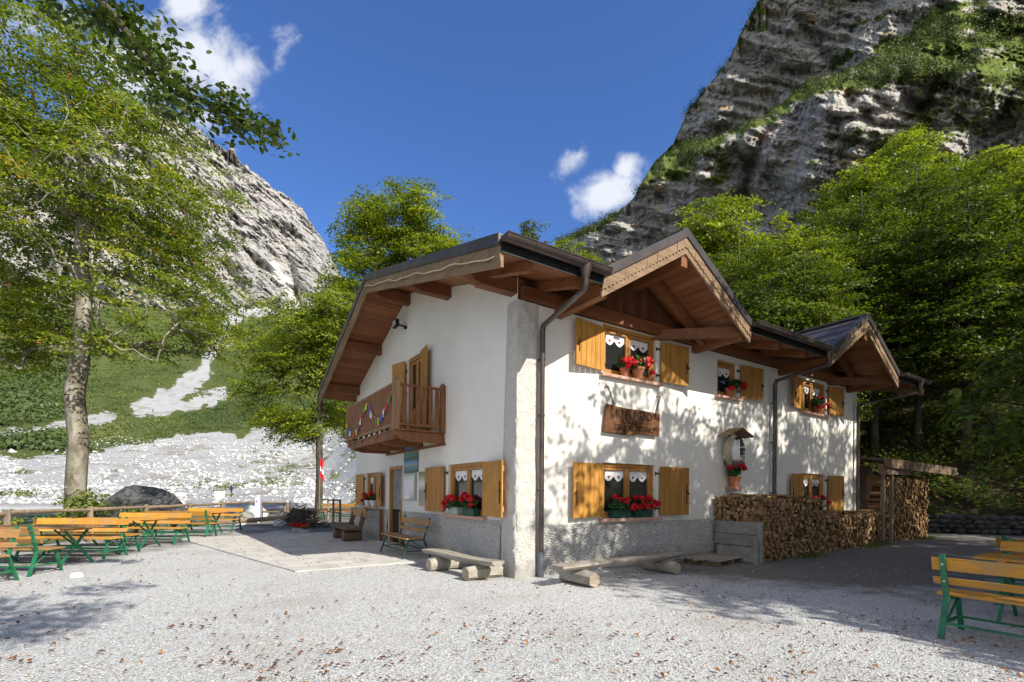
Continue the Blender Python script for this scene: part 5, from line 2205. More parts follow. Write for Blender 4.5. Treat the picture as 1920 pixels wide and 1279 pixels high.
def fallen_leaves():
    rng = np.random.default_rng(31)
    n = 1500
    Y = 3.2 + 9.5 * rng.random(n) ** 1.5
    X = rng.uniform(-1.1, 1.1, n) * Y
    # denser patch lower centre left
    k = 420
    Y2 = 3.4 + 2.6 * rng.random(k)
    X2 = rng.normal(-1.2, 2.0, k)
    X, Y = np.concatenate([X, X2]), np.concatenate([Y, Y2])
    hx = (X - HC.x) * RV.x + (Y - HC.y) * RV.y
    hy = (X - HC.x) * LV.x + (Y - HC.y) * LV.y
    ok = ~((hx > -.05) & (hy > -.1))
    dens = fbm(X * .9, Y * .9, 7, 4)
    ok &= (dens > .08) | (rng.random(len(X)) < .22)
    X, Y = X[ok], Y[ok]
    P = np.stack([X, Y, np.full(len(X), .028)], -1)
    N_ = np.stack([rng.normal(0, .35, len(X)), rng.normal(0, .35, len(X)), np.ones(len(X))], -1)
    v, q = leaf_cards(P, N_, .055, rng, .6, .22)
    o = quads_obj('fallen_leaves', v, q, 'fallen_leaf', tint=rng.random(len(q)))
    tag(o, 'brown beech leaves scattered over the gravel yard', 'leaves', kind='stuff')


fallen_leaves()


def pebbles():
    rng = np.random.default_rng(77)
    n = 16000
    Y = 3.4 + 7.5 * rng.random(n) ** 1.7
    X = rng.uniform(-1.12, 1.12, n) * Y
    hx = (X - HC.x) * RV.x + (Y - HC.y) * RV.y
    hy = (X - HC.x) * LV.x + (Y - HC.y) * LV.y
    ok = ~((hx > -.1) & (hy > -.1))
    X, Y = X[ok], Y[ok]
    n = len(X)
    V0, F0 = rock_shape(rng, 1)
    s = rng.lognormal(-5.0, .35, n)[:, None, None]
    a = rng.uniform(0, 6.28, n)
    ca, sa = np.cos(a), np.sin(a)
    R = np.zeros((n, 3, 3))
    R[:, 0, 0], R[:, 0, 1], R[:, 1, 0], R[:, 1, 1], R[:, 2, 2] = ca, -sa, sa, ca, 1
    V = np.einsum('nij,vj->nvi', R, V0 * [1.2, .9, .6]) * s
    V = V + np.stack([X, Y, np.full(n, .008)], -1)[:, None]
    Fq = F0[None] + (np.arange(n) * len(V0))[:, None, None]
    o = quads_obj('gravel', V.reshape(-1, 3), Fq.reshape(-1, 3), 'pebble', smooth=True)
    tag(o, 'small loose pale stones lying on the yard', 'gravel', kind='stuff')


pebbles()


# ------------------------------------------------------------------ furniture
def garden_bench(name, old=False, frame='green_paint', Lb=2.1):
    """backrest at -y, sitter faces +y; origin on the ground below the middle"""
    e = empty(name)
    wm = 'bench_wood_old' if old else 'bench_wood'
    hl = Lb / 2
    mb = MB()
    for k in range(3):
        y = -.13 + k * .135
        mb.box(-hl, hl, y, y + .12, .43, .46)
    mb.build('seat', wm, e, bevel=.004)
    for z0, z1, y in ((.72, .86, -.275), (.565, .645, -.225)):
        mb = MB()
        t = -.30
        vs = []
        for z, yy in ((z0, y + .0), (z1, y - .045)):
            vs += [(-hl, yy, z), (hl, yy, z), (hl, yy + .028, z), (-hl, yy + .028, z)]
        mb.add(vs, [(0, 3, 2, 1), (4, 5, 6, 7), (0, 1, 5, 4), (1, 2, 6, 5), (2, 3, 7, 6), (3, 0, 4, 7)])
        mb.build('backrest', wm, e, bevel=.004)
    for sx in (-1, 1):
        x = sx * (hl - .10)
        mb = MB()
        # rear post, kinked at the seat
        mb.beam((x, -.36, 0), (x, -.20, .42), .05, .035, up=(0, 1, 0))
        mb.beam((x, -.20, .42), (x, -.345, .90), .05, .03, up=(0, 1, 0))
        mb.build('leg', frame, e, bevel=.003)
        mb = MB()
        mb.beam((x, .30, 0), (x, .16, .42), .05, .03, up=(0, 1, 0))
        mb.build('leg', frame, e, bevel=.003)
        mb = MB()
        mb.beam((x, -.22, .41), (x, .27, .41), .04, .03)
        mb.beam((x, -.30, .16), (x, .25, .16), .04, .02)
        mb.beam((x - sx * .02, -.26, .18), (x - sx * .02, .12, .40), .018, .018)
        mb.build('side_brace', frame, e)
        mb = MB()
        for z, y in ((.79, -.325), (.605, -.262)):
            mb.tube([(x, y, z), (x, y - .012, z)], .012, 8)
        mb.build('bolt', 'steel', e)
    mb = MB()
    mb.box(-hl + .10, hl - .10, -.31, -.29, .15, .175)
    mb.box(-hl + .10, hl - .10, .21, .23, .15, .175)
    mb.build('stretcher', frame, e)
    return e


def garden_table(name, old=False, Lt=2.1):
    e = empty(name)
    wm = 'bench_wood_old' if old else 'bench_wood'
    hl = Lt / 2
    mb = MB()
    for k in range(5):
        y = -.35 + k * .142
        mb.box(-hl, hl, y, y + .13, .745, .775)
    mb.build('tabletop', wm, e, bevel=.004)
    for x in (-hl + .25, hl - .25):
        mb = MB()
        mb.box(x - .035, x + .035, -.33, .33, .70, .7445)
        mb.build('batten', wm, e)
    for sx in (-1, 1):
        x = sx * (hl - .25)
        for sg in (-1, 1):
            mb = MB()
            mb.beam((x + sg * .018, sg * .38, 0), (x + sg * .018, -sg * .28, .70), .03, .05)
            mb.build('leg', 'green_paint', e, bevel=.003)
    mb = MB()
    mb.beam((-hl + .25, 0, .36), (hl - .25, 0, .36), .03, .04)
    mb.beam((-hl + .25, .02, .36), (-hl + .7, .0, .70), .02, .03)
    mb.beam((hl - .25, .02, .36), (hl - .7, .0, .70), .02, .03)
    mb.build('stretcher', 'green_paint', e)
    return e


def furniture():
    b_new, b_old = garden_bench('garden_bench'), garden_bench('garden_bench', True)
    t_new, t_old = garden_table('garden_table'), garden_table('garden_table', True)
    used = set()

    def put(src, x, y, rz, label, cat, group):
        o = src if src.name not in used else copy_tree(src)
        used.add(src.name)
        o.location = (x, y, 0)
        o.rotation_euler = (0, 0, rz + math.sin(x * 7.3 + y * 3.1) * rad(2.2))
        tag(o, label, cat, group)
        return o
    gb, gt = 'wood and green metal benches', 'wooden folding tables'
    hl = 1.05
    # left row: (source, near end x, y, facing, label)
    fy, ny = rad(2), rad(182)
    rows = [
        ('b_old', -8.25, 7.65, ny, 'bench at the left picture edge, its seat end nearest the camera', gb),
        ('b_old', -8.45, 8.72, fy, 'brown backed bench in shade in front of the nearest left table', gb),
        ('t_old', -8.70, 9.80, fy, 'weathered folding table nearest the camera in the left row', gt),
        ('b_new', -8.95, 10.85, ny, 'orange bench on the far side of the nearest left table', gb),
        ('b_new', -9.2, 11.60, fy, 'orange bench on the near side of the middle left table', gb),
        ('t_new', -9.45, 12.75, fy, 'middle folding table of the left row along the fence', gt),
        ('b_new', -9.5, 13.85, ny, 'orange bench on the far side of the middle left table', gb),
        ('b_new', -9.85, 15.75, fy, 'orange bench on the near side of the farthest left table', gb),
        ('t_new', -10.3, 17.0, fy, 'farthest folding table of the left row beside the info post', gt),
        ('b_new', -10.4, 18.2, ny, 'orange bench at the far end of the left row', gb),
    ]
    for i, (s, x, y, rz, lab, g) in enumerate(rows):
        src = {'b_old': b_old, 'b_new': b_new, 't_old': t_old, 't_new': t_new}[s]
        put(src, x - hl + .13, y, rz, lab, 'bench' if s[0] == 'b' else 'table', g)
    # right sets run square to the right wall
    P0 = Vector((4.60, 5.16, 0))
    ra = math.atan2(-LV.y, -LV.x)          # slats run towards the camera
    dirs = -LV

    def rput(src, k, rz, lab, cat, g, sh=0.0):
        c = P0 + RV * k + dirs * (hl - .1 + sh)
        put(src, c.x, c.y, rz, lab, cat, g)
    rput(b_new, .32, ra, 'orange slatted bench seen from behind at the right picture edge', 'bench', gb)
    rput(t_new, 1.75, ra, 'orange folding table behind the nearest bench at the right edge', 'table', gt, .0)
    rput(b_new, 2.95, ra + math.pi, 'orange bench on the far side of the table at the right edge', 'bench', gb, -.15)
    rput(b_new, 4.3, ra, 'farthest orange bench at the right edge near the stone wall', 'bench', gb, -.35)
    # benches on the lower terrace beyond the house, behind the second fence
    for i, (x, y, rz, s, lab) in enumerate(((-9.4, 26.5, fy, b_new, 'orange bench behind the far pale fence, left one of three'), (-8.3, 28.5, ny, b_new, 'orange bench behind the far pale fence, middle one of three'),
                                            (-7.4, 26.2, fy, b_new, 'orange bench behind the far pale fence, right one of three'))):
        put(s, x, y, rz, lab, 'bench', gb)
    # green framed bench at the entrance
    e = garden_bench('garden_bench', True, 'dark_green_paint', 1.75)
    c = W(-.62, 3.95, .028)
    e.location = c
    e.rotation_euler = (0, 0, math.atan2(LV.y, LV.x) )
    tag(e, 'dark green framed wooden bench standing on the paving beside the entrance', 'bench', gb)


furniture()


def half_log_bench(label, a, b, log1, log2, seed):
    a, b = Vector(a), Vector(b)
    rnd = random.Random(seed)
    d = (b - a)
    L = d.length
    ang = math.atan2(d.y, d.x)
    c = (a + b) / 2
    e = empty('log_bench', (c.x, c.y, 0), ang, label, 'bench', 'split log benches along the walls')
    mb = MB()
    n = 14
    for i in range(n + 1):
        t = i / n
        x = -L / 2 + L * t
        wl = .17 + .03 * math.sin(t * 5 + seed) + rnd.uniform(-.008, .008)
        wr = .16 + .035 * math.cos(t * 4 + seed) + rnd.uniform(-.008, .008)
        if i in (0, n):
            wl *= .8
            wr *= .8
        zt = .36 + .012 * math.sin(t * 7)
        zb = zt - .085 - .03 * math.sin(t * math.pi)
        prof = [(-wl, zt), (wr, zt), (wr * .98, zt - .04), (wr * .5, zb), (-wl * .5, zb), (-wl * .98, zt - .04)]
        mb.v += [(x, p[0], p[1]) for p in prof]
    for i in range(n):
        for k in range(6):
            k2 = (k + 1) % 6
            mb.f.append((i * 6 + k, i * 6 + k2, (i + 1) * 6 + k2, (i + 1) * 6 + k))
            mb.mi.append(0)
    mb.f.append(tuple(range(5, -1, -1)))
    mb.f.append(tuple(n * 6 + k for k in range(6)))
    mb.mi += [0, 0]
    mb.build('plank', 'grey_wood', e, bevel=.008)
    for x in (log1, log2):
        mb = MB()
        mb.tube([(x, -.34, .125), (x + .01, -.1, .13), (x, .15, .128), (x + .015, .38, .122)], [.115, .128, .122, .132], 14, 0, capmi=1, wob=.10, seed=seed + int(x * 10))
        mb.build('log_foot', ['grey_wood', 'log_end'], e, smooth='auto')


half_log_bench('grey split log bench on two logs against the shaded left wall', (-1.72, 9.95, 0), (-.22, 8.12, 0), -.55, .70, 1)
half_log_bench('long grey split log bench on two logs along the sunlit right wall', (.72, 7.72, 0), (3.28, 9.62, 0), -1.08, 1.12, 2)


def rustic_bench():
    e = empty('rustic_bench', W(-.75, 8.35, .028), math.atan2(LV.y, LV.x), 'dark rustic bench of thick planks with a backrest below the far left window', 'bench')
    # local x runs along the wall, local +y points away from it
    mb = MB()
    mb.box(-.95, .95, -.12, .36, .34, .45)
    mb.build('seat', 'dark_rustic', e, bevel=.02)
    for x in (-.55, .6):
        mb = MB()
        mb.tube([(x, -.2, .16), (x, .34, .16)], .17, 12, wob=.06, seed=3)
        mb.build('log_foot', 'dark_rustic', e, smooth='auto')
        mb = MB()
        mb.beam((x, -.1, .1), (x, -.34, .98), .08, .14, up=(0, 1, 0))
        mb.build('upright', 'dark_rustic', e, bevel=.01)
    mb = MB()
    mb.beam((-.85, -.27, .84), (.85, -.27, .84), .05, .26)
    mb.build('backrest', 'bench_wood_old', e, bevel=.01)


rustic_bench()


# ------------------------------------------------------------------ firewood
def log_mesh(rng, r, L):
    """split log, axis along y, front end at y=0"""
    kind = rng.integers(3)
    if kind == 0:
        n = 7
        a = np.sort(rng.uniform(0, 2 * math.pi, n))
        a = np.linspace(0, 2 * math.pi, n, endpoint=False) + rng.uniform(-.2, .2, n)
        rr = r * rng.uniform(.85, 1.08, n)
    elif kind == 1:      # quarter
        a = np.array([0, .4, .9, 1.35, 1.75, 3.9])
        rr = r * np.array([1.15, 1.2, 1.2, 1.15, .95, .75])
    else:                # half or slab
        a = np.array([.1, .8, 1.57, 2.35, 3.04, 4.0, 5.4])
        rr = r * np.array([1.2, 1.05, .9, 1.05, 1.2, .35, .35])
    n = len(a)
    p = np.stack([np.cos(a) * rr, np.sin(a) * rr], -1)
    th = rng.uniform(0, 6.28)
    R = np.array([[math.cos(th), -math.sin(th)], [math.sin(th), math.cos(th)]])
    p = p @ R.T
    q = p * rng.uniform(.85, 1.05)
    V = [(x, 0, z) for x, z in p] + [(x, L, z) for x, z in q]
    Fs = [(i, (i + 1) % n, (i + 1) % n + n, i + n) for i in range(n)]
    return V, Fs, n


def firewood():
    rng = np.random.default_rng(99)
    protos = []
    for k in range(24):
        V, Fs, n = log_mesh(rng, .062, .36)
        mb = MB()
        mb.add(V, Fs, 0)
        mb.add([V[i] for i in range(n)], [tuple(range(n))], 1)
        mb.add([V[i + n] for i in range(n)], [tuple(reversed(range(n)))], 1)
        o = mb.build('firewood_log', ['firewood_side', 'firewood_end'])
        protos.append(o.data)
        bpy.data.objects.remove(o)

    def off(s):
        return max(.55, 1.15 - .075 * (s - 5.7))

    def top(s):
        if s < 8.9:
            return 1.46
        if s < 13.6:
            return 1.0 + .03 * math.sin(s * 3)
        if s < 14.0:
            return 1.0 + (s - 13.6) * 3
        return 2.25 + .03 * math.sin(s * 5)
    places = []        # (world position, heading angle about z, scale)
    step = .098
    for iz in range(24):
        z = .05 + iz * step * .9
        s = 5.72 + (.5 * step if iz % 2 else 0)
        while s < 17.7:
            lim = top(s)
            if z < lim - .03 and not (s < 6.0 and z < .0):
                o_ = off(s)
                sc = rng.uniform(.72, 1.12)
                places.append((W(s + rng.uniform(-.015, .015), -o_ + rng.uniform(-.05, .05), z + rng.uniform(-.012, .012)), HA + rng.normal(0, .07), sc, 'F', s, z))
            s += step * rng.uniform(.88, 1.12)
    # left flank over the grey boards: logs lying across
    side = []
    for iz in range(7):
        z = .93 + iz * .082
        m = -.1
        while m > -1.1:
            if z < 1.47:
                side.append((W(5.66 + rng.uniform(-.05, .03), m, z), HA - math.pi / 2 + rng.normal(0, .15), rng.uniform(.7, 1.1), 'S', 0, z))
            m -= rng.uniform(.08, .13)
    # covering slabs on top
    cover = []
    for s in np.arange(5.75, 17.6, .27):
        if 13.5 < s < 14.1:
            continue
        for m in (-.25, -.6):
            if -m < off(s):
                cover.append((W(s, m - .1, top(s) + .0 + rng.uniform(0, .03)), HA + rng.uniform(-1.2, 1.2), rng.uniform(.8, 1.3), 'T', s, top(s)))
    # nearest ones are individual logs
    def dist(p):
        return p[0].length
    allp = places + side + cover
    allp.sort(key=dist)
    ind, rest = allp[:300], allp[300:]
    for i, (p, a, sc, t, s, z) in enumerate(ind):
        o = bpy.data.objects.new('firewood_log', protos[i % 24])
        COL.objects.link(o)
        o.location = p
        o.rotation_euler = (rng.normal(0, .04), 0, a)
        if t == 'S':
            o.rotation_euler = (0, 0, HA - math.pi / 2)
        o.scale = (sc, 1.0 if t != 'T' else 1.3, sc * (1 if t != 'T' else .6))
        lab = {'F': 'split log among the cut ends facing the yard at the near end of the stack', 'S': 'split log in the short side of the stack above the grey boards', 'T': 'loose split log lying on top of the near end of the stack'}[t]
        tag(o, lab, 'firewood', {'F': 'cut log ends facing the yard', 'S': 'logs in the side of the stack', 'T': 'logs lying on top of the stack'}[t])
    V, Fs, mi, off_ = [], [], [], 0
    for p, a, sc, t, s, z in rest:
        me = protos[rng.integers(24)]
        M_ = Matrix.Translation(p) @ Matrix.Rotation(a, 4, 'Z') @ Matrix.Diagonal((sc, 1, sc * (1 if t != 'T' else .5), 1))
        base = len(V)
        V += [tuple(M_ @ v.co) for v in me.vertices]
        for f in me.polygons:
            Fs.append(tuple(base + i for i in f.vertices))
            mi.append(f.material_index)
    mb = MB()
    mb.v, mb.f, mb.mi = V, Fs, mi
    k = MATS['firewood_end']
    o = mb.build('firewood_stack', ['firewood_side_far', 'firewood_end_far'], recalc=False)
    tag(o, 'farther firewood of the long stack along the right wall', 'firewood', kind='stuff')
    # per log tone
    # (island based variation comes from the Random Per Island output in the material)
    # dark core behind the log fronts
    mb = MB()
    inv = lambda p: p
    for s0, s1, zt in ((5.9, 8.85, 1.38), (8.85, 13.7, .92), (14.0, 17.6, 2.15)):
        o0, o1 = off(s0) - .2, off(s1) - .2
        pts = [W(s0, -.02), W(s0, -o0), W(s1, -o1), W(s1, -.02)]
        if s0 == 5.9:
            pts[0], pts[1] = W(5.98, -.02), W(5.98, -o0)
        mb.poly([(p.x, p.y, 0.0) for p in pts], (0, 0, 1), zt)
    core = mb.build('firewood_core', 'firewood_side_far')
    core.name = 'stacked_wood_heap'
    tag(core, 'inner mass of the long firewood stack', 'firewood', kind='stuff')


def far_fire_mats():
    for nm, c0, c1, c2 in (('firewood_side_far', (.06, .035, .018), (.2, .12, .06), (.32, .21, .11)), ('firewood_end_far', (.09, .05, .025), (.26, .16, .08), (.50, .34, .18))):
        k = NB(nm)
        g = k.geo()
        n = k.noise(k.vec(), 25, 5, .7)
        f = k.math('ADD', k.math('MULTIPLY', g.outputs['Random Per Island'], .75), k.math('MULTIPLY', n, .3))
        col = k.ramp(f, [(.1, c0), (.5, c1), (.9, c2)])
        k.bump(n, .5, .01)
        k.fin(col, .9, 0, .1)


far_fire_mats()
firewood()


def wood_surrounds():
    # grey boards carrying the near end of the stack
    e = empty('board_crate', W(5.62, -.62, 0), HA, 'grey plank crate under the near end of the firewood stack', 'crate')
    mb = MB()
    mb.box(-.02, .02, -.55, .50, .62, .90)
    mb.box(-.045, -.005, -.55, .50, .36, .61)
    mb.box(-.20, -.16, -.55, .35, .02, .36)
    mb.build('boards', 'grey_board', e, bevel=.004)
    mb = MB()
    mb.box(-.22, -.13, -.62, -.552, 0, .55)
    mb.box(-.08, .02, -.64, -.555, 0, .92)
    mb.build('end_post', 'grey_board', e, bevel=.006)
    # flat pallet-like pile of old boards on the ground
    e = empty('old_boards', W(4.9, -.55, 0), HA + rad(6), 'flat pile of weathered grey boards on the ground by the crate', 'boards')
    rnd = random.Random(5)
    for i in range(8):
        mb = MB()
        y = -.42 + i * .105
        mb.box(-.62 + rnd.uniform(-.15, .1), .6 + rnd.uniform(-.1, .1), y, y + .09, .10 + rnd.uniform(0, .01), .125, 0, Matrix.Rotation(rnd.uniform(-.05, .05), 4, 'Z'))
        mb.build('board', 'grey_wood', e, bevel=.003)
    mb = MB()
    for x in (-.5, .05, .5):
        mb.box(x - .05, x + .05, -.42, .40, 0, .095)
    mb.build('bearer', 'dark_rustic', e)


wood_surrounds()


def wood_shed():
    e = empty('wood_shed', W(LX, 0, 0), HA, 'dark low timber shed roof sheltering firewood at the far end of the house', 'shed')
    mb = MB()
    mb.poly([(.15, -.7, 2.62), (5.6, -1.0, 2.45), (5.6, 2.5, 3.0), (.15, 2.5, 3.1)], (0, 0, 1), .07)
    mb.build('roof', 'roof_metal', e)
    mb = MB()
    mb.poly([(.15, -.74, 2.42), (5.65, -1.04, 2.26), (5.65, -1.04, 2.55), (.15, -.74, 2.71)], (0, 1, 0), .035)
    mb.build('fascia', 'dark_rustic', e)
    mb = MB()
    mb.box(.0, 2.4, -.70, -.60, 2.20, 2.50)
    mb.build('eave_beam', 'dark_rustic', e)
    for x in (.35, 1.0):
        mb = MB()
        mb.box(x - .05, x + .05, -.66, -.56, 0, 2.28)
        mb.build('post', 'fence_post_wood', e, bevel=.006)
    mb = MB()
    mb.poly([(.3, 1.6, 0), (5.5, 1.6, 0), (5.5, 1.6, 2.7), (.3, 1.6, 2.7)], (0, 1, 0), .1)
    mb.build('back_wall', 'dark_rustic', e)
    mb = MB()
    for i in range(9):
        mb.box(.55 + .11 * (i % 5), .63 + .11 * (i % 5), -.5, -.1, 1.05 + .3 * (i // 5), 1.3 + .28 * (i // 5))
    mb.build('stored_planks', 'bench_wood_old', e)


wood_shed()


# ------------------------------------------------------------------ fences, walls, boulder, signs, person
def log_fence(name, label, pts, h, rails=(0.95,), r=.055, pr=.075):
    e = empty(name, (pts[0][0], pts[0][1], 0), 0, label, 'fence', 'pole fences')
    o = Vector((pts[0][0], pts[0][1], 0))
    rnd = random.Random(len(pts))
    for p in pts:
        q = Vector((p[0], p[1], 0)) - o
        mb = MB()
        mb.tube([q + Vector((0, 0, -.1)), q + Vector((.01, 0, h * .5)), q + Vector((0, 0, h + .04))], [pr * 1.05, pr, pr * .9], 10, wob=.05, seed=int(p[0] * 3))
        mb.build('post', 'fence_post_wood', e, smooth='auto')
    for k, rh in enumerate(rails):
        for a, b in zip(pts[:-1], pts[1:]):
            A = Vector((a[0], a[1], rh * h)) - o
            B = Vector((b[0], b[1], rh * h)) - o
            A.z += rnd.uniform(-.02, .02)
            B.z += rnd.uniform(-.02, .02)
            mb = MB()
            mb.tube([A, A.lerp(B, .5) + Vector((0, 0, rnd.uniform(-.02, .02))), B], [r, r * .95, r * .85], 9, wob=.05, seed=k)
            mb.build('rail', 'fence_wood', e, smooth='auto')
    return e


log_fence('pole_fence', 'long weathered pole fence with one rail running behind the left tables', [(-11.4, 6.0), (-11.7, 9.0), (-11.9, 11.4), (-12.2, 14.0), (-12.4, 16.4), (-12.6, 18.9), (-13.2, 22.0), (-12.9, 24.8)], 1.0)
log_fence('pole_fence', 'short pole fence with two rails running down from the info post', [(-12.9, 24.9), (-11.4, 24.3), (-10.4, 22.4)], .95, (.97, .5), .05, .07)
log_fence('pole_fence', 'pale rail fence beyond the brushwood pile in front of the far benches', [(-10.6, 26.6), (-9.2, 24.2), (-8.2, 22.2), (-7.25, 20.4)], 1.15, (.97, .5), .04, .05)


def yard_edge():
    # logs lying along the edge near the info post
    e = empty('fallen_log', (-11.2, 21.2, 0), rad(20), 'pale peeled log lying at the end of the left bench row', 'log')
    mb = MB()
    mb.tube([(-1.6, 0, .16), (-.4, .05, .22), (1.3, 0, .36)], [.12, .11, .10], 10, 0, capmi=1, wob=.05, seed=2)
    mb.build('trunk', ['fence_wood', 'log_end'], e, smooth='auto')
    # info post
    e = empty('info_post', (-12.05, 23.0, 0), 0, 'white narrow information post standing at the end of the fence', 'sign')
    mb = MB()
    mb.box(-.03, .03, -.03, .03, 0, 1.25)
    mb.build('post', 'white_paint', e)
    mb = MB()
    mb.box(-.15, .15, -.05, -.032, .25, 1.22)
    e2 = mb.build('panel', 'white_paint', e, bevel=.004)
    mb = MB()
    mb.box(.12, .15, -.056, -.0515, .25, 1.22)
    mb.box(-.1, -.04, -.056, -.0515, .98, 1.06)
    mb.build('blue_edge', 'flag_blue', e2)
    # plain white board far out on the riverbed
    p = unproj(412, 936, 40)
    e = empty('white_board', (p.x, p.y, float(terrain_z(p.x, p.y))), 0, 'blank white board standing on the riverbed left of the walker', 'board')
    mb = MB()
    mb.box(-.44, .44, -.03, .03, .05, 1.35)
    mb.build('panel', 'white_paint', e)
    # dog bowl
    e = empty('water_bowl', (-7.55, 8.4, 0), 0, 'white round bowl lying on the gravel by the left tables', 'bowl')
    mb = MB()
    mb.lathe([(0, .01), (.075, .01), (.085, 0), (.10, 0), (.085, .07), (.078, .07), (.07, .03), (0, .03)], 24)
    mb.build('bowl', 'white_paint', e, smooth='auto')


yard_edge()


def boulder():
    rng = np.random.default_rng(12)
    V, Fc = rock_shape(rng, 4)
    V = V * [2.5, 1.7, 1.75]
    V = V + (fbm(V[:, 0] * 1.5, V[:, 1] * 1.5, V[:, 2] * 1.5, 4) * .14)[:, None] * V / np.linalg.norm(V, axis=1, keepdims=True)
    o = quads_obj('boulder', V, Fc, 'dark_boulder')
    o.location = (-16.6, 21.5, .2)
    o.rotation_euler = (0, 0, .3)
    tag(o, 'big dark grey boulder behind the left fence', 'boulder')
    rs = [(-13.6, 24.5, .55), (-10.2, 21.3, .3), (-12.3, 21.9, .28), (-14.3, 27.0, .7), (-16.5, 31.0, .8)]
    labs = ['medium grey boulder right of the big dark boulder', 'small pale stone near the end of the bench row', 'small stone under the pole fence beside the info post', 'pale rock at the edge of the riverbed behind the fence', 'farther pale rock at the edge of the riverbed']
    for i, (x, y, s) in enumerate(rs):
        V, Fc = rock_shape(rng, 3)
        o = quads_obj('rock', V * [s * 1.2, s, s * .75], Fc, 'white_stone' if i > 0 else 'boulder_rock')
        o.location = (x, y, s * .25)
        tag(o, labs[i], 'rock', 'rocks at the yard edge')


boulder()


def stone_wall():
    a, b = Vector((13.8, 20.9, 0)), Vector((30.5, 15.2, 0))
    d = (b - a)
    L = d.length
    ang = math.atan2(d.y, d.x)
    rng = np.random.default_rng(6)
    e = empty('dry_stone_wall', a, ang, 'low dark dry stone wall at the foot of the forest slope', 'wall')
    Vs, Fs, o_ = [], [], 0
    shapes = [rock_shape(rng, 1) for _ in range(8)]
    z = .1
    while z < .75:
        x = rng.uniform(-.3, 0)
        while x < L:
            w = rng.uniform(.22, .5)
            V, Fc = shapes[rng.integers(8)]
            hh = rng.uniform(.08, .15)
            ta = rng.normal(0, .16)
            V = V @ np.array([[math.cos(ta), 0, -math.sin(ta)], [0, 1, 0], [math.sin(ta), 0, math.cos(ta)]])
            v = V * [w * .6, .2, hh] + [x + w / 2, rng.uniform(-.05, .05) + z * .12, z + rng.uniform(-.03, .03)]
            Vs.append(v)
            Fs.append(Fc + o_)
            o_ += len(v)
            x += w * .98
        z += .185
    quads_obj('stones', np.concatenate(Vs), np.concatenate(Fs), 'dark_boulder', e)
    mb = MB()
    mb.box(0, L, .08, .6, 0, .72)
    mb.build('backing', 'dark_boulder', e)


stone_wall()


def flag_on_pole():
    e = empty('flag_pole', (-9.95, 25.0, 0), 0, 'thin pole with a hanging red and white flag in front of the slender tree', 'flag')
    mb = MB()
    mb.tube([(0, 0, 0), (0, 0, 3.4)], .02, 8)
    mb.build('pole', 'fence_post_wood', e)
    for k, (c, z0, z1) in enumerate((('flag_red', 2.88, 3.3), ('flag_white', 2.62, 2.88), ('flag_red', 2.28, 2.62))):
        mb = MB()
        n = 8
        vs = []
        for i in range(n + 1):
            for z in (z0, (z0 + z1) / 2, z1):
                x = .02 + .17 * i / n + .03 * math.sin(z * 6) * i / n
                vs.append((x, .06 * math.sin(i * 1.5 + z), z - .25 * i / n))
        fs = [(i * 3 + j, i * 3 + j + 1, (i + 1) * 3 + j + 1, (i + 1) * 3 + j) for i in range(n) for j in range(2)]
        mb.add(vs, fs)
        mb.build('flag_stripe', c, e, recalc=False, smooth=True)


flag_on_pole()


def brushwood():
    rng = np.random.default_rng(14)
    e = empty('brushwood_pile', (-9.3, 21.4, 0), rad(-58), 'heap of dark cut brushwood at the far edge of the terrace', 'brushwood')
    mb = MB()
    for i in range(330):
        x = rng.uniform(-2.2, 2.2)
        y = rng.normal(0, .3)
        z = rng.uniform(.02, .95) * (1 - abs(y) * .7) * (1 - .3 * abs(x) / 2)
        a = rng.uniform(0, 3.14)
        L = rng.uniform(.3, .8)
        dz = rng.uniform(-.25, .45)
        mb.tube([(x - L * math.cos(a) / 2, y - L * math.sin(a) / 2, max(z - dz / 2, 0)), (x + L * math.cos(a) / 2, y + L * math.sin(a) / 2, z + dz / 2)], [.018, .010], 4)
    mb.build('sticks', 'dark_bark', e)


brushwood()


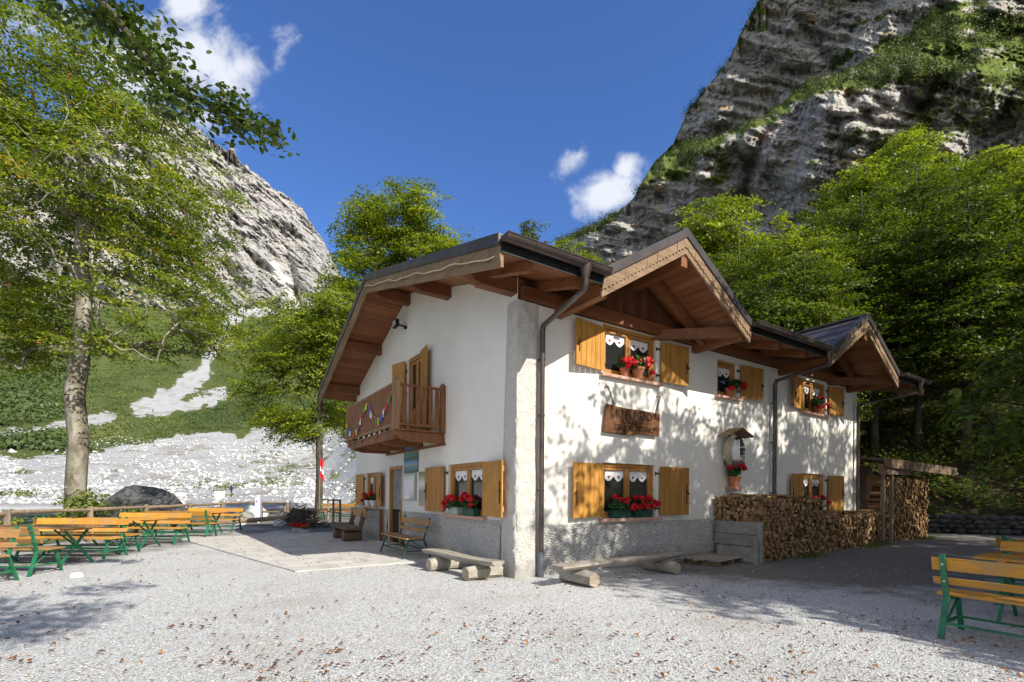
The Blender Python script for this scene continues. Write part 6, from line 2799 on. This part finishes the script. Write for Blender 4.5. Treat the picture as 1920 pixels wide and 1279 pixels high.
def hiker():
    p = unproj(434, 927, 79)
    z = float(terrain_z(p.x, p.y))
    e = empty('person', (p.x, p.y, z), rad(165), 'walker with a purple backpack seen from behind on the riverbed path', 'person')
    verts = {'pelvis': (0, 0, .93), 'waist': (0, .0, 1.1), 'chest': (0, .05, 1.32), 'neck': (0, .08, 1.48), 'head': (0, .11, 1.60), 'crown': (0, .12, 1.72),
             'hl': (-.1, 0, .9), 'kl': (-.11, .14, .5), 'al': (-.11, .04, .09), 'tl': (-.11, .2, .04),
             'hr': (.1, 0, .9), 'kr': (.11, -.02, .5), 'ar': (.12, -.26, .14), 'tr': (.12, -.14, .04),
             'sl': (-.19, .06, 1.42), 'el': (-.26, .0, 1.15), 'wl': (-.24, .16, .96), 'gl': (-.23, .22, .90),
             'sr': (.19, .06, 1.42), 'er': (.27, -.05, 1.15), 'wr': (.26, .08, .94), 'gr': (.25, .13, .87)}
    R_ = dict(pelvis=.15, waist=.14, chest=.16, neck=.06, head=.095, crown=.07, hl=.1, kl=.065, al=.045, tl=.04, hr=.1, kr=.065, ar=.045, tr=.04, sl=.07, el=.05, wl=.035, gl=.03, sr=.07, er=.05, wr=.035, gr=.03)
    ed = [('pelvis', 'waist'), ('waist', 'chest'), ('chest', 'neck'), ('neck', 'head'), ('head', 'crown'), ('pelvis', 'hl'), ('hl', 'kl'), ('kl', 'al'), ('al', 'tl'), ('pelvis', 'hr'), ('hr', 'kr'), ('kr', 'ar'), ('ar', 'tr'),
          ('chest', 'sl'), ('sl', 'el'), ('el', 'wl'), ('wl', 'gl'), ('chest', 'sr'), ('sr', 'er'), ('er', 'wr'), ('wr', 'gr')]
    keys = list(verts)
    me = bpy.data.meshes.new('body')
    me.from_pydata([verts[k] for k in keys], [(keys.index(a), keys.index(b)) for a, b in ed], [])
    me.materials.append(MATS['dark_cloth'])
    o = bpy.data.objects.new('body', me)
    COL.objects.link(o)
    o.parent = e
    sk = o.modifiers.new('skin', 'SKIN')
    for i, k in enumerate(keys):
        me.skin_vertices[0].data[i].radius = (R_[k], R_[k])
        me.skin_vertices[0].data[i].use_root = (k == 'pelvis')
    s = o.modifiers.new('sub', 'SUBSURF')
    s.levels = s.render_levels = 1
    mb = MB()
    mb.box(-.15, .15, -.28, -.06, 1.02, 1.48)
    mb.box(-.11, .11, -.34, -.28, 1.05, 1.32)
    mb.build('backpack', 'purple_cloth', e, bevel=.05)
    mb = MB()
    mb.lathe([(0, .14), (.07, .12), (.1, .05), (.102, -.02), (.08, -.07)], 12, 0, (0, .105, 1.62))
    mb.build('hair', 'hair', e, smooth=True)


hiker()


# ------------------------------------------------------------------ trees
def grow(base, trunk, clusters, rng, r0, gravity=.0, min_r=.006):
    """skeleton: trunk polyline, then every cluster joins the nearest suitable node"""
    nodes = [np.array(p, float) for p in trunk]
    par = [-1] + list(range(len(trunk) - 1))
    tips = []
    C = np.array(clusters, float)
    axis = np.array(trunk[-1], float)[:2]
    order = np.argsort(np.hypot(C[:, 0] - trunk[len(trunk) // 2][0], C[:, 1] - trunk[len(trunk) // 2][1]) + .15 * C[:, 2])
    ti = len(trunk)
    arr = np.zeros((len(clusters) * 4 + ti + 5, 3))
    arr[:ti] = nodes
    cnt = ti
    zmin = trunk[0][2] + (trunk[-1][2] - trunk[0][2]) * .28
    lowok = np.zeros(len(arr), bool)
    lowok[:ti] = arr[:ti, 2] > zmin
    for ci in order:
        c = C[ci]
        d = arr[:cnt] - c
        dist = np.sqrt((d ** 2).sum(1))
        rise = c[2] - arr[:cnt, 2]
        hor = np.hypot(d[:, 0], d[:, 1])
        cost = dist + np.clip(hor * .25 - rise, 0, None) * .9 + np.where(lowok[:cnt], 0, 50)
        k = int(np.argmin(cost))
        a = arr[k]
        L = dist[k]
        prev = k
        if L > .9:
            for t in (.25, .5, .76):
                m = a + (c - a) * t + rng.normal(size=3) * L * .055 + np.array([0, 0, .10 * L * math.sin(t * math.pi)])
                arr[cnt] = m
                lowok[cnt] = True
                par.append(prev)
                prev = cnt
                cnt += 1
        arr[cnt] = c
        lowok[cnt] = True
        par.append(prev)
        tips.append(cnt)
        cnt += 1
    par = np.array(par)
    w = np.zeros(cnt)
    w[tips] = 1
    for i in range(cnt - 1, 0, -1):
        w[par[i]] += w[i]
    rad_ = r0 * (w / max(w[0], 1)) ** .5
    rad_ = np.maximum(rad_, min_r)
    # the trunk keeps its own taper
    for i in range(ti):
        t = i / max(ti - 1, 1)
        rad_[i] = max(rad_[i], r0 * (1 - .78 * t))
    return arr[:cnt], par, rad_, tips


def skeleton_mesh(nodes, par, rr, n=6, trunk_n=0, rmin=0.0):
    """cones along every edge, numpy"""
    idx = np.array([i for i in range(1, len(nodes)) if rr[i] >= rmin])
    A, B = nodes[par[idx]], nodes[idx]
    ra, rb = np.minimum(rr[par[idx]], rr[idx] * 1.9), rr[idx]
    tr = idx < trunk_n
    ra = np.where(tr, rr[par[idx]], ra)
    D = B - A
    D /= np.linalg.norm(D, axis=1, keepdims=True) + 1e-9
    ref = np.where(np.abs(D[:, 2:3]) > .9, np.array([[1.0, 0, 0]]), np.array([[0, 0, 1.0]]))
    S = np.cross(D, ref)
    S /= np.linalg.norm(S, axis=1, keepdims=True) + 1e-9
    T = np.cross(D, S)
    ang = np.linspace(0, 2 * math.pi, n, endpoint=False)
    ring = S[:, None] * np.cos(ang)[None, :, None] + T[:, None] * np.sin(ang)[None, :, None]
    lo = A[:, None] - D[:, None] * 0 + ring * ra[:, None, None]
    hi = B[:, None] + ring * rb[:, None, None]
    V = np.concatenate([lo, hi], 1).reshape(-1, 3)
    m = len(idx)
    base = (np.arange(m) * 2 * n)[:, None]
    k = np.arange(n)[None]
    k2 = (k + 1) % n
    Q = np.stack([base + k, base + k2, base + n + k2, base + n + k], -1).reshape(-1, 4)
    return V, Q


def in_crown(rng, ell, n, gap=0.0, gseed=0, shell=.5):
    out = []
    vol = np.array([e[3] * e[4] * e[5] for e in ell]) ** .75
    vol = vol / vol.sum()
    while len(out) < n:
        e = ell[rng.choice(len(ell), p=vol)]
        d = rng.normal(size=3)
        d /= np.linalg.norm(d)
        r = rng.random() ** shell
        p = np.array(e[:3]) + d * r * np.array(e[3:6])
        if gap and fbm(np.array([p[0] * .55 + gseed]), np.array([p[1] * .55]), np.array([p[2] * .9]), 2)[0] < gap:
            continue
        out.append(p)
    return out


def make_tree(name, label, group, base, trunk, ell, ncl, lpc, lsize, r0, seed, mat='beech_leaf', bark='beech_bark', rc=.62, gap=-.25,
              flat=.22, droop=.25, forced=None, shell=.5, tintshift=0.0, cat='tree', trunk_pts=None, bark_cross=8):
    rng = np.random.default_rng(seed)
    e = empty(name, base, 0, label, cat, group)
    cl = in_crown(rng, ell, ncl, gap, seed, shell)
    if forced:
        cl += [np.array(f, float) for f in forced]
    nodes, par, rr, tips = grow(base, trunk, cl, rng, r0)
    rr[0] *= 1.25
    V, Q = skeleton_mesh(nodes, par, rr, bark_cross, len(trunk))
    quads_obj('trunk', V, Q, bark, e, smooth=True)
    P0 = nodes[tips]
    cx = np.mean(P0, 0)
    m = lpc
    nt = len(P0)
    # each spray is a flattened tilted disc, sloping away from the trunk
    ax = P0 - np.array([trunk[-1][0], trunk[-1][1], 0])
    out = ax.copy()
    out[:, 2] = 0
    out /= np.linalg.norm(out, axis=1, keepdims=True) + 1e-6
    nrm = np.tile(np.array([[0, 0, 1.0]]), (nt, 1)) + out * droop * rng.uniform(.2, 1.6, (nt, 1)) + rng.normal(size=(nt, 3)) * .22
    nrm /= np.linalg.norm(nrm, axis=1, keepdims=True)
    a = rng.normal(size=(nt, m, 3))
    a /= np.linalg.norm(a, axis=2, keepdims=True)
    a *= (rng.random((nt, m, 1)) ** .45) * rc * rng.uniform(.6, 1.3, (nt, 1, 1))
    along = (a * nrm[:, None]).sum(2, keepdims=True)
    a = a - nrm[:, None] * along * (1 - flat)
    Pl = (P0[:, None] + a).reshape(-1, 3)
    Nl = (nrm[:, None] + rng.normal(size=(nt, m, 3)) * .42).reshape(-1, 3)
    v, q = leaf_cards(Pl, Nl, lsize, rng, .66)
    # tint: by spray plus by leaf (whole sprays turn yellow)
    ts = rng.random((nt, 1)) ** 1.25
    t = np.clip(ts * .62 + rng.random((nt, m)) * .36 + tintshift, 0, 1).reshape(-1)
    t = np.where(rng.random(len(t)) < .006, 1.0, t)
    quads_obj('crown', v, q, mat, e, tint=t)
    return e


def build_trees():
    # big beech on the left; coordinates are local to its base
    b = (-14.3, 15.9, 0)
    make_tree('beech_tree', 'large spreading beech with pale thick trunk behind the left fence', 'trees round the hut', b,
              [(0, 0, -.2), (-.05, 0, 1.6), (.0, .05, 3.2), (-.12, 0, 4.6), (-.05, .1, 5.8), (.0, .2, 7.5), (-.1, .2, 9.5), (.1, .2, 11.5), (-.2, .1, 13.5), (0, 0, 15.2)],
              [(.1, .3, 10.0, 5.4, 4.6, 4.6), (-3.2, -.5, 9.5, 3.8, 3.5, 4.2), (3.0, .2, 6.9, 2.6, 2.8, 1.9), (3.2, 0, 9.7, 2.4, 2.4, 1.9), (.8, -1.0, 6.6, 2.6, 2.0, 1.3), (0, 0, 14.2, 3.8, 3.6, 2.8), (-3.5, 0, 14.5, 3.2, 3, 2.5), (2.2, .2, 12.6, 2.0, 2.2, 1.2), (-2.6, .5, 6.4, 2.4, 2.2, 1.0)],
              1450, 74, .108, .28, 41, rc=.66, gap=-.03, flat=.14, droop=.3, forced=[(-1.6, -.3, 5.4), (-2.8, -.5, 5.9), (-3.6, -.6, 6.3)])
    # low leafy shoots round its base and shrubs behind the fence
    # slender tree beside the terrace
    b = (-11.2, 28.0, 0)
    make_tree('slender_tree', 'slender tree with drooping foliage between the riverbed and the gable', 'trees round the hut', b,
              [(0, 0, -.2), (.05, 0, 2.5), (0, 0, 5.0), (.1, 0, 7.5), (0, .1, 10), (.1, 0, 12.2)],
              [(-1.6, 0, 10.2, 3.0, 2.6, 2.4), (-2.9, -.2, 7.2, 2.0, 1.8, 1.9), (1.3, 0, 11.4, 2.2, 2.2, 1.9), (.6, 0, 8.2, 1.8, 1.8, 1.6), (-1.4, 0, 5.4, 2.4, 2.0, 1.1), (1.6, 1.5, 6.0, 1.6, 1.6, 1.6)],
              760, 56, .15, .20, 52, mat='beech_leaf_bright', bark='dark_bark', rc=.8, gap=-.08, droop=.6, flat=.14)
    # tall tree behind the house, left of the roof
    b = (-7.6, 31.0, 0)
    make_tree('tall_tree', 'tall tree with airy bright crown rising behind the gable roof', 'trees round the hut', b,
              [(0, 0, -.2), (0, 0, 4), (.3, 0, 8), (.6, 0, 12), (1.0, 0, 15), (1.6, 0, 18.5)],
              [(1.3, 0, 18.9, 3.2, 2.6, 2.3), (3.3, 0, 17.4, 1.8, 1.8, 1.4), (-1.9, 0, 18.4, 2.0, 2.0, 2.0), (-2.3, 0, 14.6, 2.8, 2.4, 2.6), (.7, 0, 15.6, 3.2, 2.4, 1.6), (-3.0, 0, 11.0, 2.2, 2, 2.6), (-3.0, 0, 7.4, 2.0, 2, 2.2)],
              1000, 56, .155, .30, 63, mat='beech_leaf_bright', bark='dark_bark', rc=.8, gap=-.06, flat=.14)
    # small tree tops over the ridge
    b = (1.6, 40.0, float(terrain_z(1.6, 40.0)))
    make_tree('small_conifer', 'pale feathery tree top seen above the hut roof ridge', 'trees round the hut', b,
              [(0, 0, -.2), (0, 0, 6), (0, 0, 12), (0, 0, 17.2)],
              [(-.2, 0, 16.2, 1.2, 1.3, 1.6), (-.2, 0, 14.4, 1.9, 2.0, 1.6), (.3, 0, 12.2, 2.3, 2.2, 1.6)],
              190, 46, .17, .2, 71, mat='shrub_leaf', bark='dark_bark', rc=.6, gap=-.3)
    b = (5.2, 36.0, float(terrain_z(5.2, 36.0)))
    make_tree('small_beech', 'small bright tree crown between the roof gutter and the cliff', 'trees round the hut', b,
              [(0, 0, -.2), (0, 0, 5), (0, 0, 10), (.1, 0, 13.8)],
              [(-1.2, 0, 14.0, 1.5, 1.5, 1.1), (.3, 0, 12.9, 1.9, 1.8, 1.1), (1.2, 0, 11.5, 1.8, 1.8, 1.2), (-.6, 0, 11.0, 2.2, 2.0, 1.3)],
              190, 46, .15, .18, 72, mat='beech_leaf_bright', bark='dark_bark', rc=.62, gap=-.3)

    # forest behind and right of the house: each with its own place, five crowns shared
    protos = []
    rng = np.random.default_rng(5)
    specs = [
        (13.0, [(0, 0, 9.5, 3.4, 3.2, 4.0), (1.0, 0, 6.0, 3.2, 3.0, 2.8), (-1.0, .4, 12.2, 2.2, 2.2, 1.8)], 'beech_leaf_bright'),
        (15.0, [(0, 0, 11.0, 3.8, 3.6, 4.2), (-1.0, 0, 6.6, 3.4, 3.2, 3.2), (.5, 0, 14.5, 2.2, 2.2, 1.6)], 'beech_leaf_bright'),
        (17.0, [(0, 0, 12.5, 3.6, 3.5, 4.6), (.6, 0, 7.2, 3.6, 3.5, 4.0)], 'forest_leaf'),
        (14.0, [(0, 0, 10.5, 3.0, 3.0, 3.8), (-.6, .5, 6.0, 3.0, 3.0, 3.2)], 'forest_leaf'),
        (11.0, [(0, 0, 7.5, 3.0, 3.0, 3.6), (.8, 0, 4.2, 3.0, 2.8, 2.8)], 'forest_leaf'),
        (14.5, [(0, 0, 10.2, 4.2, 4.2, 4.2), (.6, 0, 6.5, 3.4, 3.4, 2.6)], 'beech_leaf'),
    ]
    for k, (h, ell, m) in enumerate(specs):
        e = make_tree('forest_tree', 'x', 'forest trees on the slope behind the hut', (0, 0, 0),
                      [(0, 0, -1.0), (.1, 0, h * .25), (-.1, .1, h * .5), (.1, 0, h * .75), (0, 0, h)],
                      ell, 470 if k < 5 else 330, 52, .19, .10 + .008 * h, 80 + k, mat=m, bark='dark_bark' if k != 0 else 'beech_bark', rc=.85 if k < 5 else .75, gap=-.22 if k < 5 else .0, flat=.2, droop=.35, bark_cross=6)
        protos.append(e)
    used = set()

    def put(k, px, Y, z=None, s=1.0, rz=0.0, label=None, X=None, group='forest trees on the slope behind the hut'):
        src = protos[k]
        o = src if k not in used else copy_tree(src)
        used.add(k)
        x = (px - 960) / F * Y if X is None else X
        o.location = (x, Y, float(terrain_z(x, Y)) if z is None else z)
        o.rotation_euler = (0, 0, rz)
        o.scale = (s, s, s)
        tag(o, label, 'tree', group)
        return o
    # named, visible ones: (proto, px, Y, top row in photo) -> scale from the wanted top
    tops = [13.9, 16.0, 17.0, 14.2, 11.1, 14.3]

    def put_top(k, px, Y, ytop, rz, label, smax=1.7):
        x = (px - 960) / F * Y
        zb = float(terrain_z(x, Y))
        want = CAMZ + (HOR + (px - 960) * ROLL - ytop) / F * Y
        s = min(max((want - zb) / tops[k], .5), smax)
        return put(k, px, Y, zb, s, rz, label)
    put_top(0, 1368, 30, 372, .3, 'bright beech directly right of the nearer gable apex')
    put_top(1, 1690, 37, 245, 1.2, 'tallest bright tree in front of the cliff on the right')
    put_top(0, 1580, 35, 330, 2.2, 'bright tree left of the tallest tree on the right')
    put_top(1, 1860, 33, 275, 3.0, 'tall dark green tree at the right edge below the cliff')
    put_top(0, 1470, 28, 432, 4.0, 'bright yellow green tree between the two roof gables')
    put_top(1, 1330, 42, 440, 5.0, 'half hidden tree behind the nearer gable apex')
    put_top(0, 1525, 27, 455, .9, 'low bright tree above the gutter between the gables')
    put_top(3, 1775, 31, 345, 2.6, 'dense green tree left of the dark tree at the right edge')
    put_top(2, 1950, 27, 300, .2, 'very dark tree cut by the right picture edge')
    put_top(3, 1640, 26, 430, 1.4, 'dark tree above the farther gable')
    put_top(4, 1440, 24, 520, 1.4, 'low tree close behind the roof between the gables')
    put_top(2, 1720, 25.5, 470, .7, 'dark tree right of the farther gable')
    rng = np.random.default_rng(17)
    pos = []
    tries = 0
    while len(pos) < 62 and tries < 4000:
        tries += 1
        Y = rng.uniform(23.5, 62)
        px = rng.uniform(1250, 2250)
        x = (px - 960) / F * Y
        if hill_dist(x, Y) < 1.2:
            continue
        if any(math.hypot(x - a, Y - b_) < 2.9 for a, b_ in pos):
            continue
        pos.append((x, Y))
        # keep the tops below the silhouette of the named trees
        px_ = 960 + F * x / Y
        sil = np.interp(px_, [1250, 1300, 1368, 1430, 1520, 1560, 1640, 1690, 1760, 1800, 1860, 1920, 2300], [460, 430, 390, 430, 430, 400, 300, 262, 290, 310, 285, 280, 250])
        zb = float(terrain_z(x, Y))
        want = CAMZ + (HOR + (px_ - 960) * ROLL - (sil + rng.uniform(5, 60))) / F * Y
        k = int(rng.choice([2, 3, 4, 2, 3, 1]))
        s = (want - zb) / tops[k]
        if s < .42:
            pos.pop()
            continue
        o = put(k, px_, Y, zb, min(s, 1.45), rng.uniform(0, 6.28), 'tree among the many deep in the shaded forest behind the hut')
        o['group'] = 'forest trees deep in the shade'
    # trees outside the right and behind the camera, whose shade dapples the wall and yard
    def shade(k, q, w, s, rz, label):
        x, y = q * .675 + w * .738, q * .738 - w * .675
        o = put(k, 0, y, 0.0, s, rz, label, X=x, group='trees shading the yard from the right')
        return o
    shade(5, 10.6, 10.4, .95, .4, 'beech outside the right picture edge that dapples the hut wall')
    shade(5, 15.2, 12.0, 1.05, 1.9, 'second beech outside the right picture edge')
    shade(5, 20.5, 10.5, 1.0, 3.1, 'third beech outside the right picture edge')
    shade(3, 26.5, 8.5, 1.0, 4.4, 'fourth beech outside the right picture edge')
    shade(5, 9.9, 4.2, .78, 1.2, 'low airy tree over the orange benches outside the right edge')
    shade(5, 14.6, 5.4, .85, 5.2, 'low tree just outside the right picture edge')
    shade(5, 11.4, 6.4, .72, 2.9, 'airy tree outside the right edge between the low trees')
    shade(4, 10.2, 2.4, .62, 2.2, 'small dense tree just beyond the right picture edge')
    shade(4, 8.7, 7.2, .8, 3.6, 'low dense tree behind the camera on the right')
    shade(2, 34.0, 12.0, 1.2, 2.1, 'dark tree outside the right edge beside the stone wall')
    shade(3, 42.0, 18.0, 1.4, 4.1, 'dark tree outside the right edge on the slope')


build_trees()


def overhang():
    """beech behind the camera whose bough hangs into the top left"""
    rng = np.random.default_rng(91)
    e = empty('overhanging_beech', (-3.8, -2.6, 0), 0, 'near beech bough with large dark leaves hanging into the top left sky', 'tree', 'trees round the hut')
    base = np.array([-3.8, -2.6, 0])
    # bough path through photo positions
    way = [(60, -160, 4.4), (130, -60, 4.6), (215, 30, 4.8), (262, 95, 4.9), (305, 140, 5.0), (350, 175, 5.1), (405, 205, 5.2), (450, 222, 5.25), (500, 245, 5.3), (530, 268, 5.35)]
    bough = [np.array(unproj(*w)) - base for w in way]
    trunk = [np.array(p) for p in ((0, 0, -.2), (.05, 0, 2.5), (0, .1, 5.0), (-.1, .3, 7.0), (-.3, .9, 8.2))]
    mid = [trunk[-1] + (bough[0] - trunk[-1]) * t for t in (.35, .7)]
    path = trunk + mid + bough
    mb = MB()
    n = len(path)
    rs = [.26, .22, .19, .15, .10, .075, .06] + list(np.linspace(.045, .006, len(bough)))
    mb.tube([tuple(p) for p in path], rs, 10)
    lb = np.array([1.3, -.7, 7.0]) - base
    mb.tube([tuple(trunk[-2]), tuple(trunk[-2] * .5 + lb * .5 + [0, 0, .5]), tuple(lb)], [.09, .06, .015], 8)
    twigs = []
    Ps, Ns, Ss = [], [], []
    # twigs along the visible bough
    side_targets = [((262, 95), (232, 140)), ((250, 80), (200, 20)), ((230, 50), (160, 10)), ((305, 140), (330, 60)), ((300, 130), (290, 90)), ((262, 95), (275, 150)),
                    ((350, 175), (300, 205)), ((350, 175), (385, 150)), ((405, 205), (430, 160)), ((405, 205), (395, 245)), ((405, 205), (455, 175)),
                    ((450, 222), (470, 200)), ((450, 222), (440, 250)), ((500, 245), (520, 235)), ((500, 245), (490, 262)), ((280, 110), (240, 60)),
                    ((260, 90), (265, 30)), ((240, 60), (250, -10)), ((200, 20), (120, 20)), ((215, 30), (190, 70)), ((170, -10), (230, -20)), ((150, -40), (90, 20)),
                    ((330, 160), (270, 180)), ((320, 150), (310, 215)), ((130, -60), (60, -10)), ((450, 222), (415, 235)), ((350, 175), (345, 215))]
    def P(px, py, dy=0.0):
        Y = 4.7 + (px - 100) / 430 * .65 + dy
        return np.array(unproj(px, py, Y)) - base
    for (a, b) in side_targets:
        dy = rng.uniform(-.25, .25)
        A, B = P(*a), P(*b, dy)
        M_ = (A + B) / 2 + rng.normal(size=3) * .02 + [0, 0, .03]
        mb.tube([tuple(A), tuple(M_), tuple(B)], [.011, .007, .004], 5)
        twigs.append((A, M_, B))
    for i in range(len(bough) - 1):
        twigs.append((bough[i], (bough[i] + bough[i + 1]) / 2, bough[i + 1]))
    mb.build('trunk', 'dark_bark', e, smooth=True)
    for A, M_, B in twigs:
        L = np.linalg.norm(B - A)
        k = int(24 + L * 60)
        t = rng.uniform(.1, 1.08, k)
        c = A[None] * (1 - t[:, None]) + B[None] * t[:, None]
        off = rng.normal(size=(k, 3)) * [.085, .10, .045] + [0, 0, -.02]
        Ps.append(c + off)
        Ns.append(rng.normal(size=(k, 3)) * .55 + [0, 0, 1.0])
    P_, N_ = np.concatenate(Ps), np.concatenate(Ns)
    # oval leaves of six corners
    n = len(P_)
    N_ /= np.linalg.norm(N_, axis=1, keepdims=True)
    a = rng.normal(size=(n, 3))
    T = a - (a * N_).sum(1, keepdims=True) * N_
    T /= np.linalg.norm(T, axis=1, keepdims=True)
    B_ = np.cross(N_, T)
    s = rng.uniform(.055, .088, n)[:, None]
    V = np.empty((n, 6, 3))
    for i, (u, v, w) in enumerate(((-.5, 0, 0), (-.18, .33, .05), (.22, .27, .05), (.55, 0, -.03), (.22, -.27, .05), (-.18, -.33, .05))):
        V[:, i] = P_ + T * s * u + B_ * s * v + N_ * s * w
    q = np.arange(n * 6).reshape(n, 6)
    quads_obj('crown', V.reshape(-1, 3), q, 'near_leaf', e, tint=np.clip(rng.random(n) * .8, 0, 1))
    # upper crown above and behind the camera: it shades the yard at the lower left
    Pl, Nl = [], []
    for (c, r_, m) in (((-1.6, .2, 6.6), 1.0, 500), ((-2.4, -.8, 7.6), 1.3, 700), ((-4.3, -3.0, 9.0), 2.6, 3200), ((-.4, -.6, 6.8), .8, 420), ((1.3, -.7, 7.0), 1.0, 620), ((.3, -.2, 7.2), .6, 160), ((2.0, -1.6, 7.3), .8, 260), ((1.0, .9, 7.2), .6, 160)):
        d = rng.normal(size=(m, 3))
        d /= np.linalg.norm(d, axis=1, keepdims=True)
        Pl.append(np.array(c) - base + d * (rng.random((m, 1)) ** .4) * r_ * [1, 1, .35])
        Nl.append(rng.normal(size=(m, 3)) * .5 + [0, 0, 1])
    v, q = leaf_cards(np.concatenate(Pl), np.concatenate(Nl), .13, rng, .66)
    quads_obj('crown', v, q, 'beech_leaf', e, tint=rng.random(len(q)) * .8)


overhang()


def shrubs():
    rng = np.random.default_rng(44)
    items = [
        (-13.6, 14.8, 1.5, 1.5, 'leafy shrub at the foot of the big beech', 900),
        (-14.6, 13.2, 1.6, 1.7, 'broad leafy shrub left of the big beech trunk', 900),
        (-12.9, 16.6, 1.0, 1.1, 'small bush between the beech and the dark boulder', 420),
        (-15.4, 12.2, 1.4, 1.5, 'shrub at the left picture edge behind the fence', 700),
        (-13.4, 19.2, .7, .8, 'small green sprout in front of the dark boulder', 220),
        (-11.4, 25.4, .8, .7, 'low green plant below the short fence', 260),
        (-10.9, 24.4, .6, .5, 'tiny green plant between the short fence posts', 160),
        (-8.9, 30.0, 1.7, 2.3, 'dark green bush at the corner behind the gable end', 900),
        (-9.6, 31.5, 1.5, 1.6, 'pale bush left of the gable end corner', 600),
    ]
    for i, (x, y, r, h, lab, n) in enumerate(items):
        e = empty('shrub', (x, y, 0), 0, lab, 'shrub', 'shrubs at the yard edge')
        bl = []
        for k in range(7):
            a = rng.uniform(0, 6.28)
            q = rng.random() ** .6 * r * .7
            bl.append((q * math.cos(a), q * math.sin(a), rng.uniform(.25, .9) * h, r * rng.uniform(.3, .5), r * rng.uniform(.3, .5), h * rng.uniform(.1, .2)))
        foliage('leaves', 'shrub_leaf', e, bl, n, .12, 200 + i, up=1.0)
        mb = MB()
        for b_ in bl:
            mb.tube([(0, 0, 0), (b_[0] * .4, b_[1] * .4, b_[2] * .6), (b_[0], b_[1], b_[2])], [.025, .016, .006], 5)
        mb.build('stems', 'dark_bark', e)
    # undergrowth on the forest slope, too many to count
    n = 2600
    Y = rng.uniform(19, 48, n)
    X = rng.uniform(.62, 1.25, n) * Y
    d = hill_dist(X, Y)
    ok = (d > .9) & (fbm(X * .3, Y * .3, 3, 3) > -.15)
    X, Y = X[ok], Y[ok]
    Z = terrain_z(X, Y)
    m = 26
    sz = rng.uniform(.35, 1.0, len(X))[:, None, None]
    q = rng.normal(size=(len(X), m, 3)) * sz * [.7, .7, .35]
    q[..., 2] = np.abs(q[..., 2]) + .15
    P = (np.stack([X, Y, Z], -1)[:, None] + q).reshape(-1, 3)
    N_ = (rng.normal(size=q.shape) * .5 + [0, -.2, 1.0]).reshape(-1, 3)
    v, qd = leaf_cards(P, N_, .17, rng, .66)
    o = quads_obj('undergrowth', v, qd, 'forest_leaf', tint=rng.random(len(qd)))
    tag(o, 'green undergrowth covering the shaded forest slope', 'undergrowth', kind='stuff')
    # grass at the foot of the firewood
    n = 1600
    s = rng.uniform(5.9, 17.5, n)
    ofs = np.maximum(.6, 1.2 - .075 * (s - 5.7)) + np.abs(rng.normal(0, .16, n)) + .05
    k = fbm(s * .9, s * 0, 4, 3) > -.05
    s, ofs = s[k], ofs[k]
    X = HC.x + RV.x * s - LV.x * ofs
    Y = HC.y + RV.y * s - LV.y * ofs
    h = rng.uniform(.04, .13, len(s))
    a = rng.uniform(0, 6.28, len(s))
    w = .012
    V = np.empty((len(s), 4, 3))
    V[:, 0] = np.stack([X - w * np.cos(a), Y - w * np.sin(a), np.zeros_like(X)], -1)
    V[:, 1] = np.stack([X + w * np.cos(a), Y + w * np.sin(a), np.zeros_like(X)], -1)
    V[:, 2] = np.stack([X + h * .5 * np.sin(a) + .003, Y, h], -1)
    V[:, 3] = np.stack([X + h * .5 * np.sin(a) - .003, Y, h], -1)
    o = quads_obj('grass', V.reshape(-1, 3), np.arange(len(s) * 4).reshape(-1, 4), 'shrub_leaf', tint=rng.random(len(s)))
    tag(o, 'short green grass along the foot of the firewood stack', 'grass', kind='stuff')


shrubs()
